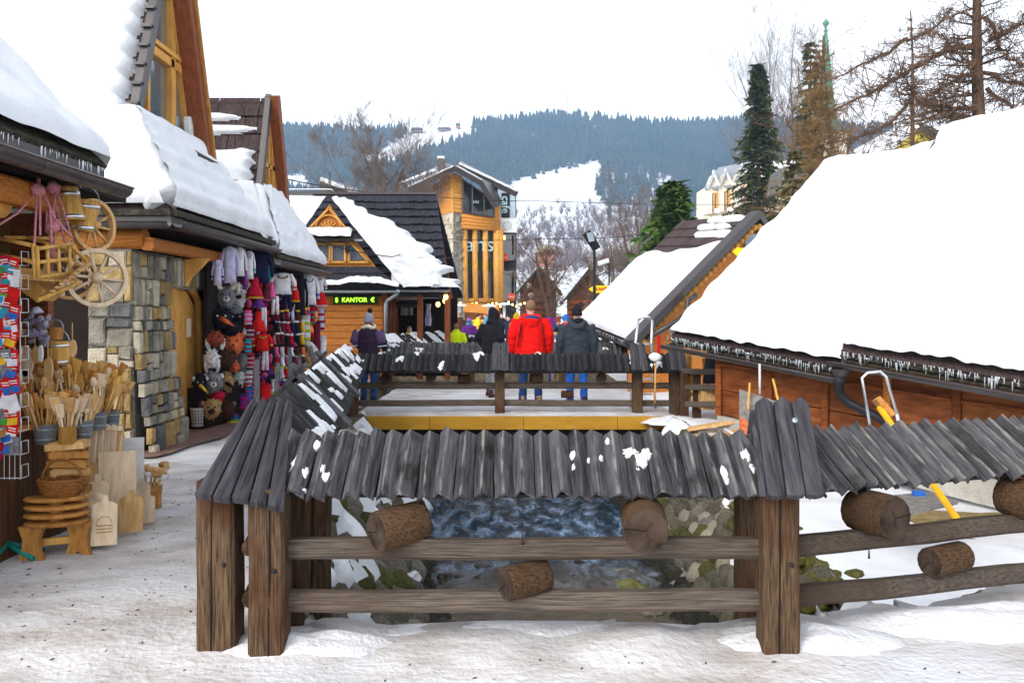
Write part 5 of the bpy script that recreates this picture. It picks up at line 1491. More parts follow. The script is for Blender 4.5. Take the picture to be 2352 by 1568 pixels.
q = MB(); q.tube([P(1598, 678, 18.0), P(1580, 690, 17.9), P(1578, 715, 17.9), P(1560, 735, 17.8), P(1480, 780, 17.6)], .06, 8); q.build('downpipe', M['gutter'], h2)
gutter(h2, [e0 - up * .06, e1 - up * .06], .06, out=V((-.8, -.6, 0)))
icicles(h2, e0, e1, 90, .12, 3)
def arrow(name, label, tip, w, h, d, txt, size, parent_pole=None):
    a = thing(name, label, 'sign', P(*tip, d))
    t = P(*tip, d); s = d / F
    W_, H_ = w * s, h * s
    q = MB(); q.prism([t, t + V((W_ * .3, 0, H_ / 2)), t + V((W_ * .3, 0, H_ * .36)), t + V((W_, 0, H_ * .36)), t + V((W_, 0, -H_ * .36)), t + V((W_ * .3, 0, -H_ * .36)), t + V((W_ * .3, 0, -H_ / 2))], (0, .04, 0)); q.build('arrow_board', M['sign_yellow'], a)
    lettering(txt, size, frame(t + V((W_ * .64, -.006, 0)), (1, 0, 0), (0, 0, 1), (0, -1, 0)), M['sign_red'], a, bold=.006)
    return a
arrow('arrow_sign', 'yellow arrow sign pointing left under the scalloped gable', (1683, 578), 44, 24, 18.2, 'A', .13)
ar = arrow('arrow_sign', 'yellow arrow sign lettered KANTOR in red on a post by the street lamp', (1352, 664), 56, 23, 25.5, 'KANTOR', .13)
q = MB(); q.tube([P(1399, 596, 25.6), P(1399, 745, 25.6)], .022, 8); q.build('post', M['black'], ar)
q = MB(); q.rbar(P(1374, 606, 25.5), P(1398, 598, 25.5), .14, .14); q.build('camera_box', M['sign_white'], ar)
# ladder and shelves by the market hut
st2 = thing('step_ladder', 'folding aluminium step ladder standing behind the bridge fence', 'ladder', P(1480, 930, 14.4))
for u0, u1, dd in ((1458, 1466, 14.5), (1496, 1498, 14.5)):
    q = MB(); q.tube([P(u0 - (10 if u0 < 1470 else -10), 940, dd), P(u0, 800, dd), P(u1, 735, dd)], .022, 8); q.build('rail', M['alu'], st2)
q = MB(); q.tube([P(1466, 735, 14.5), P(1474, 728, 14.5), P(1490, 728, 14.5), P(1498, 735, 14.5)], .022, 8); q.build('hoop', M['alu'], st2)
for v in (790, 830, 870, 905):
    q = MB(); q.box(P(1478, v, 14.5), (.27, .1, .03)); q.build('step', M['alu'], st2)
q = MB(); q.rbar(P(1513, 770, 14.8), P(1513, 850, 14.8), .05, .05, (0, 1, 0)); q.build('red_board', M['red'], label='narrow red board beside the step ladder', cat='board')
cs = thing('timber_shelf', 'open bare-wood shelving under the hut roof behind the rail fence', 'shelf', P(1600, 910, 14.2))
for u in (1580, 1622):
    q = MB(); q.rbar(P(u, 930, 14.2), P(u, 800, 14.2), .07, .3, (0, 1, 0)); q.build('upright', M['timber'], cs)
for v in (820, 860, 905):
    q = MB(); q.box(P(1601, v, 14.2), (.32, .3, .03)); q.build('board', M['timber'], cs)
q = MB(); q.lathe([(.02, .62), (.10, .60), (.16, .3), (.18, 0)], 12, Matrix.Translation(P(1640, 880, 13.9)), sq=(1, .5)); q.build('dark_coat', M['blackcloth'], label='black coat hanging at the hut corner behind the rail fence', cat='coat')
q = MB(); q.lathe([(.02, .5), (.09, .48), (.11, .25), (.13, 0)], 12, Matrix.Translation(P(1660, 872, 13.6)), sq=(1, .5)); q.build('maroon_coat', M['maroon'], label='maroon coat hanging next to the black coat', cat='coat')
q = MB(); q.box(P(1628, 912, 13.3), (.28, .25, .36)); q.build('cardboard_box', M['pine'], label='tan cardboard box standing behind the rail fence', cat='box')
# snow shovel stuck in the bridge snow
sv = thing('snow_shovel', 'wooden shovel with snow on its blade leaning on the bridge fence', 'shovel', P(1503, 935, 13.5))
q = MB(); q.tube([P(1504, 925, 13.5), P(1506, 830, 13.5)], .014, 8); q.build('handle', M['timber'], sv)
q = MB(); q.ball(P(1505, 820, 13.48), (.11, .04, .07), 10, 6, amp=.3, fr=2, seed=3); q.build('blade_snow', M['snow'], sv)
q = MB(); q.tube([P(876, 772, 17.5), P(874, 880, 17.5)], .016, 8); q.build('wooden_stake', M['timber'], label='thin wooden stake standing by the far bridge fence', cat='stake')

# ------------------------------------------------------------------ street lamp
lp = thing('street_lamp', 'dark street lamp post with a flat floodlight head by the bridge', 'street lamp', P(1364, 790, 24))
q = MB(); pl = P(1365, 0, 24).x; q.tube([(pl, 24, 0), (pl, 24, 3.45)], [.05, .04], 10); q.build('pole', M['black'], lp)
q = MB(); q.rbar(P(1346, 533, 23.9), P(1371, 572, 24.0), .24, .10, (0, 1, .5)); q.build('lamp_head', M['black'], lp)
q = MB(); q.prism([P(1347, 535, 23.8), P(1360, 533, 23.8), P(1366, 553, 23.85), P(1353, 556, 23.85)], (0, .03, 0)); q.build('lamp_glass', M['galv'], lp)

# ------------------------------------------------------------------ cafe building
ca = thing('cafe_building', 'three-storey timber and stone cafe building with a tall glazed front and grey annex', 'building', (-2, 59, 0))
def pri(pts, dv, nm, m, par=ca):
    q = MB(); q.prism([P(*p) for p in pts], dv); return q.build(nm, M[m], par)
D0, D1, D2 = 60.5, 58.0, 60.0
gz = 780
pri([(1006, 487, D0), (1041, 487, D1), (1041, gz, D1), (1004, gz, D0)], (.3, .3, 0), 'stone_pier', 'stone_beige')
pri([(1041, 487, D1), (1063, 487, 58.5), (1068, gz, 58.5), (1041, gz, D1)], (0, .5, 0), 'stone_pier', 'stone_grey')
for k in range(60):  # rubble facing that can be told apart
    t = R.random(); v = R.uniform(490, 770)
    if k < 30: p = P(lerp(1008, 1039, t), v, lerp(D0, D1, t)) ; m = 'stone_beige'
    else: p = P(lerp(1043, 1063, t), v, lerp(D1, 58.5, t)); m = 'stone_grey'
    put(R.choice(stone_variants(m)), 'stone', ca, Matrix.Translation(p + V((-.02, -.02, 0))) @ Matrix.Diagonal((R.uniform(.12, .28), .10, R.uniform(.09, .17), 1)))
# upper storey
pri([(985, 500, 61.5), (1041, 487, D1), (1041, 398, D1), (985, 430, 61.5)], (.2, .3, 0), 'upper_wall', 'timber_log')
for k in range(9): pri([(1010, 487 - k * 9.5, 60.2), (1041, 486 - k * 9.7, D1 - .06), (1041, 478 - k * 9.7, D1 - .06), (1010, 479 - k * 9.5, 60.2)], (.05, .08, 0), 'plank', 'timber')
pri([(991, 497, 61.2), (1009, 490, 60.2), (1009, 428, 60.2), (991, 438, 61.2)], (.0, -.06, 0), 'window', 'glass_blue')
pri([(1041, 487, D1), (1148, 506, D2), (1148, 470, D2), (1041, 395, D1)], (0, .3, 0), 'upper_wall', 'timber_log')
for k in range(10): pri([(1042, 485 - k * 8.6, D1 - .05), (1061, 488 - k * 8.6, D1 + .3), (1061, 481 - k * 8.6, D1 + .3), (1042, 478 - k * 8.6, D1 - .05)], (0, .06, 0), 'plank', 'timber')
w = pri([(1063, 486, 58.35), (1134, 497, 59.6), (1134, 462, 59.6), (1064, 414, 58.35)], (0, -.08, 0), 'window', 'glass')
for a, b_ in (((1063, 487, 58.25), (1136, 498, 59.5)), ((1063, 414, 58.25), (1135, 461, 59.5)), ((1063, 412, 58.25), (1063, 488, 58.25)), ((1085, 428, 58.5), (1085, 491, 58.5)), ((1112, 446, 59.1), (1112, 495, 59.1)), ((1135, 460, 59.5), (1135, 499, 59.5))):
    q = MB(); q.bar(P(*a), P(*b_), .10, .10, (0, 1, 0)); q.build('window_frame', M['gutter'], w)
lettering('ans', .35, frame(P(1093, 463, 58.5), (1, .2, 0), (0, 0, 1), (.2, -1, 0)), M['letter_pale'], ca)
for k in range(4):
    q = MB(); a, b_ = P(1062, 496 + k * 8.3, 58.2), P(1147, 509 + k * 6, 59.8); q.tube([a, b_], .14, 10); q.build('log', M['timber_log'], ca)
# glazed front
w = pri([(1066, 524, 58.8), (1146, 528, 60.1), (1146, 692, 60.1), (1068, 692, 58.8)], (0, .1, 0), 'glazing', 'glass')
pri([(1066, 600, 58.7), (1146, 600, 60.0), (1146, 621, 60.0), (1066, 621, 58.7)], (0, -.04, 0), 'floor_band', 'led_board')
for u in (1067, 1090, 1114, 1140, 1148):
    t = (u - 1066) / 82; d = 58.7 + 1.35 * t; q = MB(); q.tube([P(u, 524, d - .1), P(u + 2, 694, d - .1)], .20 if u < 1140 else .26, 10); q.build('timber_column', M['timber'], ca)
q = MB(); q.tube([P(1064, 690, 58.6), P(1148, 690, 60)], .18, 8); q.build('log', M['timber_log'], ca)
for ch_, u in (('a', 1079), ('n', 1103), ('s', 1126)):
    lettering(ch_, 1.5, frame(P(u, 562, 58.6 + 1.3 * (u - 1066) / 82 - .03), (1, .3, 0), (0, 0, 1), (.3, -1, 0)), M['letter_pale'], ca)
pri([(1064, 694, 58.8), (1150, 694, 60.2), (1150, gz, 60.2), (1066, gz, 58.8)], (0, .2, 0), 'ground_floor', 'plank_dark')
# annex
pri([(1144, 420, 60.6), (1186, 446, 60.6), (1186, gz, 60.6), (1144, gz, 60.6)], (0, 3, 0), 'annex_wall', 'black')
pri([(1143, 425, 60.5), (1184, 449, 60.5), (1184, 501, 60.5), (1143, 501, 60.5)], (0, .08, 0), 'annex_cladding', 'galv')
pri([(1152, 443, 60.4), (1171, 443, 60.4), (1171, 500, 60.4), (1152, 500, 60.4)], (0, .06, 0), 'cafe_sign', 'black')
lettering('cafe', .78, frame(P(1161, 470, 60.36), (0, 0, -1), (1, 0, 0), (0, -1, 0)), M['letter_pale'], ca, bold=.01)
pri([(1143, 501, 60.4), (1187, 501, 60.4), (1187, 534, 60.4), (1143, 534, 60.4)], (0, .06, 0), 'emblem_panel', 'sign_white')
q = MB(); pc = P(1165, 518, 60.36)
q.tube([pc + V((math.cos(2 * PI * k / 24) * .27, 0, math.sin(2 * PI * k / 24) * .27)) for k in range(25)], .025, 6); q.build('emblem_ring', M['gutter_grey'], ca)
lettering('A', .36, frame(pc + V((0, -.02, 0)), (1, 0, 0), (0, 0, 1), (0, -1, 0)), M['gutter_grey'], ca)
for (a, b_, c, d_, m) in ((1147, 538, 1184, 598, 'glass'), (1147, 622, 1184, 692, 'glass'), (1176, 540, 1180, 585, 'sign_white'), (1175, 626, 1180, 680, 'sign_white')):
    pri([(a, b_, 60.45), (c, b_, 60.45), (c, d_, 60.45), (a, d_, 60.45)], (0, .05, 0), 'shop_window' if m == 'glass' else 'curtain', m)
for (u, v, w_, h_) in ((1157, 546, 6, 10), (1151, 636, 8, 12), (1150, 655, 3, 10)):
    pri([(u - w_ / 2, v - h_ / 2, 60.38), (u + w_ / 2, v - h_ / 2, 60.38), (u + w_ / 2, v + h_ / 2, 60.38), (u - w_ / 2, v + h_ / 2, 60.38)], (0, .04, 0), 'lit_lamp', 'lamp_glow')
for (u0, v0, u1, v1, t) in ((1148, 583, 1167, 599, 'SALE'), (1167, 674, 1183, 689, 'SALE')):
    pri([(u0, v0, 60.3), (u1, v0, 60.3), (u1, v1, 60.3), (u0, v1, 60.3)], (0, .05, 0), 'sale_sign', 'sign_red')
    lettering(t, .19, frame(P((u0 + u1) / 2, (v0 + v1) / 2, 60.27), (1, 0, 0), (0, 0, 1), (0, -1, 0)), M['sign_white'], ca)
# roof
ap = P(1045, 380, 56.6)
def slabp(pts, t, nm, m='gutter'):
    q = MB(); q.slab([P(*p) for p in pts], t); return q.build(nm, M[m], ca)
slabp([(1045, 381, 56.6), (937, 432, 58.4), (905, 428, 68), (1020, 372, 68)], .35, 'roof')
slabp([(1045, 381, 56.6), (1110, 417, 57.4), (1180, 430, 68), (1060, 372, 68)], .35, 'roof')
slabp([(1110, 417, 57.4), (1143, 474, 58.2), (1160, 470, 68), (1180, 430, 68)], .35, 'roof')
slabp([(1052, 376, 60.2), (1190, 442, 60.4), (1192, 440, 68), (1060, 370, 68)], .35, 'roof')
def strip(a, b_, w_, nm='roof_snow'):
    q = MB(); n_ = 14; A_, B_ = P(*a), P(*b_); q.tube([lerp(A_, B_, k / n_) + up * (.08 + .05 * noise.noise(V((k * .7, w_, a[0])))) for k in range(n_ + 1)], [w_ * (.8 + .4 * abs(noise.noise(V((k * .9, a[0], 3))))) for k in range(n_ + 1)], 6, flat=1.0); q.build(nm, M['snow'], ca)
strip((1055, 378, 59.8), (1188, 441, 60.2), .10); strip((1040, 384, 56.5), (938, 431, 58.3), .05); strip((1000, 393, 60), (912, 426, 66), .14); strip((1050, 384, 56.5), (1108, 416, 57.3), .04)
pri([(1005, 366, 61), (1021, 366, 61), (1021, 400, 61), (1005, 400, 61)], (0, .7, 0), 'chimney', 'stone_dark')
q = MB(); q.box(P(1013, 363, 61.3), (.5, .6, .18)); q.build('chimney_snow', M['snow'], ca)
pri([(937, 437, 58.6), (985, 415, 59), (985, 500, 61), (960, 500, 64)], (0, .2, 0), 'gable_soffit', 'redwood')
# building peeking out beyond the exchange hut
yh = thing('timber_house', 'yellow timber gable with a sloping snow-edged roof behind the exchange hut', 'house', P(760, 500, 48))
q = MB(); q.slab([P(738, 414, 48), P(830, 450, 49), P(860, 445, 56), P(745, 408, 56)], .4); q.build('roof', M['gutter'], yh)
q = MB(); q.tube([P(736, 411, 47.9), P(830, 447, 48.9)], .12, 6); q.build('roof_snow', M['snow'], yh)
q = MB(); q.prism([P(741, 425, 48.6), P(757, 431, 48.6), P(757, 560, 48.6), P(741, 560, 48.6)], (.1, 3, 0)); q.build('wall', M['timber'], yh)
q = MB(); q.prism([P(757, 432, 48.7), P(850, 470, 49.6), P(850, 560, 49.6), P(757, 560, 48.7)], (.1, 3, 0)); q.build('wall', M['redwood'], yh)
# string lights
slt = thing('string_lights', 'string of amber bulbs across the cafe terrace', 'string lights', P(1110, 690, 50))
pts = [P(1020 + 185 * k / 40, 690 + 5 * math.sin(k * PI / 8) ** 2, 50) for k in range(41)]
q = MB(); q.tube(pts, .012, 4); q.build('cable', M['black'], slt)
for k in range(0, 41, 2):
    q = MB(); q.ball(pts[k] - up * (.10 + R.uniform(0, .12)), .065, 8, 5); q.build('bulb', M['lamp_glow'], slt)
bb = thing('terrace_bar', 'honey timber terrace bar with a slatted front below the string lights', 'bar', P(1100, 778, 46))
for k in range(8):
    u = 1084 + k * 4.2; pri([(u, 738, 46), (u + 3.8, 738, 46), (u + 3.8, 790, 46), (u, 790, 46)], (0, .08, 0), 'slat', 'timber', bb)
pri([(1082, 734, 45.9), (1120, 734, 45.9), (1120, 739, 45.9), (1082, 739, 45.9)], (0, .6, 0), 'counter_top', 'yellowwood', bb)
pri([(1064, 695, 47), (1145, 700, 47), (1145, 722, 47), (1064, 716, 47)], (0, 1, 0), 'canopy', 'timber_log', bb)
for k, (u, v, d, lb) in enumerate(((1124, 704, 44, 'silver patio heater in front of the terrace bar'), (1055, 703, 44, 'silver patio heater beside the grey stone pier'), (1158, 700, 47, 'silver patio heater at the annex corner'))):
    ph = thing('patio_heater', lb, 'heater', P(u, 790, d), 'patio heaters on the cafe terrace')
    p = P(u, v, d); q = MB(); q.lathe([(.42, 0), (.30, .08), (0, .14)], 14, Matrix.Translation(p)); q.build('reflector', M['white'], ph)
    q = MB(); q.tube([p, (p.x, p.y, 0)], .09, 8); q.build('pole', M['alu'], ph)
# ------------------------------------------------------------------ dark cottages behind
def cottage(label, apex, half_w, eave_v, d, door, side, lit):
    c = thing('log_cottage', label, 'cottage', P(apex[0], 775, d), 'dark log cottages beyond the terrace')
    u, v = apex
    def tri(a, m, nm, off): q = MB(); q.prism([P(*p, d) for p in a], (0, off, 0)); return q.build(nm, M[m], c)
    tri([(u - half_w * .9, eave_v, ), (u + half_w * .9, eave_v), (u, v + 6)], 'counter', 'gable', .2)
    n_ = 7
    for k in range(n_):
        va, vb = lerp(eave_v, 772, k / n_), lerp(eave_v, 772, (k + 1) / n_)
        q = MB(); a, b_ = P(u - half_w * .8, (va + vb) / 2, d + .1), P(u + half_w * .8, (va + vb) / 2, d + .1); q.tube([a, b_], (vb - va) * d / F * .5, 8); q.build('log', M['plank_dark' if not lit else 'redwood'], c)
    for s in (-1, 1):
        q = MB(); q.slab([P(u, v, d - .6), P(u + s * half_w * 1.1, eave_v + 8, d - .6), P(u + s * half_w * 1.1, eave_v + 8, d + 7), P(u, v, d + 7)], .25); r_ = q.build('roof', M['shake'], c)
        q = MB(); q.slab([P(u + s * 4, v + 4, d - .7) + up * .15, P(u + s * half_w * 1.05, eave_v + 6, d - .7) + up * .15, P(u + s * half_w * 1.05, eave_v + 6, d + 7) + up * .15, P(u + s * 4, v + 4, d + 7) + up * .15], .16); q.build('roof_snow', M['snow' if s == -1 else 'moss'], r_)
    for (a, b_, w_, h_) in door:
        wn2 = tri([(a, b_), (a + w_, b_), (a + w_, b_ + h_), (a, b_ + h_)], 'glass', 'window', -.1)
    return c
cottage('red-brown log cottage with two round white discs on its front beside the annex', (1236, 612), 52, 668, 68, [(1210, 690, 10, 14), (1250, 690, 10, 14)], 1, True)
cottage('nearly black log cottage with a steep gable behind the brown bare tree', (1352, 614), 62, 688, 66, [(1330, 692, 9, 14), (1372, 692, 9, 14)], -1, False)
cottage('small dark cottage at the back between the lamp post and the pine', (1438, 640), 34, 672, 72, [(1430, 684, 8, 10)], -1, False)
for k, (u, v) in enumerate(((1215, 655), (1219, 678))):
    q = MB(); q.lathe([(0, .02), (.2, .02), (.22, 0)], 16, frame(P(u, v, 67.3), (1, 0, 0), (0, 0, 1), (0, -1, 0))); q.build('round_sign', M['cream'], label=('upper' if k == 0 else 'lower') + ' round pale disc sign on the red-brown cottage', cat='sign')
hr_ = thing('far_house', 'faded red house at the foot of the ski slope behind the bare trees', 'house', P(1250, 600, 130))
q = MB(); q.prism([P(1232, 610, 130), P(1270, 610, 130), P(1270, 572, 130), P(1232, 572, 130)], (0, 5, 0)); q.build('wall', simple('faded_red', (.36, .17, .14), .8), hr_)
q = MB(); q.slab([P(1228, 573, 129), P(1274, 573, 129), P(1266, 562, 134), P(1236, 562, 134)], .3); q.build('roof', M['stone_grey'], hr_)

# ------------------------------------------------------------------ white villa
vi = thing('white_villa', 'cream villa with three pointed dormers and snow on its mansard roof', 'villa', P(1720, 560, 85))
def vp(u, v, d=85): return P(u, v, d)
def vpr(pts, dv, nm, m, par=vi): q = MB(); q.prism([vp(*p) for p in pts], dv); return q.build(nm, M[m], par)
vpr([(1620, 430, 86), (1700, 425, 84), (1700, 560, 84), (1618, 560, 86)], (0, 4, 0), 'wall', 'cream')
vpr([(1700, 425, 84), (1870, 440, 88), (1870, 560, 88), (1700, 560, 84)], (0, 4, 0), 'wall', 'cream')
vpr([(1614, 482, 85.7), (1702, 474, 83.7), (1702, 484, 83.7), (1614, 492, 85.7)], (0, .5, 0), 'cornice', 'white')
vpr([(1702, 474, 83.7), (1870, 485, 87.7), (1870, 494, 87.7), (1702, 484, 83.7)], (0, .5, 0), 'cornice', 'white')
q = MB(); q.slab([vp(1618, 432, 85.5), vp(1702, 424, 83.6), vp(1720, 372, 88), vp(1650, 385, 90)], .3); q.build('roof', M['gutter_grey'], vi)
q = MB(); q.slab([vp(1702, 424, 83.6), vp(1872, 440, 87.6), vp(1850, 368, 92), vp(1720, 372, 88)], .3); q.build('roof', M['gutter_grey'], vi)
snow_sheet('roof_snow', lambda s, t: lerp(lerp(vp(1735, 380, 87), vp(1850, 372, 91), s), lerp(vp(1712, 410, 84.6), vp(1868, 430, 88), s), t) + up * .1, 40, 20, lambda s, t: .45 * edge_round(min(s, 1 - s, t, 1 - t) * 5 + .1 - .3 * noise.noise(V((s * 6, t * 5, 71))), .5), M['snow'], vi)
for k, (u, v, w_, d) in enumerate(((1640, 396, 26, 85.2), (1668, 392, 28, 84.5), (1706, 380, 32, 83.3))):
    f = vpr([(u - w_ / 2, v + 34, d), (u, v + 3, d), (u + w_ / 2, v + 34, d), (u + w_ / 2, v + 95, d), (u - w_ / 2, v + 95, d)], (0, 2, 0), 'dormer', 'cream')
    for s in (-1, 1):
        q = MB(); q.slab([vp(u, v - 2, d - .3), vp(u + s * (w_ / 2 + 4), v + 36, d - .3), vp(u + s * (w_ / 2 + 4), v + 30, d + 3), vp(u, v - 6, d + 3)], .2); q.build('dormer_roof', M['gutter_grey' if s < 0 else 'snow'], f)
    vpr([(u - w_ * .22, v + 48, d - .06), (u + w_ * .26, v + 48, d - .06), (u + w_ * .26, v + 92, d - .06), (u - w_ * .22, v + 92, d - .06)], (0, .1, 0), 'window', 'glass_blue', f)
    for a in (-.22, .02, .26):
        vpr([(u + w_ * a - 2, v + 46, d - .12), (u + w_ * a + 1.5, v + 46, d - .12), (u + w_ * a + 1.5, v + 94, d - .12), (u + w_ * a - 2, v + 94, d - .12)], (0, .1, 0), 'window_frame', 'timber' if a > -.2 else 'white', f)
# yellow house and church
ye = thing('yellow_house', 'bright yellow gable end showing over the big snow roof', 'house', P(2100, 420, 60))
q = MB(); q.prism([P(2015, 360, 60), P(2105, 284, 60), P(2190, 330, 60), P(2195, 420, 60), P(2015, 420, 60)], (0, 5, 0)); q.build('wall', M['yellow_wall'], ye)
q = MB(); q.slab([P(2006, 366, 59.4), P(2106, 280, 59.4), P(2085, 276, 70), P(1950, 350, 70)], .4); q.build('roof', M['snow'], ye)
q = MB(); q.slab([P(2106, 280, 59.4), P(2200, 334, 59.4), P(2210, 330, 70), P(2105, 276, 70)], .4); q.build('roof', M['gutter'], ye)
q = MB(); q.prism([P(1790, 440, 58), P(1850, 420, 58), P(1850, 380, 58), P(1800, 385, 58)], (0, 3, 0)); q.build('lean_to', M['stone_dark'], ye)
cht = thing('church_spire', 'slender green copper church spire with a ball finial among the trees', 'church', P(1897, 420, 150))
pz = lambda v: P(1897, v, 150)
q = MB()
Mx = Matrix.Translation(V((pz(0).x, 150, 0)))
q.lathe([(2.3, pz(330).z), (1.9, pz(262).z), (1.6, pz(250).z), (.85, pz(150).z), (.36, pz(85).z), (.12, pz(62).z)], 8, Mx, smooth=False); q.build('spire', M['copper'], cht)
q = MB(); q.lathe([(.02, pz(40).z), (.15, pz(46).z), (.55, pz(52).z), (.62, pz(55).z), (.3, pz(60).z), (.12, pz(68).z), (.4, pz(72).z), (.15, pz(76).z)], 10, Mx); q.build('finial', M['copper'], cht)
q = MB(); q.box((pz(0).x, 150, pz(400).z), (5.2, 5.2, 14)); q.build('tower', M['cream'], cht)
# overhead cables
for k, (pts, lb) in enumerate((([(440, 355, 15), (760, 430, 24), (1000, 452, 34), (1240, 462, 40), (1700, 470, 60)], 'overhead cable running from the second chalet past the cafe roof to the villa'),
                               ([(700, 545, 18), (900, 590, 20), (1010, 548, 30), (1250, 548, 30), (1500, 537, 26)], 'overhead cable crossing in front of the cafe logs to the pine'),
                               ([(690, 530, 20), (830, 560, 22), (1000, 585, 24), (1040, 590, 26)], 'thin dark cable sagging across the exchange hut roof'))):
    q = MB(); pp = [P(*p) for p in pts]; sm = []
    for a, b_ in zip(pp, pp[1:]):
        sm += [lerp(a, b_, i / 8) - up * .06 * math.sin(PI * i / 8) for i in range(8)]
    q.tube(sm + [pp[-1]], .012 if k else .016, 5); q.build('overhead_cable', M['black'], label=lb, cat='cable', group='overhead cables')

# ================================================================== HILL, FOREST, TREES
RIDGE = [(-900, 330), (-300, 300), (300, 290), (600, 290), (700, 288), (800, 292), (870, 296), (930, 291), (1000, 289), (1060, 281), (1130, 274), (1200, 267), (1300, 260), (1400, 267), (1480, 276), (1560, 280), (1640, 275), (1710, 270), (1800, 272), (2000, 290), (2400, 300), (3200, 350)]
def ridge_v(u):
    for (a, va), (b_, vb) in zip(RIDGE, RIDGE[1:]):
        if a <= u <= b_: return lerp(va, vb, smooth(a, b_, u))
    return 330
DN, DF = 330.0, 1500.0
def hill(u, t):
    vr = ridge_v(u) + 12
    v = lerp(726, vr, t ** .78) + 5 * noise.noise(V((u * .006, t * 4, 1))) * t * (1 - t) * 4
    return P(u, v, lerp(DN, DF, t))
us = [-900 + 20 * i for i in range(206)]
q = MB(); q.rows([[hill(u, j / 40) for u in us] for j in range(41)] + [[V((hill(u, 1).x * 1.15, DF + 300, hill(u, 1).z - 60)) for u in us]])
q.build('hillside', M['snow'], kind='structure', origin=V((0, DN, 0)))
def inpoly(u, v, poly):
    c = False
    for (x1, y1), (x2, y2) in zip(poly, poly[1:] + poly[:1]):
        if (y1 > v) != (y2 > v) and u < (x2 - x1) * (v - y1) / (y2 - y1) + x1: c = not c
    return c
CLEAR = [[(835, 366), (905, 326), (945, 296), (1085, 280), (1085, 322), (1035, 340), (985, 355), (930, 374), (880, 392), (835, 396)],
         [(1165, 420), (1215, 408), (1290, 388), (1340, 374), (1388, 366), (1384, 400), (1372, 440), (1396, 470), (1398, 520), (1400, 600), (1160, 600)],
         [(620, 402), (700, 405), (725, 440), (690, 450), (620, 440)]]
def proj(p): return CX + p.x * F / p.y, HV - (p.z - EZ) * F / p.y
def forest(name, n, mt, region, hmin, hmax, conifer, label):
    rr = np.random.RandomState(len(name) * 7 + n)
    tv, tf = [], []
    k = 0; tries = 0
    while k < n and tries < n * 14:
        tries += 1
        u = rr.uniform(300, 2050); t = rr.uniform(0.12, 1.0)
        p = hill(u, t); uu, vv = proj(p)
        if not region(uu + rr.normal() * 5, vv + rr.normal() * 4, rr): continue
        h = rr.uniform(hmin, hmax) * (0.75 + 0.25 * t); w = h * rr.uniform(.17, .27)
        o = len(tv); a0 = rr.uniform(0, 6)
        if conifer:
            for lv, (zz, ww) in enumerate(((.08, 1), (.38, .72), (.66, .42))):
                zt2 = (.55, .8, 1.0)[lv]
                b0 = len(tv)
                for i in range(5):
                    a = a0 + lv + i * 2 * PI / 5; r_ = w * ww * rr.uniform(.75, 1.2)
                    tv.append((p.x + math.cos(a) * r_, p.y + math.sin(a) * r_, p.z + h * (zz + rr.uniform(-.04, .04))))
                tv.append((p.x, p.y, p.z + h * zt2))
                for i in range(5): tf.append((b0 + i, b0 + (i + 1) % 5, b0 + 5))
        else:
            for i in range(16):
                a, e_ = rr.uniform(0, 2 * PI), rr.uniform(.25, 1.45); r_ = h * rr.uniform(.5, .95) * .55
                c = (p.x + math.cos(a) * math.cos(e_) * r_, p.y + math.sin(a) * math.cos(e_) * r_, p.z + h * .3 + math.sin(e_) * r_ * 1.2)
                o2 = len(tv); s_ = h * .012
                tv += [(p.x + s_, p.y, p.z + h * .2), (p.x - s_, p.y, p.z + h * .2), c]
                tf.append((o2, o2 + 1, o2 + 2))
                for m_ in range(3):
                    o3 = len(tv); f0 = rr.uniform(.4, .9); b_ = [lerp(pp, cc, f0) for pp, cc in zip((p.x, p.y, p.z + h * .2), c)]
                    tv += [(b_[0] - s_ * .7, b_[1], b_[2]), (b_[0] + s_ * .7, b_[1], b_[2]), (b_[0] + rr.uniform(-.16, .16) * h, b_[1], b_[2] + rr.uniform(.05, .22) * h)]
                    tf.append((o3, o3 + 1, o3 + 2))
        k += 1
    me = bpy.data.meshes.new(name); me.from_pydata(tv, [], tf); me.materials.append(M[mt]); me.update()
    put(me, name, None, None, label=label, kind='stuff')
def island(name, c1, c2, scale=.012):
    m = bpy.data.materials.new(name); m.use_nodes = True; nt = m.node_tree; b_ = nt.nodes['Principled BSDF']
    g = nt.nodes.new('ShaderNodeNewGeometry'); r_ = nt.nodes.new('ShaderNodeValToRGB')
    r_.color_ramp.elements[0].color = (*c1, 1); r_.color_ramp.elements[1].color = (*c2, 1)
    tc = nt.nodes.new('ShaderNodeTexCoord'); n_ = nt.nodes.new('ShaderNodeTexNoise'); n_.inputs['Scale'].default_value = scale; n_.inputs['Detail'].default_value = 3
    a = nt.nodes.new('ShaderNodeMath'); a.operation = 'MULTIPLY_ADD'; a.inputs[1].default_value = .6
    sb = nt.nodes.new('ShaderNodeMath'); sb.operation = 'MULTIPLY_ADD'; sb.inputs[1].default_value = 1.8; sb.inputs[2].default_value = -.62
    nt.links.new(tc.outputs['Object'], n_.inputs['Vector']); nt.links.new(n_.outputs['Fac'], sb.inputs[0]); nt.links.new(g.outputs['Random Per Island'], a.inputs[0]); nt.links.new(sb.outputs[0], a.inputs[2])
    nt.links.new(a.outputs[0], r_.inputs['Fac']); nt.links.new(r_.outputs[0], b_.inputs['Base Color']); b_.inputs['Roughness'].default_value = .95; b_.inputs['Specular IOR Level'].default_value = .1
    return m
M['forest'] = island('far_forest', (.005, .024, .022), (.042, .056, .040))
M['forest_bare'] = island('far_bare_trees', (.075, .05, .048), (.15, .105, .095))
def reg_con(u, v, rr):
    if any(inpoly(u, v, c) for c in CLEAR): return False
    if v > 445 and rr.uniform() < min(1, (v - 445) / 70): return False
    if 1380 < u < 1560 and v > 395 and rr.uniform() < .72: return False
    return True
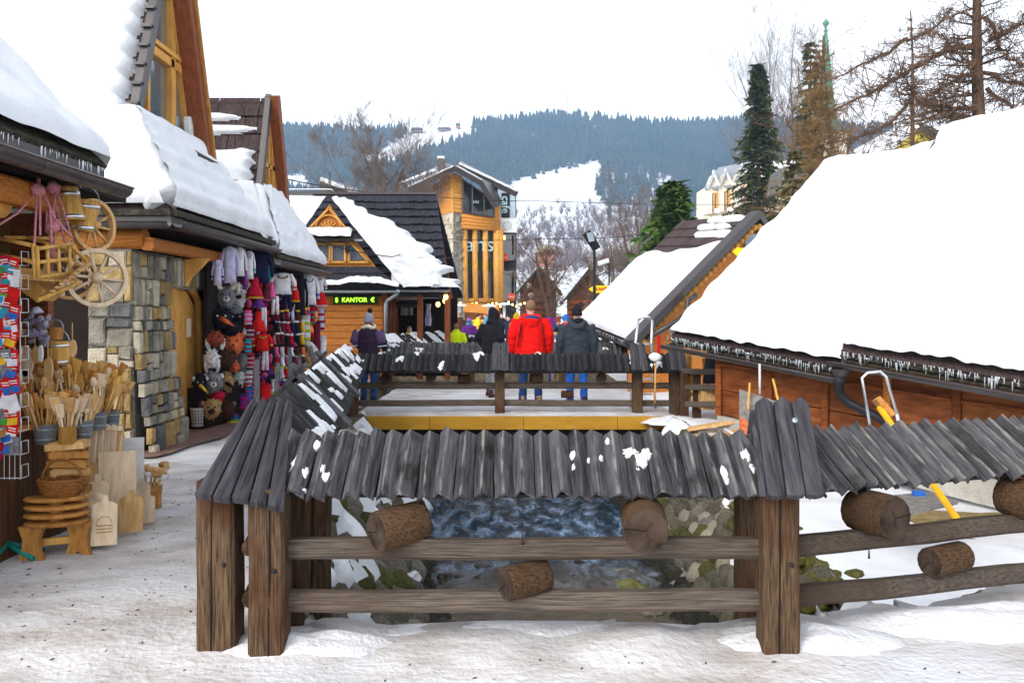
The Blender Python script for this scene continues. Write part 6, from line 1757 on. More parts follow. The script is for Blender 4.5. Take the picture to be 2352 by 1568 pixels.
def reg_bare(u, v, rr):
    if 1180 < u < 1420 and v > 470: return rr.uniform() < min(1, (v - 465) / 60)
    if any(inpoly(u, v, c) for c in CLEAR): return False
    if 1380 < u < 1640 and v > 370: return True
    if 860 < u < 1500 and 275 < v < 330: return rr.uniform() < .35
    if 690 < u < 900 and v > 320: return rr.uniform() < .5
    return v > 440 or (1160 < u < 1420 and v > 500) or rr.uniform() < .05
forest('far_forest', 15000, 'forest', reg_con, 15, 23, True, 'dense blue-green spruce forest covering the far hill')
forest('far_bare_wood', 3800, 'forest_bare', reg_bare, 13, 19, False, 'purple-brown leafless wood on the lower hill')
# hilltop chalets and mast
for k, (u, v, w_, h_, lb) in enumerate(((958, 302, 26, 9, 'long dark lodge at the left end of the hilltop'), (1020, 298, 30, 6, 'low tan restaurant on the hilltop beside the trees'), (1052, 292, 10, 10, 'tiny pointed hut at the right end of the hilltop'))):
    hh = thing('hilltop_lodge', lb, 'lodge', P(u, v, 1480), 'hilltop lodges')
    q = MB(); q.prism([P(u - w_ / 2, v, 1480), P(u + w_ / 2, v, 1480), P(u + w_ / 2, v - h_ * .5, 1480), P(u - w_ / 2, v - h_ * .5, 1480)], (0, 12, 0)); q.build('wall', M['brownwood'], hh)
    q = MB(); q.slab([P(u - w_ / 2 - 1, v - h_ * .5, 1478), P(u + w_ / 2 + 1, v - h_ * .5, 1478), P(u + w_ * .4, v - h_, 1486), P(u - w_ * .4, v - h_, 1486)], 1.5); q.build('roof', M['shake'], hh)
ms = thing('radio_mast', 'thin red and white radio mast on the highest point of the hill', 'mast', P(1303, 262, 1490))
for k in range(9):
    q = MB(); q.tube([P(1303, 266 - k * 9.4, 1490), P(1303, 266 - (k + 1) * 9.4, 1490)], .9 - .06 * k, 5); q.build('mast_section', M['sign_red' if k % 2 else 'white'], ms)
for v, w_ in ((212, 7), (225, 7), (240, 8)):
    q = MB(); q.tube([P(1303 - w_ / 2, v, 1489), P(1303 + w_ / 2, v, 1489)], .8, 5); q.build('aerial', M['galv'], ms)


# ------------------------------------------------------------------ single trees
def bare_tree(label, base, H, tr, seed, twig='twig', spread=.55, trunks=1, levels=4, group=None, upright=.5, nchild=(3, 5), twig_n=9, clear=.25, name='bare_tree', tw=.006, bark='bark'):
    rr = random.Random(seed); root = thing(name, label, 'tree', base, group)
    T, K = MB(), MB()
    def rv(): return V((rr.gauss(0, 1), rr.gauss(0, 1), rr.gauss(0, 1))).normalized()
    def grow(p, d, L, r, lev, n):
        pts, rad = [p], [r]
        k = 4 if lev < 2 else 3
        for i in range(k):
            d = (d + rv() * .16 + V((0, 0, upright * .14))).normalized()
            p = p + d * (L / k); pts.append(p); rad.append(r * (1 - .62 * (i + 1) / k))
        (T if lev < 2 else K).tube(pts, rad, 8 if lev == 0 else (5 if lev < 2 else 3), cap=False)
        if lev >= levels:
            return
        m = rr.randint(*nchild) if lev < levels - 1 else twig_n
        for i in range(m):
            t = rr.uniform(clear if lev == 0 else .2, 1.0); j = min(k - 1, int(t * k)); q_ = lerp(pts[j], pts[j + 1], t * k - j)
            ax = (pts[j + 1] - pts[j]).normalized(); s = rv(); s = (s - ax * s.dot(ax)).normalized()
            nd = (ax * (1 - spread) + s * spread + V((0, 0, .12 * upright))).normalized()
            grow(q_, nd, L * rr.uniform(.38, .62) * (1.15 - .45 * t), max(tw, lerp(rad[j], rad[j + 1], t * k - j) * .55), lev + 1, m)
    for i in range(trunks):
        d = V((rr.uniform(-.28, .28), rr.uniform(-.2, .2), 1)).normalized() if trunks > 1 else V((rr.uniform(-.05, .05), 0, 1))
        grow(V(base) + V((rr.uniform(-.3, .3) * (trunks > 1), 0, 0)), d, H * rr.uniform(.62, .75), tr * (1 if trunks == 1 else rr.uniform(.6, 1)), 0, 0)
    T.build('trunk', M[bark], root); K.build('crown', M[twig], root)
    return root


def conifer(label, base, H, Rm, seed, needle='needle', name='spruce_tree', whorls=34, per=8, dens=11, droop=.35, clear=.06, group=None, leaf=.075, gap=0.0, twiggy=None):
    rr = random.Random(seed); root = thing(name, label, 'tree', base, group); base = V(base)
    T, K = MB(), MB()
    T.tube([base, base + up * H * .5, base + up * H], [H * .017, H * .010, .01], 8)
    for w in range(whorls):
        f = clear + (1 - clear) * (w / whorls) ** .92
        z = H * f; L0 = Rm * (1 - f) ** .95 * rr.uniform(.75, 1.1) + .06 * Rm
        for k in range(per):
            if rr.random() < gap: continue
            a = rr.uniform(0, 2 * PI); L = L0 * rr.uniform(.6, 1.15)
            d = V((math.cos(a), math.sin(a), 0)); p0 = base + up * z
            pt = lambda t: p0 + d * (L * t) + up * (L * (.12 * t - droop * t * t))
            T.tube([pt(0), pt(.5), pt(1)], [H * .0025, H * .0018, .004], 3, cap=False)
            n = max(4, int(dens * (L / Rm + .35)))
            for i in range(n):
                t = rr.uniform(.12, 1.0); c = pt(t); s = V((-d.y, d.x, 0)) * rr.choice((-1, 1)); ll = Rm * leaf * rr.uniform(.8, 2.2) * (1.2 - .5 * t)
                e = c + (s * rr.uniform(.3, 1) + d * rr.uniform(.1, .7) + up * rr.uniform(-.75, .12)).normalized() * ll
                wv = (d * rr.uniform(.4, 1) + up * rr.uniform(-.3, .3)).normalized() * ll * .28
                K.add([c - wv, c + wv, e + wv * .3, e - wv * .3], [(0, 1, 2, 3)])
    T.build('trunk', M['bark'], root)
    K.build('crown', M[needle], root)
    return root


def larch(label, base, H, Rm, seed, twig='twig', whorls=26, per=5, group=None, clear=.15, tr=None, tang=1.0, name='larch_tree', side=None, n2=9, limbs=()):
    """a leafless larch: straight trunk, long wandering branches thick with short shoots"""
    rr = random.Random(seed); root = thing(name, label, 'tree', base, group); base = V(base); tr = tr or H * .014
    T, K = MB(), MB()
    pts = [base + up * H * i / 8 + V((rr.gauss(0, .004) * H, rr.gauss(0, .004) * H, 0)) for i in range(9)]
    T.tube(pts, [tr * (1 - .85 * i / 8) for i in range(9)], 10)
    def shoots(P_, n, s):
        for i in range(n):
            j = rr.randint(0, len(P_) - 2); p = lerp(P_[j], P_[j + 1], rr.random())
            e = p + V((rr.gauss(0, 1), rr.gauss(0, 1), rr.gauss(-.25, .8))).normalized() * s * rr.uniform(.3, 1.3); m_ = (p + e) / 2 + V((rr.gauss(0, .1), rr.gauss(0, .1), rr.gauss(0, .1))) * s
            K.tube([p, m_, e], [.004 + H * .00022, .003 + H * .00016, .002], 3, cap=False)
    for w in range(whorls):
        f = clear + (1 - clear) * w / whorls
        for k in range(per):
            a = rr.uniform(0, 2 * PI)
            if side is not None and rr.random() < .6: a = side + rr.gauss(0, .6)
            L = Rm * (1 - f) ** .7 * rr.uniform(.45, 1.15); d = V((math.cos(a), math.sin(a), rr.uniform(-.2, .25))); p = pts[min(8, int(f * 8))].copy(); p.z = base.z + H * f
            br = [p]
            for i in range(7):
                d = (d + V((rr.gauss(0, .16), rr.gauss(0, .16), rr.gauss(.02, .16)))).normalized(); p = p + d * L / 7; br.append(p)
            r0_ = tr * (1 - .8 * f) * rr.uniform(.14, .30)
            T.tube(br, [r0_ * (1 - .12 * i) for i in range(8)], 5, cap=False)
            for i in range(n2):
                j = rr.randint(1, 6); p2 = lerp(br[j], br[j + 1] if j < 7 else br[j], rr.random()); l2 = L * rr.uniform(.15, .42)
                d2_ = (d + V((rr.gauss(0, .8), rr.gauss(0, .8), rr.gauss(-.1, .6)))).normalized(); sub = [p2, p2 + d2_ * l2 * .5 + V((rr.gauss(0, .05), rr.gauss(0, .05), rr.gauss(0, .05))) * l2, p2 + d2_ * l2 + V((0, 0, rr.gauss(-.1, .15))) * l2]
                K.tube(sub, [r0_ * .35, r0_ * .25, .004], 3, cap=False); shoots(sub, int(7 * tang), l2 * .38)
            shoots(br, int(10 * tang), L * .10)
    for lp_, r0_ in limbs:
        pp = [P(*p) for p in lp_]; sm = [lerp(a, b_, k / 4) + V((rr.gauss(0, .03), rr.gauss(0, .1), rr.gauss(0, .03))) for a, b_ in zip(pp, pp[1:]) for k in range(4)] + [pp[-1]]
        n_ = len(sm); T.tube(sm, [r0_ * (1 - .8 * k / n_) for k in range(n_)], 7, cap=False)
        for i in range(n_ * 6):
            j = rr.randint(1, n_ - 2); p2 = lerp(sm[j], sm[j + 1], rr.random()); l2 = rr.uniform(.4, 1.3)
            d2_ = V((rr.gauss(-.2, .7), rr.gauss(0, .8), rr.gauss(.1, .6))).normalized(); sub = [p2, p2 + d2_ * l2 * .5 + V((0, 0, rr.gauss(0, .1))), p2 + d2_ * l2 + V((0, 0, rr.gauss(-.05, .2)))]
            K.tube(sub, [.016, .011, .004], 3, cap=False); shoots(sub, int(9 * tang), .30)
    T.build('trunk', M['bark'], root); K.build('crown', M[twig], root)
    return root


def gp_(u, d): return V(((u - CX) * d / F, d, -.05))
def HT(v, d): return EZ - (v - HV) * d / F
bare_tree('tall leafless tree with many upright stems behind the exchange hut ridge', gp_(835, 44), HT(225, 44), .16, 5, 'twig_grey', .48, 4, 4, 'bare trees', .9, (6, 8), 10)
bare_tree('second leafless tree leaning left of the upright stems', gp_(790, 46), HT(250, 46), .15, 9, 'twig_grey', .6, 2, 4, 'bare trees', .6, (5, 7), 8)
bare_tree('leafless tree nearest the cafe gable, right of the upright stems', gp_(905, 47), HT(270, 47), .13, 15, 'twig', .55, 2, 4, 'bare trees', .7, (5, 7), 8)
bare_tree('wide brown leafless tree in front of the cottages', gp_(1268, 54), HT(478, 54), .26, 21, 'twig', .62, 2, 4, 'bare trees', .35, (6, 8), 11, clear=.1)
bare_tree('leafless tree between the brown one and the lamp post', gp_(1340, 62), HT(490, 62), .2, 22, 'twig', .6, 1, 4, 'bare trees', .5, (6, 8), 9)
bare_tree('thin leafless tree just right of the lamp head', gp_(1412, 66), HT(480, 66), .16, 23, 'twig_grey', .55, 2, 4, 'bare trees', .6, (5, 7), 8)
bare_tree('leafless tree close behind the dark pine', gp_(1470, 78), HT(400, 78), .2, 24, 'twig', .5, 3, 4, 'bare trees', .7, (6, 8), 8)
bare_tree('small leafless tree at the annex corner', gp_(1205, 75), HT(560, 75), .12, 25, 'twig_grey', .6, 2, 4, 'bare trees', .5, (5, 7), 7)
bare_tree('tall pale birch-like tree spreading behind the church spire', gp_(1880, 95), HT(-25, 95), .3, 31, 'twig_grey', .42, 5, 4, 'bare trees', 1.0, (6, 8), 9)
bare_tree('leafless tree at the left of the yellow gable', gp_(1965, 46), HT(40, 46), .26, 33, 'twig', .55, 1, 4, 'bare trees', .5, (6, 8), 8)
conifer('dark slender spruce standing before the hill left of the church', gp_(1742, 76), HT(138, 76), 5.2, 41, 'needle', whorls=44, per=12, dens=26, group='conifers', clear=.2, gap=.12)
conifer('tall dark spruce left of the spire', gp_(1862, 70), HT(85, 70), 4.4, 42, 'needle', whorls=40, per=10, dens=20, group='conifers', gap=.15)
conifer('bushy bright green pine in front of the villa', gp_(1545, 44), HT(408, 44), 3.7, 43, 'needle_pine', name='pine_tree', whorls=28, per=12, dens=20, droop=-.10, leaf=.11, clear=.1)
conifer('olive spreading pine partly hiding the villa', gp_(1822, 40), HT(330, 40), 2.6, 44, 'needle_old', name='pine_tree', whorls=20, per=8, dens=11, droop=.05, leaf=.10, clear=.25, gap=.2)
larch('ochre larch covering the lower part of the spire', gp_(1885, 44), HT(80, 44), 4.0, 51, 'twig_ochre', 44, 9, 'larches', .25, .24, 1.1, n2=11)
larch('large dark larch trunk rising on the hut side with sweeping branches', gp_(2244, 24), 14.0, 4.2, 52, 'twig', 24, 5, 'larches', .30, .30, .8, side=PI, n2=9, limbs=(
    ([(2242, 108, 24), (2175, 112, 23.8), (2110, 148, 23.5), (2050, 188, 23.2), (1980, 222, 23), (1900, 262, 23)], .085), ([(2242, 168, 24), (2195, 178, 23.8), (2160, 212, 23.6), (2125, 240, 23.4)], .06),
    ([(2240, 275, 24), (2170, 255, 23.8), (2120, 235, 23.5), (2080, 190, 23.3)], .06), ([(2265, 200, 24), (2320, 245, 23.8), (2380, 300, 23.5)], .07), ([(2262, 165, 24), (2330, 190, 23.6), (2400, 205, 23.4)], .06), ([(2270, 95, 24), (2330, 65, 23.8), (2400, 30, 23.4)], .06), ([(2265, 40, 24), (2300, 110, 23.7), (2345, 150, 23.5), (2400, 165, 23.3)], .06)))
larch('thinner larch between the big trunk and the yellow gable', gp_(2095, 32), HT(20, 32), 3.6, 53, 'twig', 24, 6, 'larches', .35, .17, .9, n2=9, limbs=(
    ([(2085, 90, 32), (2040, 120, 31.6), (1980, 150, 31.3), (1905, 185, 31)], .08), ([(2085, 92, 32), (2150, 62, 31.6), (2190, 18, 31.3)], .06), ([(2100, 215, 32), (2050, 280, 31.8), (1990, 310, 31.4), (1900, 330, 31.2)], .07), ([(2105, 230, 32), (2170, 270, 31.8), (2230, 295, 31.5)], .07)))
larch('larch at the edge of the view beyond the big trunk', gp_(2420, 27), 13, 4.0, 54, 'twig', 22, 5, 'larches', .35, .26, .7, side=PI, n2=7)
# ------------------------------------------------------------------ haze
hz = MB(); hz.box((0, 700, 215), (3600, 2600, 436)); 
hm = bpy.data.materials.new('haze'); hm.use_nodes = True; nt = hm.node_tree
for n_ in list(nt.nodes):
    if n_.type == 'BSDF_PRINCIPLED': nt.nodes.remove(n_)
pv_ = nt.nodes.new('ShaderNodeVolumePrincipled'); pv_.inputs['Color'].default_value = (.45, .68, 1, 1); pv_.inputs['Density'].default_value = .00023; pv_.inputs['Anisotropy'].default_value = 0.0
nt.links.new(pv_.outputs[0], nt.nodes['Material Output'].inputs['Volume'])
hb = hz.build('haze', hm, kind='stuff', origin=V((0, 700, 215)))

# ================================================================== PEOPLE
def person(label, base, H, head_deg, jacket, trousers, hat=None, hair='hair_dark', hood=None, scarf=None, group=None, wide=1.0, arms='down', bend=0.0, look=(0, 0), vox=.018, shoes='blackfur', long=.80, step=0.10, face=True, gloves=None, backpack=None, extra=None, vest=None, pants_w=1.0, puffy=1.0, turn=0.0):
    s = H / 1.75
    root = thing('person', label, 'person', base, group)
    Rm = Matrix.Translation(V(base)) @ Matrix.Rotation(math.radians(head_deg), 4, 'Z') @ Matrix.Scale(s, 4)
    def T(x, y, z):
        # forward bend above the hips
        if z > .95 and bend:
            k = math.radians(bend) * min(1, (z - .95) / .5); dz = z - .95
            y, z = y + math.sin(k) * dz, .95 + math.cos(k) * dz
        return Rm @ V((x, y, z))
    w = wide
    hipL, hipR = (-.09 * w, 0), (.09 * w, 0)
    legs = []
    for sx, st in ((-1, step), (1, -step)):
        legs.append([(sx * .09 * w, 0, .90), (sx * .10 * w, .03 + st * .4, .49), (sx * .11 * w, st - .01, .09)])
    armp = []
    for sx in (-1, 1):
        if arms == 'down': a = [(sx * .19 * w, -.01, 1.43), (sx * .265 * w, -.03, 1.16), (sx * .275 * w, .06, .93), (sx * .265 * w, .09, .84)]
        elif arms == 'pockets': a = [(sx * .19 * w, -.01, 1.43), (sx * .285 * w, -.07, 1.17), (sx * .22 * w, .09, .99), (sx * .17 * w, .13, .95)]
        elif arms == 'front': a = [(sx * .19 * w, -.01, 1.43), (sx * .26 * w, .02, 1.18), (sx * .14 * w, .24, 1.10), (sx * .06 * w, .30, 1.14)]
        elif arms == 'rail': a = [(sx * .19 * w, .0, 1.43), (sx * .27 * w, .06, 1.2), (sx * .22 * w, .3, 1.08), (sx * .20 * w, .38, 1.08)]
        else: a = [(sx * .19 * w, -.01, 1.43), (sx * .28 * w, .08, 1.25), (sx * .24 * w, .32, 1.25), (sx * .2 * w, .40, 1.28)] if sx == arms else [(sx * .19 * w, -.01, 1.43), (sx * .265 * w, -.03, 1.16), (sx * .275 * w, .06, .93), (sx * .265 * w, .09, .84)]
        armp.append(a)
    # -- body: one continuous skin with head, hands and five fingers each
    q = MB()
    hx, hy = look
    hc = (hx * .03, .02 + .02 * hy, 1.625)
    q.ball(T(*hc), (.078 * s, .098 * s, .118 * s), 16, 12, Rm.to_3x3().normalized())
    Rh = (Rm.to_3x3().normalized().to_4x4() @ Matrix.Rotation(math.radians(turn), 4, 'Z')).to_3x3()
    def H_(x, y, z): return T(*hc) + Rh @ (V((x, y, z)) * s)
    q.ball(H_(0, .055, -.06), (.055 * s, .052 * s, .065 * s), 10, 8, Rh)
    q.tube([T(0, -.005, 1.40), T(hc[0] * .6, .005, 1.56)], [.065 * s, .056 * s], 10)
    if face:
        q.tube([H_(0, .094, .02), H_(0, .122, -.022), H_(0, .098, -.03)], [.012 * s, .017 * s, .012 * s], 6)
        for sx in (-1, 1): q.ball(H_(sx * .081, -.005, -.01), (.012 * s, .022 * s, .032 * s), 8, 6, Rh)
    q.ball(T(0, 0, 1.25), (.15 * s * w, .10 * s, .22 * s), 12, 8, Rm.to_3x3().normalized()); q.ball(T(0, 0, .97), (.15 * s * w, .10 * s, .14 * s), 12, 8, Rm.to_3x3().normalized())
    for a in armp:
        q.tube([T(*p) for p in a], [.055 * s, .043 * s, .032 * s, .026 * s], 8)
        d = (V(a[3]) - V(a[2])).normalized(); side = d.cross(V((0, 1, 0))).normalized() if abs(d.y) < .9 else V((1, 0, 0)); o = V(a[3])
        q.tube([T(*(o + d * .0)), T(*(o + d * .07))], [.028 * s, .032 * s], 8)
        n2 = d.cross(side)
        for k in range(4):
            b0 = o + d * .075 + n2 * (k - 1.5) * .019; l = (.06, .072, .068, .052)[k]
            q.tube([T(*b0), T(*(b0 + d * l * .55)), T(*(b0 + d * l + side * .018))], [.0105 * s, .010 * s, .008 * s], 6)
        tb = o + d * .02 + n2 * -.03; q.tube([T(*tb), T(*(tb + d * .035 - n2 * .028)), T(*(tb + d * .065 - n2 * .030))], [.013 * s, .012 * s, .009 * s], 6)
    for l in legs: q.tube([T(*p) for p in l], [.08 * s, .055 * s, .038 * s], 8)
    body = remeshed(q, 'body', M['skin'], root, vox * .75 * s, 2)
    if face:
        for sx in (-1, 1):
            e = MB(); e.ball(H_(sx * .031, .089, .008), .011 * s, 8, 6); e.build('eye', M['hair_dark'], body)
        e = MB(); e.tube([H_(-.024, .098, -.068), H_(0, .106, -.066), H_(.024, .098, -.068)], .006 * s, 6); e.build('mouth', simple('lips', (.42, .15, .13), .5), body)
    # -- trousers
    q = MB()
    for l in legs:
        q.tube([T(*l[0]), T(*lerp(V(l[0]), V(l[1]), .5)), T(*l[1]), T(*lerp(V(l[1]), V(l[2]), .5)), T(*(l[2][0], l[2][1], .06))], [.105 * s * pants_w, .098 * s * pants_w, .078 * s * pants_w, .072 * s * pants_w, .070 * s * pants_w], 10)
    q.ball(T(0, 0, .93), (.165 * s * w, .125 * s, .13 * s), 12, 8, Rm.to_3x3().normalized())
    remeshed(q, 'trousers', M[trousers], root, vox * s, 3, wrinkle=.009 * s)
    # -- shoes
    for l in legs:
        x, y, z = l[2]; q = MB()
        q.tube([T(x, y - .08, .05), T(x, y + .02, .065), T(x * 1.08, y + .12, .045), T(x * 1.1, y + .19, .04)], [.045 * s, .055 * s, .05 * s, .035 * s], 10); q.tube([T(x, y - .01, .05), T(x, y - .02, .17)], [.056 * s, .055 * s], 10)
        remeshed(q, 'shoe', M[shoes], root, vox * .8 * s, 2)
    # -- jacket
    q = MB(); p_ = puffy
    rings = [(long, .185, .150), (long + .04, .20, .158), (.98, .195, .150), (1.10, .20, .150), (1.25, .215, .155), (1.36, .215, .145), (1.43, .185, .125), (1.48, .115, .10), (1.52, .088, .088)]
    rows = []
    for i, (z, a, b_) in enumerate(rings):
        fold = .012 * math.sin(z * 55)
        rows.append([T(math.cos(t) * (a * w * p_ + fold * math.sin(3 * t)), math.sin(t) * (b_ * p_ + fold * math.cos(2 * t)), z + .008 * math.sin(2 * t + i)) for t in (2 * PI * k / 22 for k in range(22))])
    o = len(q.v); q.rows(rows, True, True); q.f += [tuple(range(o, o + 22))[::-1], tuple(range(len(q.v) - 22, len(q.v)))]; q.m += [0, 0]; q.s += [True, True]
    for a in armp:
        pts = [V(a[0]) + V((0, 0, -.005)), lerp(V(a[0]), V(a[1]), .5), V(a[1]), lerp(V(a[1]), V(a[2]), .5), V(a[2]), lerp(V(a[2]), V(a[3]), .55)]
        q.tube([T(*pt) for pt in pts], [.098 * s * p_, .088 * s * p_, .082 * s * p_, .074 * s * p_, .066 * s * p_, .060 * s * p_], 10)
    if hood == 'up':
        q.ball(H_(0, -.02, .0), (.115 * s, .125 * s, .15 * s), 14, 10, Rh); q.tube([T(0, -.02, 1.44), H_(0, -.02, -.06)], [.14 * s, .11 * s], 12)
        q.ball(H_(0, -.06, .10), (.07 * s, .07 * s, .07 * s), 10, 8, Rh)
    elif hood == 'down':
        q.tube([T(-.10, .04, 1.50), T(-.13, -.08, 1.46), T(-.06, -.155, 1.40), T(.06, -.155, 1.40), T(.13, -.08, 1.46), T(.10, .04, 1.50)], [.04 * s, .055 * s, .062 * s, .062 * s, .055 * s, .04 * s], 10)
        q.ball(T(0, -.145, 1.36), (.12 * s, .05 * s, .085 * s), 12, 8, Rm.to_3x3().normalized())
    else:
        q.tube([T(-.075, .05, 1.50), T(-.085, -.03, 1.52), T(0, -.08, 1.525), T(.085, -.03, 1.52), T(.075, .05, 1.50)], .034 * s, 8)
    jk = remeshed(q, 'jacket', M[jacket], root, vox * s, 3, wrinkle=.011 * s)
    if gloves:
        for a in armp:
            q = MB(); d = (V(a[3]) - V(a[2])).normalized(); o = V(a[3]); q.ball(T(*(o + d * .04)), (.042 * s, .046 * s, .055 * s), 10, 8); q.tube([T(*(o - d * .05)), T(*(o + d * .02))], [.048 * s, .045 * s], 8)
            n2 = d.cross(V((1, 0, 0))).normalized()
            for k in range(4):
                b0 = o + d * .07 + n2 * (k - 1.5) * .023; q.tube([T(*b0), T(*(b0 + d * (.055 - .008 * abs(k - 1.5)))), ], [.016 * s, .012 * s], 6)
            q.tube([T(*(o + n2 * .035)), T(*(o + n2 * .065 + d * .05))], [.017 * s, .013 * s], 6)
            remeshed(q, 'glove', M[gloves], root, vox * .6 * s, 2)
    # -- head wear
    if hat:
        m, kind = hat
        q = MB(); q.mi = 0
        q.lathe([(.093, -.03), (.098, .03), (.092, .075), (.07, .115), (.035, .138), (0, .143)], 16, Matrix.Translation(H_(0, -.008, .015)) @ Rh.to_4x4() @ Matrix.Scale(s, 4), sq=(.94, 1.14))
        q.lathe([(.099, -.045), (.104, -.035), (.104, .005), (.098, .012)], 16, Matrix.Translation(H_(0, -.008, .015)) @ Rh.to_4x4() @ Matrix.Scale(s, 4), sq=(.94, 1.14))
        hh = q.build('hat', M[m], root)
        if kind == 'pom':
            q = MB(); q.ball(H_(.03, -.03, .185), .048 * s, 12, 8, amp=.25, fr=4, seed=3); q.build('pompom', M['blackfur' if m == 'greyknit' else m], hh)
        if kind == 'point':
            q = MB(); q.lathe([(.06, .10), (.03, .15), (.012, .175), (0, .18)], 12, Matrix.Translation(H_(0, -.008, .015)) @ Rh.to_4x4() @ Matrix.Scale(s, 4)); q.build('hat_tip', M[m], hh)
        if kind == 'helmet':
            q = MB(); q.lathe([(.108, .03), (.110, .05), (.108, .07)], 16, Matrix.Translation(H_(0, -.008, .015)) @ Rh.to_4x4() @ Matrix.Scale(s, 4), sq=(.95, 1.14)); q.build('goggle_strap', M['orange'], hh)
    elif hood != 'up' and hair:
        q = MB(); q.ball(H_(0, -.018, .028), (.086 * s, .100 * s, .105 * s), 16, 10, Rh, amp=.06, fr=3, seed=base[0])
        if long_hair.get(label): q.tube([H_(0, -.06, .02), H_(0, -.085, -.1), H_(0, -.08, -.2)], [.08 * s, .085 * s, .05 * s], 10)
        q.build('hair', M[hair], root)
    if hat and hair and hood != 'up':
        q = MB(); q.ball(H_(0, -.025, -.02), (.080 * s, .090 * s, .075 * s), 14, 8, Rh); q.build('hair', M[hair], root)
    if scarf:
        q = MB(); q.tube([T(.10 * math.cos(a), .01 + .10 * math.sin(a), 1.50 + .02 * math.sin(3 * a)) for a in (2 * PI * k / 14 for k in range(15))], .042 * s, 8); remeshed(q, 'scarf', M[scarf], root, vox * .8 * s, 3)
    if extra: extra(root, jk, T, s, H_)
    return root


long_hair = {}
def woman_bits(root, jk, T, s, H_):
    for sx in (-1, 1):
        q = MB(); a = [T(sx * .275, -.02 + .10 * math.cos(t), 1.14 + .01 * math.sin(t)) + V((.085 * math.sin(t) * s, 0, 0)) for t in (2 * PI * k / 14 for k in range(15))]; q.tube(a, .011, 5); q.build('sleeve_stripe', M['lilac'], jk)
        q = MB(); q.tube([T(sx * .20, 0, 1.40), T(sx * .25, -.025, 1.25), T(sx * .268, -.03, 1.18)], [.108 * s, .098 * s, .093 * s], 10); q.build('sleeve_yoke', M['lightpurple'], jk)
woman = person('person in a grey pom-pom hat and dark purple jacket on the bridge', P(848, 918, 15.0) * 1 + V((0, 0, 0)) if False else V((-2.52, 15.0, .03)), 1.62, -8, 'plum', 'jeansdark', ('greyknit', 'pom'), 'hair', None, 'cream', None, 1.0, 'rail', extra=woman_bits, face=False, step=.02, pants_w=.95)
def patch(root, jk, T, s, H_):
    q = MB(); q.lathe([(0, .006), (.045, .005), (.048, 0)], 14, frame(T(.315, .0, 1.30), (0, 1, 0), (0, 0, 1), (1, 0, 0))); b_ = q.build('sleeve_badge', M['white'], jk)
    q = MB(); q.lathe([(0, .003), (.022, .002)], 10, frame(T(.322, .0, 1.30), (0, 1, 0), (0, 0, 1), (1, 0, 0))); q.build('badge_mark', M['blue'], b_)
person('person in a black coat with the hood up looking down over the bridge rail', V((-.41, 16.6, .03)), 1.72, -38, 'blackcloth', 'greyfur', None, None, 'up', None, None, 1.02, 'pockets', 8, extra=patch, long=.76, shoes='brownfur', face=True, turn=-12)
def red_bits(root, jk, T, s, H_):
    for sx in (-1, 1):
        q = MB(); q.tube([T(sx * .17, -.165, 1.38), T(sx * .20, -.17, 1.2), T(sx * .23, -.15, .98)], [.022 * s, .026 * s, .02 * s], 6, flat=.4); q.build('black_stripe', M['blackcloth'], jk)
        q = MB(); q.tube([T(sx * .325, -.075, 1.18), T(sx * .335, -.02, 1.08), T(sx * .33, .03, .99)], [.03 * s, .042 * s, .03 * s], 6, flat=.45); q.build('sleeve_panel', M['blackcloth'], jk)
    q = MB(); q.ball(T(0, -.155, 1.455), (.135 * s, .045 * s, .045 * s), 14, 8); q.build('hood_lining', M['greyknit'] if False else M['jeansdark'], jk)
person('person in a bright red ski jacket with black stripes on the bridge', V((.33, 15.15, .03)), 1.86, 6, 'redjacket', 'jeansdark', None, 'hair', 'down', None, None, 1.16, 'down', 0, extra=red_bits, gloves='blackcloth', shoes='tanfur', step=.06, puffy=1.08, face=False)
def grey_bits(root, jk, T, s, H_):
    q = MB(); q.tube([T(-.11, .03, 1.47), T(0, -.11, 1.5), T(.11, .03, 1.47)], .05 * s, 8); q.build('collar', M['blackcloth'], jk)
person('person in a slate grey jacket, black beanie and blue jeans on the bridge', V((1.15, 15.1, .03)), 1.74, 4, 'slate', 'jeans', ('blackcloth', 'point'), None, 'down', 'blackcloth', None, 1.14, 'down', 0, extra=grey_bits, step=.03, puffy=1.05, face=False, shoes='brownfur')
# people beyond the bridge
G = 'people on the terrace beyond the bridge'
def bp(u, d): return V(((u - CX) * d / F, d, 0))
kw = dict(vox=.028)
person('child in a neon yellow jacket bending sideways by the lit porch', bp(938, 22.5), 1.35, 200, 'hivis', 'blackcloth', None, 'hair', None, None, G, 1.05, 'front', 14, face=True, **kw)
person('person in a neon yellow vest seen from behind with loose brown hair', bp(1048, 22.6), 1.40, 0, 'hivis', 'blackcloth', None, 'hair', None, None, G, 1.1, 'down', 0, face=False, **kw)
person('skier in a purple jacket with an orange-strapped helmet beside the neon vest', bp(1078, 30), 1.52, 20, 'purple', 'blackcloth', ('blue', 'helmet'), 'hair', None, 'teal', G, 1.0, 'down', **kw)
person('person in a mustard jacket reaching to the terrace bar', bp(1094, 44), 1.70, -70, 'yellow', 'blackcloth', None, 'hair_dark', None, None, G, 1.0, 'front', 10, **kw)
person('person in a sky blue jacket at the right of the terrace bar', bp(1121, 44.5), 1.72, 75, 'skyblue', 'jeansdark', None, 'hair', None, None, G, 1.0, 'front', 10, **kw)
person('dark-clothed person drinking at the annex corner', bp(1153, 38), 1.72, 170, 'blackcloth', 'blackcloth', None, 'hair_dark', None, None, G, 1.0, 'front', **kw)
person('dark-clothed person in rust trousers next to the one drinking', bp(1168, 36), 1.60, 150, 'navy', 'rust', None, 'hair_dark', None, None, G, 1.0, 'down', **kw)
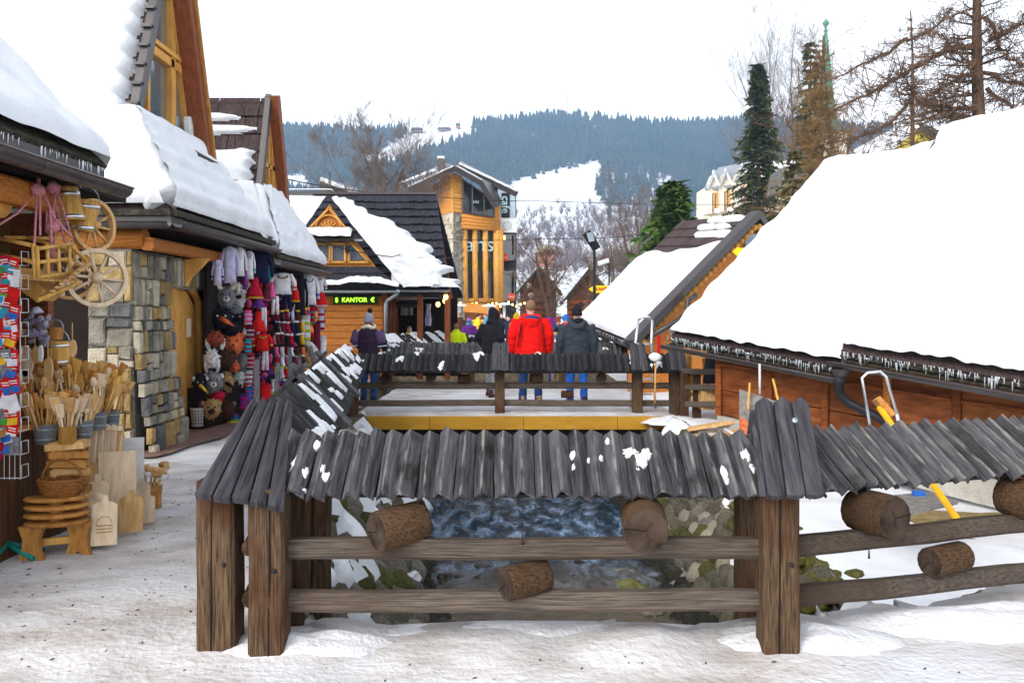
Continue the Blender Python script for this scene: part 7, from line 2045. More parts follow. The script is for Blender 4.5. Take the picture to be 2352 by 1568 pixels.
person('child in a green jacket with white sleeves half hidden by the hooded coat', bp(1150, 26), 1.25, 160, 'green', 'jeansdark', ('whitefur', 'plain'), 'hair', None, None, G, 1.0, 'down', **kw)
person('person in a yellow hooded jacket behind the red jacket', bp(1189, 27), 1.68, 30, 'yellow', 'blackcloth', None, None, 'up', None, G, 1.0, 'down', 6, face=False, **kw)
person('smiling person with a red scarf and blue hat facing the camera beside the beanie wearer', bp(1300, 22), 1.62, 176, 'blackcloth', 'jeansdark', ('blue', 'plain'), 'hair', None, 'red', G, 1.0, 'pockets', **kw)
person('person in a dark coat with a rusty cap left of the red scarf wearer', bp(1281, 24), 1.55, 195, 'jeansdark', 'blackcloth', ('rust', 'plain'), 'hair', None, None, G, 1.0, 'front', **kw)
person('person in a white patterned jacket right beside the red jacket', bp(1268, 20.6), 1.22, 150, 'whitecloth', 'jeans', None, 'hair_dark', None, None, G, 1.0, 'down', **kw)
person('person in a dark coat standing under the porch eave', bp(1008, 30), 1.66, 90, 'navy', 'blackcloth', None, 'hair_dark', None, None, G, 1.0, 'down', **kw)
person('person in a tan coat near the stone pier', bp(1022, 36), 1.62, 60, 'tanfur', 'blackcloth', None, 'hair', None, None, G, 1.0, 'down', **kw)
person('person in a brown coat leaning at the terrace post', bp(1056, 37), 1.74, 10, 'brownfur', 'blackcloth', None, 'hair', None, None, G, 1.0, 'front', **kw)
sc_ = thing('dark_screen', 'dark purple display screen standing behind the red jacket', 'screen', P(1262, 780, 28))
q = MB(); q.rbar(P(1250, 739, 28), P(1276, 739, 28), .05, .3); q.build('panel', M['purple'], sc_)
q = MB(); q.tube([P(1263, 745, 28.1), P(1263, 778, 28.1)], .03, 6); q.build('stand', M['black'], sc_)
tb = thing('plank_table', 'tan plank table end with a blue sticker between the red and grey jackets', 'table', P(1276, 790, 19.6))
q = MB(); q.box(P(1278, 770, 19.7), (.3, .3, .14)); q.build('table_top', M['yellowwood'], tb)
q = MB(); q.box(P(1276, 772, 19.52), (.06, .01, .06)); q.build('sticker', M['blue'], tb)
for u in (1270, 1286): q = MB(); q.rbar(P(u, 775, 19.7), (P(u, 0, 19.7).x, 19.7, 0), .07, .07, (0, 1, 0)); q.build('leg', M['yellowwood'], tb)
hc_ = thing('hanging_cloth', 'pale lilac cloth hanging under the porch eave', 'cloth', P(985, 740, 22.4))
q = MB(); q.rows([[P(978 + 12 * k / 8 + 1.5 * math.sin(k * 2 + j), 698 + 50 * j / 6, 22.4 + .05 * math.sin(k * 1.9)) for k in range(9)] for j in range(7)]); q.build('cloth', M['lilac'], hc_)

# ================================================================== GOODS ON THE SOUVENIR STALL
def wheel(label, c, r, ax, th=.05, spokes=10, m='pine'):
    """a small wooden cart wheel; ax is its axle direction"""
    root = thing('cart_wheel', label, 'wheel', c, 'wooden cart wheels hung at the stall corner'); ax = V(ax).normalized()
    Mx = frame(c, ax.cross(up).normalized(), up, ax)
    q = MB(); q.lathe([(r * .86, -th / 2), (r, -th / 2), (r, th / 2), (r * .86, th / 2), (r * .86, -th / 2)], 30, Mx, smooth=False); q.build('rim', M[m], root)
    q = MB(); q.lathe([(0, -th), (r * .15, -th), (r * .19, -th * .3), (r * .19, th * .4), (r * .13, th * 1.3), (0, th * 1.3)], 14, Mx); q.build('hub', M[m], root)
    for k in range(spokes):
        a = 2 * PI * k / spokes + .1; d = V((math.cos(a), math.sin(a), 0)); q = MB(); q.tube([Mx @ (d * r * .14), Mx @ (d * r * .5), Mx @ (d * r * .88)], [r * .035, r * .055, r * .045], 7); q.build('spoke', M[m], root)
    return root
wheel('large pale wheel lowest at the stall corner, facing the path', P(222, 638, 6.55), .226, (.85, -1, 0), m='pale')
wheel('wheel turned edge-on above the large pale wheel beside the buckets', P(213, 518, 6.7), .21, (1, -.38, 0))
wheel('half hidden wheel behind the hanging cart, left of the large pale wheel', P(160, 630, 6.7), .20, (1, -1, 0))


def bucket(label, c, r0, r1, h, m='yellowwood', bands='alu', tilt=0.0, group=None, handle=True, name='bucket', lid=None, solid=False):
    root = thing(name, label, 'bucket', c, group)
    Mx = Matrix.Translation(V(c)) @ Matrix.Rotation(tilt, 4, 'Y')
    n = 16
    for k in range(n):  # staves
        a0, a1 = 2 * PI * k / n, 2 * PI * (k + .94) / n; q = MB(); am = (a0 + a1) / 2
        vs = [Mx @ V((r * math.cos(a), r * math.sin(a), z)) for z, r in ((0, r0), (h, r1)) for a in (a0, am, a1)] + [Mx @ V((r * .9 * math.cos(a), r * .9 * math.sin(a), z)) for z, r in ((0, r0), (h, r1)) for a in (a0, am, a1)]
        q.add(vs, [(0, 1, 4, 3), (1, 2, 5, 4), (6, 9, 10, 7), (7, 10, 11, 8), (3, 4, 10, 9), (4, 5, 11, 10), (0, 3, 9, 6), (2, 8, 11, 5)])
        q.build('stave', M[m], root)
    q = MB(); q.lathe([(0, h * .05), (r0 * .92, h * .05)], 16, Mx); q.lathe([(0, h * .85), (lerp(r0, r1, .85) * .9, h * .85)], 16, Mx) if solid else None; q.build('bottom', M[m], root)
    for f in (.10, .80):
        r = lerp(r0, r1, f); q = MB(); q.lathe([(r * 1.005, h * (f - .06)), (r * 1.035, h * (f - .06)), (lerp(r0, r1, f + .08) * 1.035, h * (f + .06)), (r * 1.005, h * (f + .06))], 20, Mx); q.build('hoop', M[bands], root)
    if handle:
        q = MB(); rr_ = max(r0, r1); q.tube([Mx @ V((rr_ * math.cos(a), 0, h * .95 + rr_ * 1.1 * math.sin(a))) for a in (PI * k / 10 for k in range(11))], .005, 5); q.build('handle', M['galv'], root)
    return root
G1 = 'stave buckets hung under the stall eave'
def bpos(u, v, d): return P(u, v, d)
bucket('yellow stave bucket hung nearest the eave with two silver hoops', bpos(160, 508, 6.4), .108, .082, .25, tilt=-.10, group=G1)
bucket('yellow tapering stave bucket beside the edge-on wheel', bpos(190, 530, 6.55), .070, .105, .235, tilt=.10, group=G1)
bucket('small yellow bucket with silver hoops hung by the rope doll', bpos(134, 836, 6.3), .082, .075, .17, group=G1)
bucket('pale squat wash tub hanging under the cart', bpos(105, 680, 6.2), .12, .13, .15, 'pale', 'pale', group=G1, handle=False)
bucket('tiny stave bucket with a pulled cork on the shelf edge', bpos(128, 780, 6.25), .045, .055, .09, 'brownwood', 'brownwood', group=G1)
# hanging hay cart
ct = thing('toy_cart', 'hanging wooden hay cart with slatted sides on pink ropes', 'cart', P(90, 610, 6.0))
def cb(a, b_, r=.013, m='yellowwood', nm='rail'): q = MB(); q.tube([P(*a), P(*b_)], r, 7); return q.build(nm, M[m], ct)
for a, b_ in (((0, 548, 5.8), (80, 565, 5.6)), ((80, 572, 5.6), (165, 560, 6.0)), ((75, 604, 5.6), (155, 595, 6.0)), ((78, 637, 5.6), (160, 628, 6.0)), ((10, 545, 6.2), (150, 548, 6.5)), ((0, 585, 5.8), (70, 600, 5.6)), ((60, 545, 6.3), (165, 575, 6.4)), ((120, 560, 6.5), (205, 598, 6.7)), ((120, 590, 6.5), (200, 615, 6.7))):
    cb(a, b_, .014)
for u, v0, v1, d in ((76, 560, 640, 5.6), (158, 550, 632, 6.0), (85, 565, 640, 5.6), (108, 560, 640, 5.75), (133, 558, 635, 5.9), (168, 560, 600, 6.2), (190, 590, 625, 6.5)):
    cb((u, v0, d), (u + 4, v1, d), .012, nm='upright')
for k in range(9):
    q = MB(); q.bar(P(20 + k * 16, 612 + k * 2, 5.7 + k * .05), P(55 + k * 16, 640 + k * 1.0, 5.65 + k * .05), .05, .012); q.build('slat', M['yellowwood' if k % 2 else 'pine'], ct)
for k in range(7):
    q = MB(); q.bar(P(120 + k * 11, 668 - k * 8, 5.9), P(140 + k * 11, 640 - k * 6, 6.2), .03, .012); q.build('slat', M['pine'], ct)
cb((85, 690, 5.8), (180, 650, 6.2), .016); cb((160, 560, 6.0), (210, 612, 6.5), .014)
q = MB(); q.prism([P(30, 655, 5.9), P(80, 690, 5.9), P(105, 668, 5.9), P(60, 630, 5.9)], (0, .25, 0)); q.build('side_board', M['yellowwood'], ct)
rp = thing('rope_bundle', 'bundles of pink swing ropes tied under the stall eave', 'rope', P(100, 440, 6.0))
for pts in (([(88, 402, 6), (85, 440, 6.0), (40, 490, 5.8), (0, 515, 5.6)]), ([(88, 402, 6), (84, 470, 5.9), (78, 570, 5.7)]), ([(90, 402, 6), (92, 470, 5.9), (92, 540, 5.8)]), ([(90, 420, 6), (115, 480, 6), (120, 590, 5.9)]), ([(95, 430, 6), (125, 500, 6.0), (165, 545, 6.1)]), ([(122, 410, 6.2), (128, 470, 6.2), (150, 560, 6.2)]), ([(122, 408, 6.2), (112, 440, 6.2), (105, 520, 6.2)]), ([(122, 412, 6.2), (145, 480, 6.2), (168, 560, 6.2)]), ([(130, 430, 6.2), (120, 500, 6.1), (114, 590, 6.0)]), ([(118, 420, 6.2), (128, 520, 6.1), (124, 592, 6.0)])):
    q = MB(); pp = [P(*p) for p in pts]; q.tube([lerp(a, b_, i / 4) for a, b_ in zip(pp, pp[1:]) for i in range(4)] + [pp[-1]], .0075, 6); q.build('rope', M['rope'], rp)
for u, v, d in ((88, 436, 5.95), (122, 430, 6.15), (118, 520, 6.0)):
    q = MB(); q.ball(P(u, v, d), (.05, .045, .045), 10, 7, amp=.5, fr=3, seed=u); q.build('knot', M['rope'], rp)
# bag of grey stones, dolls and boards on the shelf
q = MB()
bg_ = thing('pebble_bag', 'clear bag of grey slate pieces hanging over the shelf', 'bag', P(85, 790, 6.0))
for k in range(40):
    q = MB(); q.ball(P(R.uniform(58, 112), R.uniform(725, 790), R.uniform(5.9, 6.05)), (.028, .015, .018), 6, 4, Matrix.Rotation(R.uniform(0, 3), 3, 'Y'), amp=.4, fr=2, seed=k, smooth=False); q.build('slate_piece', simple('slate_chip', (.22, .20, .27), .5, rnd=.5), bg_)
q = MB(); q.tube([P(85, 720, 6.0), P(82, 705, 6.0)], [.05, .02], 8); q.build('bag_neck', M['lilac'], bg_)
for k, (u, v, w_, h_, m, lb) in enumerate(((58, 830, 34, 70, 'pale', 'pale carved spoon head hanging left under the shelf'), (80, 815, 16, 40, 'pine', 'narrow wooden spatula hanging second from the left'), (92, 812, 10, 40, 'white', 'white strip tag hanging by the spatula'), (110, 850, 20, 60, 'pine', 'leaf-shaped wooden paddle hanging beside the yellow bucket'), (166, 800, 16, 40, 'pine', 'wooden figure charm hanging right of the yellow bucket'), (55, 872, 38, 44, 'pale', 'pale inscribed board hung lowest beside the magnet rack'))):
    t_ = thing('hanging_utensil', lb, 'utensil', P(u, v - h_ / 2, 6.1), 'small wooden wares hung under the shelf')
    s_ = 6.1 / F; W_, H_2 = w_ * s_ / 2, h_ * s_ / 2; p = P(u, v, 6.1)
    q = MB(); q.prism([p + V((W_ * math.cos(a), 0, H_2 * math.sin(a) * (1 if k != 5 else 1))) for a in (2 * PI * i / 14 + .2 for i in range(14))], (0, .02, 0)); q.build('blade', M[m], t_)
    q = MB(); q.tube([p + up * H_2, p + up * (H_2 + .12)], .004, 5); q.build('cord', M['rope'] if False else M['pine'], t_)
for k, (u, v) in enumerate(((80, 850), (98, 842), (82, 872), (100, 865))):
    q = MB(); q.lathe([(0, 0), (.05, .0), (.055, .05), (.0, .05)], 14, Matrix.Translation(P(u, v, 6.2))); q.build('wooden_bowl', M['brownwood'], label=('left bowl of the upper pair of brown bowls on the shelf', 'right bowl of the upper pair of brown bowls on the shelf', 'left bowl of the lower pair of brown bowls on the shelf', 'right bowl of the lower pair of brown bowls on the shelf')[k], cat='bowl', group='brown wooden bowls')
# spoon pots on the counter
def spoon(q, p, d, L, kind, s=1.0):
    d = V(d).normalized(); e = p + d * L
    q.tube([p, e], [.006 * s, .007 * s], 5)
    x = d.cross(V((0, 1, 0))).normalized()
    if kind == 0: q.ball(e + d * .03 * s, (.024 * s, .009, .036 * s), 8, 6, frame((0, 0, 0), x, d.cross(x), d).to_3x3())
    elif kind == 1: q.prism([e - x * .018 * s, e + x * .018 * s, e + x * .027 * s + d * .085 * s, e - x * .027 * s + d * .085 * s], (0, .010, 0))
    else: q.ball(e, .018 * s, 8, 6)
def pot(label, c, r0, r1, h, m, n, kinds, L, wood, group='pots of wooden utensils', hoop=False):
    root = thing('utensil_pot', label, 'pot', c, group)
    q = MB(); q.lathe([(0, .004), (r0, 0), (r1, h), (r1 * 1.04, h), (r1 * .94, h * .97), (r0 * .9, .01)], 20, Matrix.Translation(V(c))); q.build('pot', M[m], root)
    if hoop:
        for f in (.25, .75): q = MB(); r = lerp(r0, r1, f); q.lathe([(r * 1.0, h * f - .004), (r * 1.03, h * f), (r * 1.0, h * f + .004)], 20, Matrix.Translation(V(c))); q.build('pressed_ring', M[m], root)
    for k in range(n):
        a = R.uniform(0, 2 * PI); rr_ = r1 * R.uniform(.2, .85); p = V(c) + V((math.cos(a) * rr_, math.sin(a) * rr_, h * .6))
        q = MB(); spoon(q, p, (math.cos(a) * rr_ * 3.0, math.sin(a) * rr_ * 3.0, .42), L * R.uniform(.75, 1.1), R.choice(kinds), 1.15); q.build('wooden_spoon', M[R.choice(wood)], root)
    return root
WD = ['pine', 'brownwood', 'yellowwood', 'pale']
pot('galvanised pail of brown spoons at the front of the counter', P(104, 1018, 5.95), .062, .082, .135, 'galv', 26, (0, 1), .20, ['brownwood', 'yellowwood', 'pine'], hoop=True)
pot('yellow tin of pale spatulas in front of the pails', P(155, 1018, 5.9), .058, .058, .12, 'yellowwood', 16, (1,), .15, ['pine', 'pale'])
pot('galvanised pail of honey dippers in the middle', P(192, 1005, 6.1), .052, .068, .125, 'galv', 26, (2, 2, 1), .13, ['pale', 'pine'], hoop=True)
pot('left of the galvanised tubs of tall pale spatulas', P(222, 985, 6.4), .062, .075, .13, 'galv', 24, (1, 0), .24, ['yellowwood', 'pine', 'pale'], hoop=True)
pot('right one of the galvanised tubs, holding tan scoops nearest the stone pillar', P(253, 980, 6.65), .062, .075, .13, 'galv', 20, (1, 0), .22, ['yellowwood', 'pine'], hoop=True)
pot('ochre pot of long dark spoons at the back of the counter', P(66, 1012, 6.1), .06, .07, .16, 'yellowwood', 24, (0, 0, 1), .30, ['brownwood', 'pine'])
pot('pot of faced spoons standing behind the galvanised pail', P(110, 985, 6.3), .06, .07, .16, 'brownwood', 26, (0, 0, 1), .30, ['pale', 'pine', 'brownwood'])
pot('pot of mixed spatulas at the far back of the counter', P(165, 975, 6.4), .07, .09, .16, 'brownwood', 34, (0, 1), .30, WD)
pot('pot of flat turners beside the far back pot', P(205, 965, 6.55), .07, .09, .16, 'brownwood', 30, (1, 1, 0), .26, WD)
# stacked carved chopping blocks
for k in range(9):
    v = 1022 + k * 20; u = 155 + R.uniform(-5, 5); d = 5.95
    p = P(u, v, d); q = MB(); a = R.uniform(-.25, .25); Mr = Matrix.Rotation(a + .35, 3, 'Z') @ Matrix.Rotation(R.uniform(-.07, .07), 3, 'Y')
    q.box(p, (.25, .16, .045), Mr); q.box(p + V((0, 0, .026)), (.21, .12, .008), Mr)
    q.build('carved_block', M['brownwood' if k % 3 else 'pine'], label='brown carved wooden block, ' + ('topmost', 'second from the top', 'third from the top', 'fourth from the top', 'middle', 'fourth from the bottom', 'third from the bottom', 'second from the bottom', 'lowest')[k] + ' of its leaning stack below the yellow tin', cat='block', group='stacked carved blocks')
# stack of oval stools with a basket
for k in range(4):
    z = .40 - .055 * k; c = P(130, 1160, 5.75); c.z = z
    root = thing('oval_stool', ('topmost oval seat of the stool stack, under the basket', 'second oval seat from the top of the stool stack', 'third oval seat from the top of the stool stack', 'lowest oval stool standing on carved legs on the snow')[k], 'stool', (c.x, c.y, 0 if k == 3 else z), 'stacked oval stools')
    q = MB(); q.lathe([(0, -.012), (.19, -.012), (.205, 0), (.19, .014), (0, .014)], 24, Matrix.Translation(c) @ Matrix.Rotation(.25, 4, 'Z'), sq=(1.0, .62)); q.build('seat', M['brownwood'], root)
    if k == 3:
        for sx in (-1, 1):
            o = V((c.x + sx * .12, c.y - .03 + sx * .07, 0))
            q = MB(); q.prism([o + V((-.085, 0, 0)), o + V((-.03, 0, 0)), o + V((0, 0, .03)), o + V((.03, 0, 0)), o + V((.085, 0, 0)), o + V((.062, 0, .06)), o + V((.055, 0, .14)), o + V((.085, 0, .225)), o + V((-.085, 0, .225)), o + V((-.055, 0, .14)), o + V((-.062, 0, .06))], (0, .035, 0)); q.build('leg', M['brownwood'], root)
        q = MB(); q.rbar((c.x - .12, c.y, .10), (c.x + .12, c.y + .1, .10), .03, .05); q.build('stretcher', M['yellowwood'], root)
    elif k < 3:
        q = MB(); q.lathe([(.05, -.045), (.05, -.012)], 8, Matrix.Translation(c)); q.build('spacer', M['brownwood'], root)
bk = thing('wicker_basket', 'round brown wicker basket with a hoop handle on the stool stack', 'basket', P(142, 1150, 5.8))
c = P(142, 1160, 5.75); c.z = .418
for k in range(7):
    z = c.z + .012 + .016 * k; r = .105 + .012 * math.sin(PI * (k + 1) / 8) + .006 * k; q = MB()
    q.tube([V((c.x + r * math.cos(a) * (1 + .03 * math.sin(14 * a + k * PI)), c.y + r * .8 * math.sin(a) * (1 + .03 * math.sin(14 * a + k * PI)), z)) for a in (2 * PI * i / 56 for i in range(57))], .010, 5); q.build('weave', M['wicker'], bk)
q = MB(); q.lathe([(0, .01), (.10, .01)], 16, Matrix.Translation(c), sq=(1, .8)); q.build('bottom', M['wicker'], bk)
q = MB(); q.tube([V((c.x + .135 * math.cos(a), c.y, c.z + .09 + .15 * math.sin(a))) for a in (PI * i / 14 for i in range(15))], .009, 6); q.build('handle', M['wicker'], bk)
# cutting boards leaning in front
def board(label, u, v, d, w_, h_, t, m, lean=.22, yaw=.35, handle=True, n=1, group='leaning wooden boards', text=False):
    p = P(u, v, d); p.z = max(p.z, .0) if v > 1100 else p.z
    for k in range(n):
        c0 = p + V((-.03 * k * .9, .028 * k, 0))
        x = V((math.cos(yaw), math.sin(yaw), 0)); z = (V((0, 0, 1)) + V((-math.sin(yaw), math.cos(yaw), 0)) * lean).normalized()
        pts = [(-.5, 0), (.5, 0), (.5, .80), (.30, .86), (.16, .87), (.12, 1.0), (-.12, 1.0), (-.16, .87), (-.30, .86), (-.5, .80)] if handle else [(-.5, 0), (.5, 0), (.5, 1), (-.5, 1)]
        q = MB(); q.prism([c0 + x * (a * w_) + z * (b_ * h_) for a, b_ in pts], x.cross(z).normalized() * -t * (1 if x.cross(z).y < 0 else -1))
        lb = label if n == 1 else label + (', front one of the row' if k == 0 else ', %s one behind the front' % ('first', 'second', 'third', 'fourth', 'fifth')[k - 1])
        o = q.build('cutting_board', M[m], label=lb, cat='board', group=group)
        if text and k == 0:
            nn = x.cross(z).normalized(); nn = nn if nn.y < 0 else -nn
            q = MB(); cc = c0 + z * h_ * .45 + nn * .003
            for i in range(9):
                a = PI * i / 8; q.bar(cc + x * math.cos(a) * w_ * .28 + z * math.sin(a) * w_ * .25, cc + x * math.cos(a + .3) * w_ * .28 + z * math.sin(a + .3) * w_ * .25, .004, .003, nn)
            for i in range(3): q.bar(cc - x * w_ * .3 - z * (.02 + .022 * i), cc + x * w_ * .3 - z * (.02 + .022 * i), .006, .003, nn)
            q.build('burnt_pattern', M['brownwood'], o)
board('pale handled board with a burnt mountain pattern beside the stools', 238, 1252, 5.88, .165, .34, .022, 'pale', n=5, text=True)
board('large square pale pastry board leaning in the middle', 268, 1212, 6.3, .26, .56, .02, 'pale', handle=False, lean=.15)
board('bluish white plastic wrapped board behind the large pastry board', 292, 1165, 6.8, .24, .55, .02, 'white', handle=False, lean=.15)
board('wide ribbed washboard-like plank panel below the galvanised tubs', 232, 1130, 6.45, .30, .50, .025, 'pine', handle=False, lean=.12)
for k in range(5):
    q = MB(); p = P(208 + 15 * k, 1080, 6.35 + .04 * k); q.rbar(p, p + V((0, .05, .30)), .055, .02, (0, 1, 0)); q.lathe([(.03, 0), (.027, .03), (0, .045)], 8, Matrix.Translation(p + V((0, .05, .30)))); q.build('paddle_board', M['pale'], label='upright pale paddle board, ' + ('first', 'second', 'third', 'fourth', 'fifth')[k] + ' from the left below the galvanised tubs', cat='board', group='leaning wooden boards')
board('honey brown chopping board lying against the large pastry board', 300, 1222, 6.2, .16, .30, .02, 'pine', lean=.18)
board('pale paddle shaped board in front of the ribbed panel', 222, 1205, 6.15, .15, .36, .02, 'pale', lean=.2)
board('tan rectangular board leaning between the stools and the ribbed panel', 205, 1190, 6.25, .20, .40, .025, 'pine', handle=False, lean=.18)
board('narrow pale bread board at the right end of the leaning row', 338, 1200, 6.6, .11, .24, .02, 'pale', lean=.25)
board('small pale board with a hole at the foot of the white board', 305, 1195, 6.55, .10, .26, .02, 'pale', n=1)
board('second small pale board with a hole right of the first', 325, 1180, 6.75, .13, .28, .02, 'pale', n=1)
q = MB(); q.tube([P(312, 1120, 6.95), P(318, 1075, 7.0)], .026, 10); q.tube([P(318, 1075, 7.0), P(321, 1055, 7.02)], .011, 8); q.tube([P(312, 1120, 6.95), P(322, 1145, 6.95)], .024, 10); q.build('rolling_pin', M['pine'], label='tall pine rolling pin leaning beside the white board', cat='rolling pin')
mp_ = bucket('tan stave bucket of meat mallets standing on the snow', (P(345, 1162, 7.2).x, 7.2, .0), .085, .095, .20, 'brownwood', 'brownwood', handle=False, name='mallet_bucket')
for k in range(14):
    a = R.uniform(0, 2 * PI); p = V((P(345, 1162, 7.2).x + .05 * math.cos(a), 7.2 + .05 * math.sin(a), .12)); e = p + V((.07 * math.cos(a), .07 * math.sin(a), R.uniform(.14, .24)))
    q = MB(); q.tube([p, e], .009, 6); x = V((math.sin(a), -math.cos(a), .2)).normalized(); q.tube([e - x * .045, e + x * .045], .026, 8); o = q.build('meat_mallet', M['pine' if k % 4 else 'white'], label=None, cat=None, parent=mp_)
# magnet rack
rk = thing('magnet_rack', 'white wire postcard rack full of red magnet cards on a teal base', 'rack', (P(20, 1270, 5.75).x, 5.7, 0))
rx, ry = P(18, 1270, 5.7).x, 5.7
for a in (.2, 1.3, 2.6, 3.9, 5.1):
    q = MB(); q.tube([(rx, ry, .10), (rx + .22 * math.cos(a - .5), ry + .22 * math.sin(a - .5), .02)], [.02, .016], 8); q.build('foot', M['green_paint'], rk)
q = MB(); q.tube([(rx - .06, ry, 0.05), (rx - .06, ry, 1.75)], .018, 8); q.build('pole', M['green_paint'], rk)
for k in range(9):
    x = rx - .14 + .035 * k; q = MB(); q.tube([(x, ry - .10, .55), (x, ry - .10, 1.95)], .003, 4); q.build('wire', M['steel_wire'], rk)
for r_ in range(10):
    z = .56 + .155 * r_; q = MB(); q.tube([(rx - .15, ry - .10, z), (rx + .15, ry - .10, z), (rx + .15, ry - .02, z + .0), (rx + .17, ry - .06, z + .09), (rx + .17, ry - .14, z + .09), (rx + .15, ry - .10, z)], .003, 4); q.build('wire', M['steel_wire'], rk)
mcols = ['red', 'red', 'crimson', 'blue', 'whitecloth', 'teal', 'red', 'yellow', 'green']
for r_ in range(13):
    for k in range(7):
        z = .76 + .10 * r_ + R.uniform(-.02, .02); x = rx - .17 + .046 * k + R.uniform(-.01, .01); t = R.uniform(-.35, .35)
        Mr = Matrix.Rotation(t, 3, 'Y') @ Matrix.Rotation(R.uniform(-.3, .2), 3, 'X')
        q = MB(); q.mi = 0; q.box((x, ry - .125 - .01 * R.random(), z), (.075, .006, .115), Mr); q.mi = 1; q.box(V((x, ry - .131, z)) + Mr @ V((0, -.002, -.025)), (.065, .004, .045), Mr); q.mi = 2; q.box(V((x, ry - .131, z)) + Mr @ V((0, -.002, .03)), (.05, .004, .008), Mr); q.mi = 2; q.box(V((x, ry - .131, z)) + Mr @ V((0.004, -.002, .014)), (.045, .004, .006), Mr)
        q.build('magnet_card', [M[R.choice(['red', 'red', 'red', 'crimson', 'greyfur', 'whitecloth'])], M[R.choice(['blue', 'teal', 'green', 'yellow', 'whitecloth', 'skyblue'])], M['white']], rk)

# ================================================================== CLOTHES AND FUR HATS UNDER THE SECOND EAVE
XP = -3.98
def cd(u, off=0.0): return (XP - off) * F / (u - CX)
def loft(q, rings, n=18, wave=0.0, k=5, seed=0.0, flat=1.0, yaw=0.0):
    rows = []
    cy, sy = math.cos(yaw), math.sin(yaw)
    for i, (c, rx_, ry_) in enumerate(rings):
        row = []
        for j in range(n):
            a = 2 * PI * j / n; w_ = 1 + wave * math.sin(k * a + seed + i * .35) * (i / max(1, len(rings) - 1))
            x, y = rx_ * math.cos(a) * w_, ry_ * math.sin(a) * w_
            row.append(V(c) + V((x * cy - y * sy, x * sy + y * cy, 0)))
        rows.append(row)
    o = len(q.v); q.rows(rows, True, True)
    q.f += [tuple(range(o, o + n)), tuple(range(len(q.v) - n, len(q.v)))]; q.m += [q.mi, q.mi]; q.s += [True, True]
YAW = .35   # most pieces hang turned between the path and the viewer
def garment(kind, u, v0, v1, wpx, m, label, deco=None, off=0.0, yaw=YAW, grp='clothes hung along the shop front'):
    d = cd(u, off); s_ = d / F; top, bot = P(u, v0, d), P(u, v1, d); h = top.z - bot.z; w_ = wpx * s_ / 2
    root = thing(kind, label, kind.replace('_', ' '), bot, grp)
    cy, sy = math.cos(yaw), math.sin(yaw)
    ux = V((cy, sy, 0)); ux = ux if ux.x > 0 else -ux
    wu = w_ * 1.2
    q = MB(); sd = u * .7
    def ctr(t): return lerp(top, bot, t)
    if kind in ('shirt', 'jacket', 'blouse', 'coat'):
        loft(q, [(ctr(0), wu * .28, .025), (ctr(.05), wu * .62, .04), (ctr(.12), wu * .72, .05), (ctr(.4), wu * .66, .05), (ctr(.75), wu * .68, .05), (ctr(1), wu * .76, .05)], 18, .06, 5, sd, yaw=yaw)
        q.build('bodice', M[m], root)
        for sx in (-1, 1):
            a, b_, c_ = ctr(.07) + ux * sx * wu * .6, ctr(.42) + ux * sx * wu * .95, ctr(.80) + ux * sx * wu * R.uniform(.9, 1.05)
            q = MB(); q.tube([a, b_, c_], [wu * .2, wu * .18, wu * .17], 8); sl = q.build('sleeve', M[m], root)
            if deco: q = MB(); q.tube([lerp(b_, c_, .55), lerp(b_, c_, .75)], wu * .19, 8); q.build('embroidered_band', M[deco], sl)
        if deco:
            nn = V((sy, -cy, 0)); nn = nn if nn.y < 0 else -nn
            for k in range(7):
                a = PI + PI * k / 6; p = ctr(.14) + ux * math.cos(a) * wu * .36 + up * math.sin(a) * h * .10 + nn * .05; q = MB(); q.ball(p, (wu * .09, .012, wu * .09), 7, 5); q.build('embroidered_flower', M[deco if k % 2 else 'green'], root)
    elif kind in ('dress', 'skirt'):
        st_ = .45 if kind == 'dress' else .55
        loft(q, [(ctr(0), wu * st_ * .7, .03), (ctr(.12), wu * st_, .05), (ctr(.38), wu * st_ * .95, .05), (ctr(.55), wu * .72, .07), (ctr(.8), wu * .9, .085), (ctr(1), wu * 1.0, .09)], 24, .10, 8, sd, yaw=yaw)
        q.build('cloth', M[m], root)
        if deco: q = MB(); loft(q, [(ctr(.93), wu * 1.0, .095), (ctr(1.01), wu * 1.04, .10)], 24, .10, 8, sd, yaw=yaw); q.build('hem_band', M[deco], root)
    elif kind == 'trousers':
        for sx in (-1, 1):
            q = MB(); q.tube([ctr(0) + ux * sx * wu * .3, ctr(.5) + ux * sx * wu * .42, ctr(1) + ux * sx * wu * .5], [wu * .42, wu * .38, wu * .34], 10); q.build('leg', M[m], root)
    elif kind in ('sock', 'slipper', 'mitten'):
        q.tube([ctr(0), ctr(.6), ctr(.85) + ux * wu * .2, ctr(1) + ux * wu * .7], [wu * .62, wu * .6, wu * .66, wu * .4], 8); q.build('knit', M[m], root)
        q = MB(); q.tube([ctr(-.02), ctr(.14)], wu * .7, 8); q.build('cuff', M[deco or 'whitecloth'], root)
    elif kind == 'scarf':
        loft(q, [(ctr(t), wu * (.9 + .1 * math.sin(t * 9 + sd)), .03) for t in (0, .25, .5, .75, 1)], 12, .1, 3, sd, yaw=yaw); q.build('cloth', M[m], root)
        if deco:
            for t in (.3, .6, .9): q = MB(); loft(q, [(ctr(t - .05), wu * 1.03, .035), (ctr(t + .05), wu * 1.03, .035)], 12, yaw=yaw); q.build('woven_band', M[deco], root)
    if v0 < 640 or kind in ('shirt', 'blouse'):
        q = MB(); q.tube([top + up * .10, top + up * .05 + ux * .015, top + up * .02], .004, 5); q.tube([top - ux * wu * .4 - up * .02, top + up * .015, top + ux * wu * .4 - up * .02], .006, 5); q.build('hanger', M['black'], root)
    return root
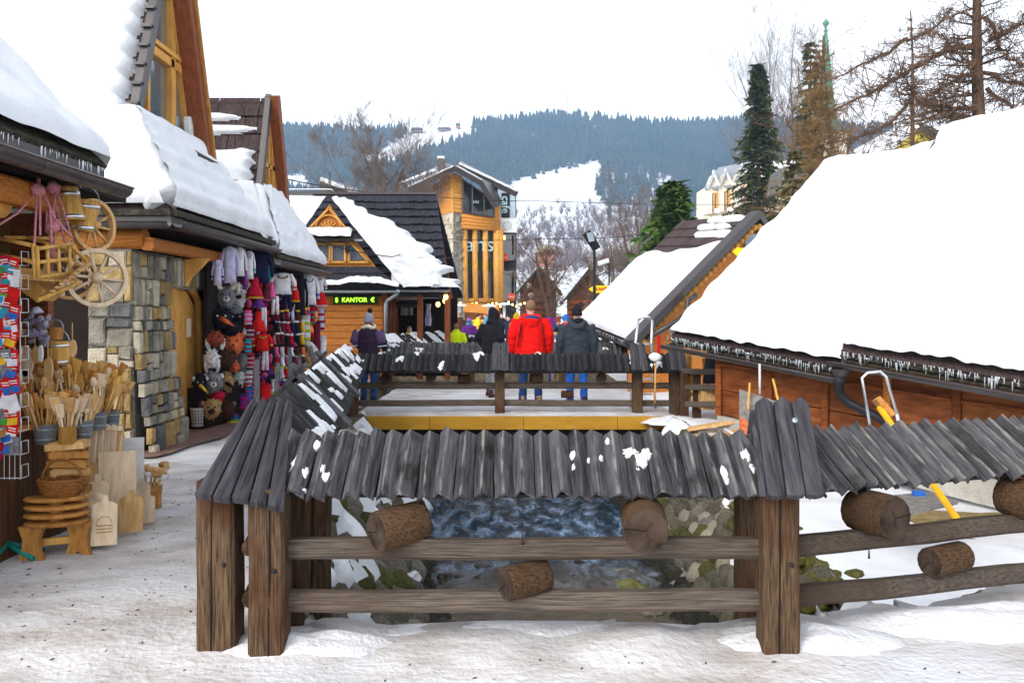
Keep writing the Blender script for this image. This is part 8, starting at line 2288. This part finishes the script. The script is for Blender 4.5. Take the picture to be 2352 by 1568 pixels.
for a in (
    ('blouse', 500, 597, 655, 20, 'lilac', 'lilac blouse hanging lowest at the left end beside the door', 'plum'),
    ('jacket', 528, 566, 650, 32, 'lilac', 'pale lilac jacket second from the left end under the eave', None),
    ('jacket', 549, 568, 634, 27, 'whitecloth', 'short whitish jacket just right of the lilac jacket', None),
    ('scarf', 562, 575, 665, 8, 'purple', 'dark purple strip of cloth beside the whitish jacket', None),
    ('shirt', 573, 576, 641, 20, 'whitecloth', 'white folk shirt with blue-green embroidery right of the purple strip', 'teal'),
    ('dress', 585, 637, 685, 32, 'crimson', 'red printed dress hanging below the folk shirt', 'yellow'),
    ('coat', 599, 578, 650, 42, 'navy', 'navy coat hanging in the middle of the first eave', None),
    ('blouse', 618, 590, 640, 14, 'teal', 'teal blouse with colourful bands at the right end of the first eave', 'red'),
    ('dress', 611, 650, 690, 20, 'maroon', 'maroon floral dress under the navy coat', 'pink'),
    ('skirt', 624, 648, 686, 16, 'pink', 'pink floral skirt beside the maroon dress', 'green'),
    ('skirt', 594, 684, 706, 26, 'purple', 'purple skirt under the red printed dress', 'blue'),
    ('shirt', 649, 627, 676, 46, 'whitecloth', 'white long-sleeved folk shirt with red flower collar facing the viewer', 'red'),
    ('trousers', 660, 676, 716, 22, 'navy', 'dark trousers hanging below the flower collar shirt', None),
    ('trousers', 632, 680, 722, 18, 'whitecloth', 'white trousers left below the flower collar shirt', None),
    ('trousers', 666, 712, 736, 20, 'lilac', 'pale trousers below the dark trousers', None),
    ('dress', 677, 640, 693, 18, 'red', 'narrow red dress right of the flower collar shirt', 'yellow'),
    ('coat', 689, 633, 724, 28, 'blackcloth', 'long black coat beside the narrow red dress', None),
    ('shirt', 711, 631, 700, 34, 'whitecloth', 'long white shirt with blue sprigs near the right end', 'blue'),
    ('blouse', 733, 634, 671, 26, 'whitecloth', 'short white blouse at the right end of the clothes', 'red'),
    ('skirt', 737, 670, 703, 26, 'red', 'bright red skirt with white hem at the right end', 'whitecloth'),
    ('scarf', 728, 738, 806, 14, 'maroon', 'long maroon shawl low at the right end', None),
    ('scarf', 702, 724, 784, 18, 'whitefur', 'pale green-white shawl left of the maroon shawl', 'lime'),
    ('scarf', 742, 770, 815, 14, 'whitecloth', 'white lace cloth lowest at the right end', None),
    ('scarf', 718, 705, 745, 10, 'crimson', 'crimson ribbon scarf beneath the sprigged shirt', 'teal'),
    ('scarf', 738, 706, 760, 12, 'lilac', 'lilac patterned scarf under the red skirt', 'crimson'),
    ('dress', 593, 715, 762, 30, 'red', 'red hooded child dress below the purple skirt', None),
    ('jacket', 603, 766, 806, 34, 'red', 'small red jacket under the hooded dress', 'yellow'),
    ('trousers', 609, 805, 850, 16, 'whitecloth', 'white leggings under the small red jacket', None),
    ('dress', 610, 880, 940, 44, 'red', 'large red dress hanging lowest in the middle', None),
    ('trousers', 606, 705, 760, 14, 'whitecloth', 'white trousers right of the hooded dress', None),
): garment(*a[:6], a[6], a[7])
# knitwear in rows: socks, mittens, slippers
kc = ['maroon', 'red', 'blackcloth', 'whitecloth', 'navy', 'crimson', 'pink', 'brownfur', 'hotpink', 'yellow', 'teal', 'greyfur', 'purple', 'whitefur', 'lime']
cw = {'maroon': 'maroon', 'red': 'red', 'blackcloth': 'black', 'whitecloth': 'white', 'navy': 'navy', 'crimson': 'crimson', 'pink': 'pink', 'brownfur': 'brown', 'hotpink': 'bright pink', 'yellow': 'yellow', 'teal': 'teal', 'greyfur': 'grey', 'purple': 'purple', 'whitefur': 'off-white', 'lime': 'lime', 'orange': 'orange', 'blue': 'blue', 'green': 'green'}
rows_ = [(712, ['maroon', 'blackcloth', 'maroon', 'blackcloth', 'brownfur'], 'yellow', 'top row of knitwear below the shirt'), (738, ['blackcloth', 'maroon', 'crimson', 'navy', 'blackcloth', 'yellow'], 'whitecloth', 'second row of knitwear'), (766, ['maroon', 'brownfur', 'blackcloth', 'crimson', 'blackcloth', 'yellow'], 'whitecloth', 'third row of knitwear'), (792, ['pink', 'whitefur', 'maroon', 'whitecloth', 'brownfur', 'orange'], 'blackcloth', 'fourth row of knitwear'),
         (816, ['crimson', 'whitecloth', 'pink', 'navy', 'red', 'brownfur'], 'whitefur', 'fifth row of knitwear'), (842, ['lime', 'whitefur', 'red', 'teal', 'blackcloth', 'hotpink'], 'lime', 'sixth row of knitwear'), (870, ['whitecloth', 'red', 'purple', 'navy', 'pink', 'orange'], 'whitefur', 'seventh row of knitwear'), (896, ['yellow', 'blue', 'hotpink', 'brownfur', 'teal', 'crimson'], 'whitecloth', 'lowest row of knitwear')]
ordn = ['first', 'second', 'third', 'fourth', 'fifth', 'sixth']
for ri, (v, cols, dc, nm) in enumerate(rows_):
    for k, c_ in enumerate(cols):
        u = 636 + k * 11.5 + R.uniform(-2, 2) - (8 if ri > 5 else 0)
        kind = 'mitten' if ri in (0, 5) else ('slipper' if ri in (6, 7) else 'sock')
        garment(kind, u, v + R.uniform(-3, 3), v + 25, 13, c_, '%s %s, %s from the left in the %s' % (cw[c_], kind, ordn[k], nm), dc, off=-.02, grp='knitted socks, mittens and slippers')
for k, (u, v, c_, dc) in enumerate(((570, 712, 'pink', 'whitecloth'), (574, 748, 'maroon', 'whitefur'), (570, 780, 'teal', 'crimson'), (576, 812, 'crimson', 'whitecloth'), (590, 835, 'maroon', 'pink'), (572, 850, 'whitefur', 'crimson'), (586, 868, 'purple', 'whitecloth'), (572, 888, 'blue', 'pink'), (560, 905, 'purple', 'hotpink'))):
    garment('scarf', u, v, v + 34, 15, c_, '%s patterned scarf, %s from the top in the column beside the fur hats' % (cw.get(c_, c_), ('first', 'second', 'third', 'fourth', 'fifth', 'sixth', 'seventh', 'eighth', 'ninth')[k]), dc, grp='patterned scarves beside the fur hats')


def fur_hat(label, u, v0, v1, wpx, m, ears=None, horns=None, snout=None, eyes=True, flaps=None, beak=None, off=.25):
    d = cd(u, off); s_ = d / F; top, bot = P(u, v0, d), P(u, v1, d); h = top.z - bot.z; r = wpx * s_ / 2 * 1.22; h *= 1.2; c = (top + bot) / 2
    root = thing('animal_hat', label, 'hat', bot, 'animal fur hats in the stack by the door')
    q = MB(); q.ball(c, (r, r * .85, h / 2), 18, 12, amp=.14, fr=3.2, seed=u * 1.3 + v0)
    for k in range(34):
        a, b_ = R.uniform(0, 2 * PI), R.uniform(-1.2, 1.4); n_ = V((math.cos(a) * math.cos(b_), math.sin(a) * math.cos(b_), math.sin(b_)))
        p = c + V((n_.x * r, n_.y * r * .85, n_.z * h / 2)) * .97; q.lathe([(.016, 0), (.010, .022), (0, .045)], 5, frame(p, n_.orthogonal(), n_.cross(n_.orthogonal()), (n_ + V((0, 0, -.5))).normalized()))
    q.build('crown', M[m], root)
    fr_ = V((.35, -.94, 0))
    sd_ = V((.94, .35, 0))
    if eyes:
        for sx in (-1, 1):
            q = MB(); q.ball(c + fr_ * r * .82 + sd_ * sx * r * .35 + up * h * .14, r * .10, 8, 6); q.build('eye', M['blackcloth'] if 'black' not in m else M['whitefur'], root)
    for sx in (-1, 1):
        if ears:
            q = MB(); q.ball(c + sd_ * sx * r * .85 + up * h * .28, (r * .28, r * .16, r * .34), 10, 6, amp=.2, fr=2, seed=sx); q.build('ear', M[ears], root)
        if horns:
            q = MB(); pts = [c + sd_ * sx * (r * .45 + .9 * r * math.sin(t) * .9) + up * (h * .25 + r * .75 * math.sin(t * 1.15 + .3) - (r * .9 * max(0, t - 1.2))) + fr_ * r * (.2 + .18 * t) for t in (0, .4, .8, 1.2, 1.6, 2.0)]
            q.tube(pts, [r * .26, r * .27, r * .24, r * .20, r * .15, r * .07], 10); q.build('horn', M[horns], root)
        if flaps:
            q = MB(); q.tube([c + sd_ * sx * r * .8, c + sd_ * sx * r * .85 - up * h * .4, c + sd_ * sx * r * .7 - up * h * .75], [r * .32, r * .30, r * .2], 8); q.build('ear_flap', M[flaps], root)
    if snout:
        q = MB(); q.ball(c + fr_ * r * .9 - up * h * .08, (r * .38, r * .42, r * .30), 10, 8, amp=.1, fr=2); sn = q.build('snout', M[snout], root)
        q = MB(); q.ball(c + fr_ * r * 1.3 - up * h * .04, r * .12, 8, 6); q.build('nose', M['blackcloth'], sn)
    if beak:
        q = MB(); q.tube([c + fr_ * r * .7, c + fr_ * r * 1.3 + sd_ * r * .5 - up * h * .15, c + fr_ * r * 1.6 + sd_ * r * 1.1 - up * h * .35], [r * .3, r * .2, r * .03], 8); q.build('beak', M[beak], root)
for a in (
    (('grey ram hat with large curled cream horns at the top of the pile', 519, 662, 704, 36, 'greyfur'), dict(horns='cream', ears='greyfur', snout='whitefur')),
    (('white ram hat right behind the large horned one', 548, 655, 700, 30, 'whitefur'), dict(horns='cream', ears='whitefur', snout='brownfur')),
    (('grey and white furry hat tucked under the large horns', 540, 700, 722, 26, 'greyfur'), dict(ears='whitefur')),
    (('shaggy black bird hat with blue eyes in the middle of the pile', 508, 712, 752, 40, 'blackfur'), dict(beak='orange')),
    (('second shaggy black hat right of the blue-eyed one', 542, 715, 750, 34, 'blackfur'), dict(beak='blackfur')),
    (('black hat spilling below the two shaggy ones', 528, 740, 768, 40, 'blackfur'), dict(ears='blackfur', eyes=False)),
    (('brown hat with white fur brim and flaps above the fur vest', 494, 764, 792, 32, 'rust'), dict(flaps='whitefur')),
    (('big orange hat with a snout in the middle of the pile', 535, 764, 814, 38, 'orange'), dict(snout='orange', ears='orange')),
    (('dark brown fur hat under the orange one', 516, 806, 842, 38, 'brownfur'), dict(ears='brownfur', eyes=False)),
    (('mottled white fur hat left of the dark brown one', 487, 808, 842, 26, 'whitefur'), dict(flaps='whitefur', eyes=False)),
    (('small orange muzzle hat below the big orange one', 540, 832, 850, 14, 'orange'), dict(eyes=False)),
    (('grey striped long-eared hat right of the brown one', 556, 815, 850, 20, 'greyfur'), dict(flaps='greyfur')),
    (('white bear hat with black eyes low in the pile', 552, 858, 902, 36, 'whitefur'), dict(ears='whitefur', snout='whitefur')),
    (('tan hat with a long dark beak beside the white bear', 520, 860, 896, 28, 'tanfur'), dict(beak='blackfur')),
    (('mottled grey husky hat left of the beaked one', 490, 858, 898, 34, 'greyfur'), dict(ears='whitefur', snout='whitefur')),
    (('black eagle hat with white head at the left of the pile', 460, 862, 906, 26, 'blackfur'), dict(beak='yellow', ears='whitefur')),
    (('golden lion hat near the bottom of the pile', 486, 920, 958, 34, 'tanfur'), dict(ears='tanfur', snout='brownfur')),
    (('taupe furry hat right of the golden lion', 520, 922, 960, 32, 'brownfur'), dict(ears='greyfur', eyes=False)),
    (('crimson knitted hat between the husky and the lion', 497, 898, 922, 30, 'crimson'), dict(eyes=False)),
): fur_hat(*a[0], **a[1])
q = MB()
for k, c_ in enumerate(('red', 'yellow', 'green', 'blue', 'purple')):
    q = MB(); p = P(534, 975 - k * 5, cd(534, .2)); q.lathe([(0, 0), (.09, 0), (.095, .012), (.085, .028), (0, .03)], 14, Matrix.Translation(p)); q.build('rainbow_cap', M[c_], label='%s knitted ring in the rainbow stack at the foot of the hat pile' % c_, cat='cap', group='rainbow knitted caps')
ds = thing('display_stand', 'black stand carrying the pile of animal hats', 'stand', P(510, 985, 12.3))
q = MB(); q.rbar((-4.55, 12.0, .3), (-4.35, 13.6, .3), .5, .6); q.build('base', M['dark'], ds)
q = MB(); q.tube([(-4.5, 12.6, .6), (-4.5, 12.6, 2.3)], .03, 8); q.build('pole', M['black'], ds)
lb_ = thing('lattice_basket', 'white plastic lattice basket with purple bundles by the door', 'basket', P(455, 975, 12.0))
p = P(455, 978, 12.0)
q = MB(); q.lathe([(0, .01), (.085, 0), (.11, .26), (.115, .265), (.10, .25)], 18, Matrix.Translation(p)); q.build('basket', M['white'], lb_)
for r_ in range(5):
    for k in range(9):
        a = PI + PI * k / 8; z = .05 + .042 * r_; r = .086 + .025 * z / .26 + .002; q = MB(); q.ball(p + V((r * math.cos(a), r * math.sin(a), z)), (.008, .006, .013), 6, 4); q.build('hole', M['dark'], lb_)
for k in range(5):
    q = MB(); q.tube([p + V((R.uniform(-.05, .05), R.uniform(-.04, .04), .2)), p + V((R.uniform(-.1, .08), R.uniform(-.05, .05), R.uniform(.36, .46)))], [.025, .018], 6); q.build('purple_bundle', M[('plum', 'purple', 'hotpink')[k % 3]], lb_)
sk_ = thing('sheepskin', 'cream and brown sheepskin rug hanging at the end of the knitwear by the fence', 'sheepskin', P(708, 850, cd(708)))
q = MB()
dd = cd(706); rows = []
for j in range(12):
    rows.append([P(690 + 30 * k / 8 + 6 * math.sin(j * .9), 790 + 55 * j / 11, dd + .03 * noise.noise(V((j, k, 0))) - .12 * math.sin(PI * k / 8)) for k in range(9)])
q.rows(rows); q.build('fleece', M['tanfur'], sk_)
q = MB(); q.tube([P(697, 785, dd - .1), P(712, 792, dd - .12), P(726, 810, dd - .1), P(732, 826, dd - .1)], [.05, .07, .07, .05], 10); q.build('fleece_edge', M['whitefur'], sk_)
# a litter of small things beyond what can be told apart behind the rows
q = MB()
for k in range(420):
    u, v = R.uniform(560, 742), R.uniform(640, 920)
    if v > 800 and u > 690: continue
    d = cd(u, .12 + R.uniform(0, .15)); p = P(u, v, d); q.mi = R.randrange(8); q.ball(p, (R.uniform(.03, .07), .04, R.uniform(.04, .09)), 6, 4, amp=.3, seed=k)
q.build('small_textiles', [M[c_] for c_ in ('maroon', 'blackcloth', 'crimson', 'whitecloth', 'navy', 'purple', 'red', 'pink')], kind='stuff', label='crowded small textiles hanging behind the rows of clothes')
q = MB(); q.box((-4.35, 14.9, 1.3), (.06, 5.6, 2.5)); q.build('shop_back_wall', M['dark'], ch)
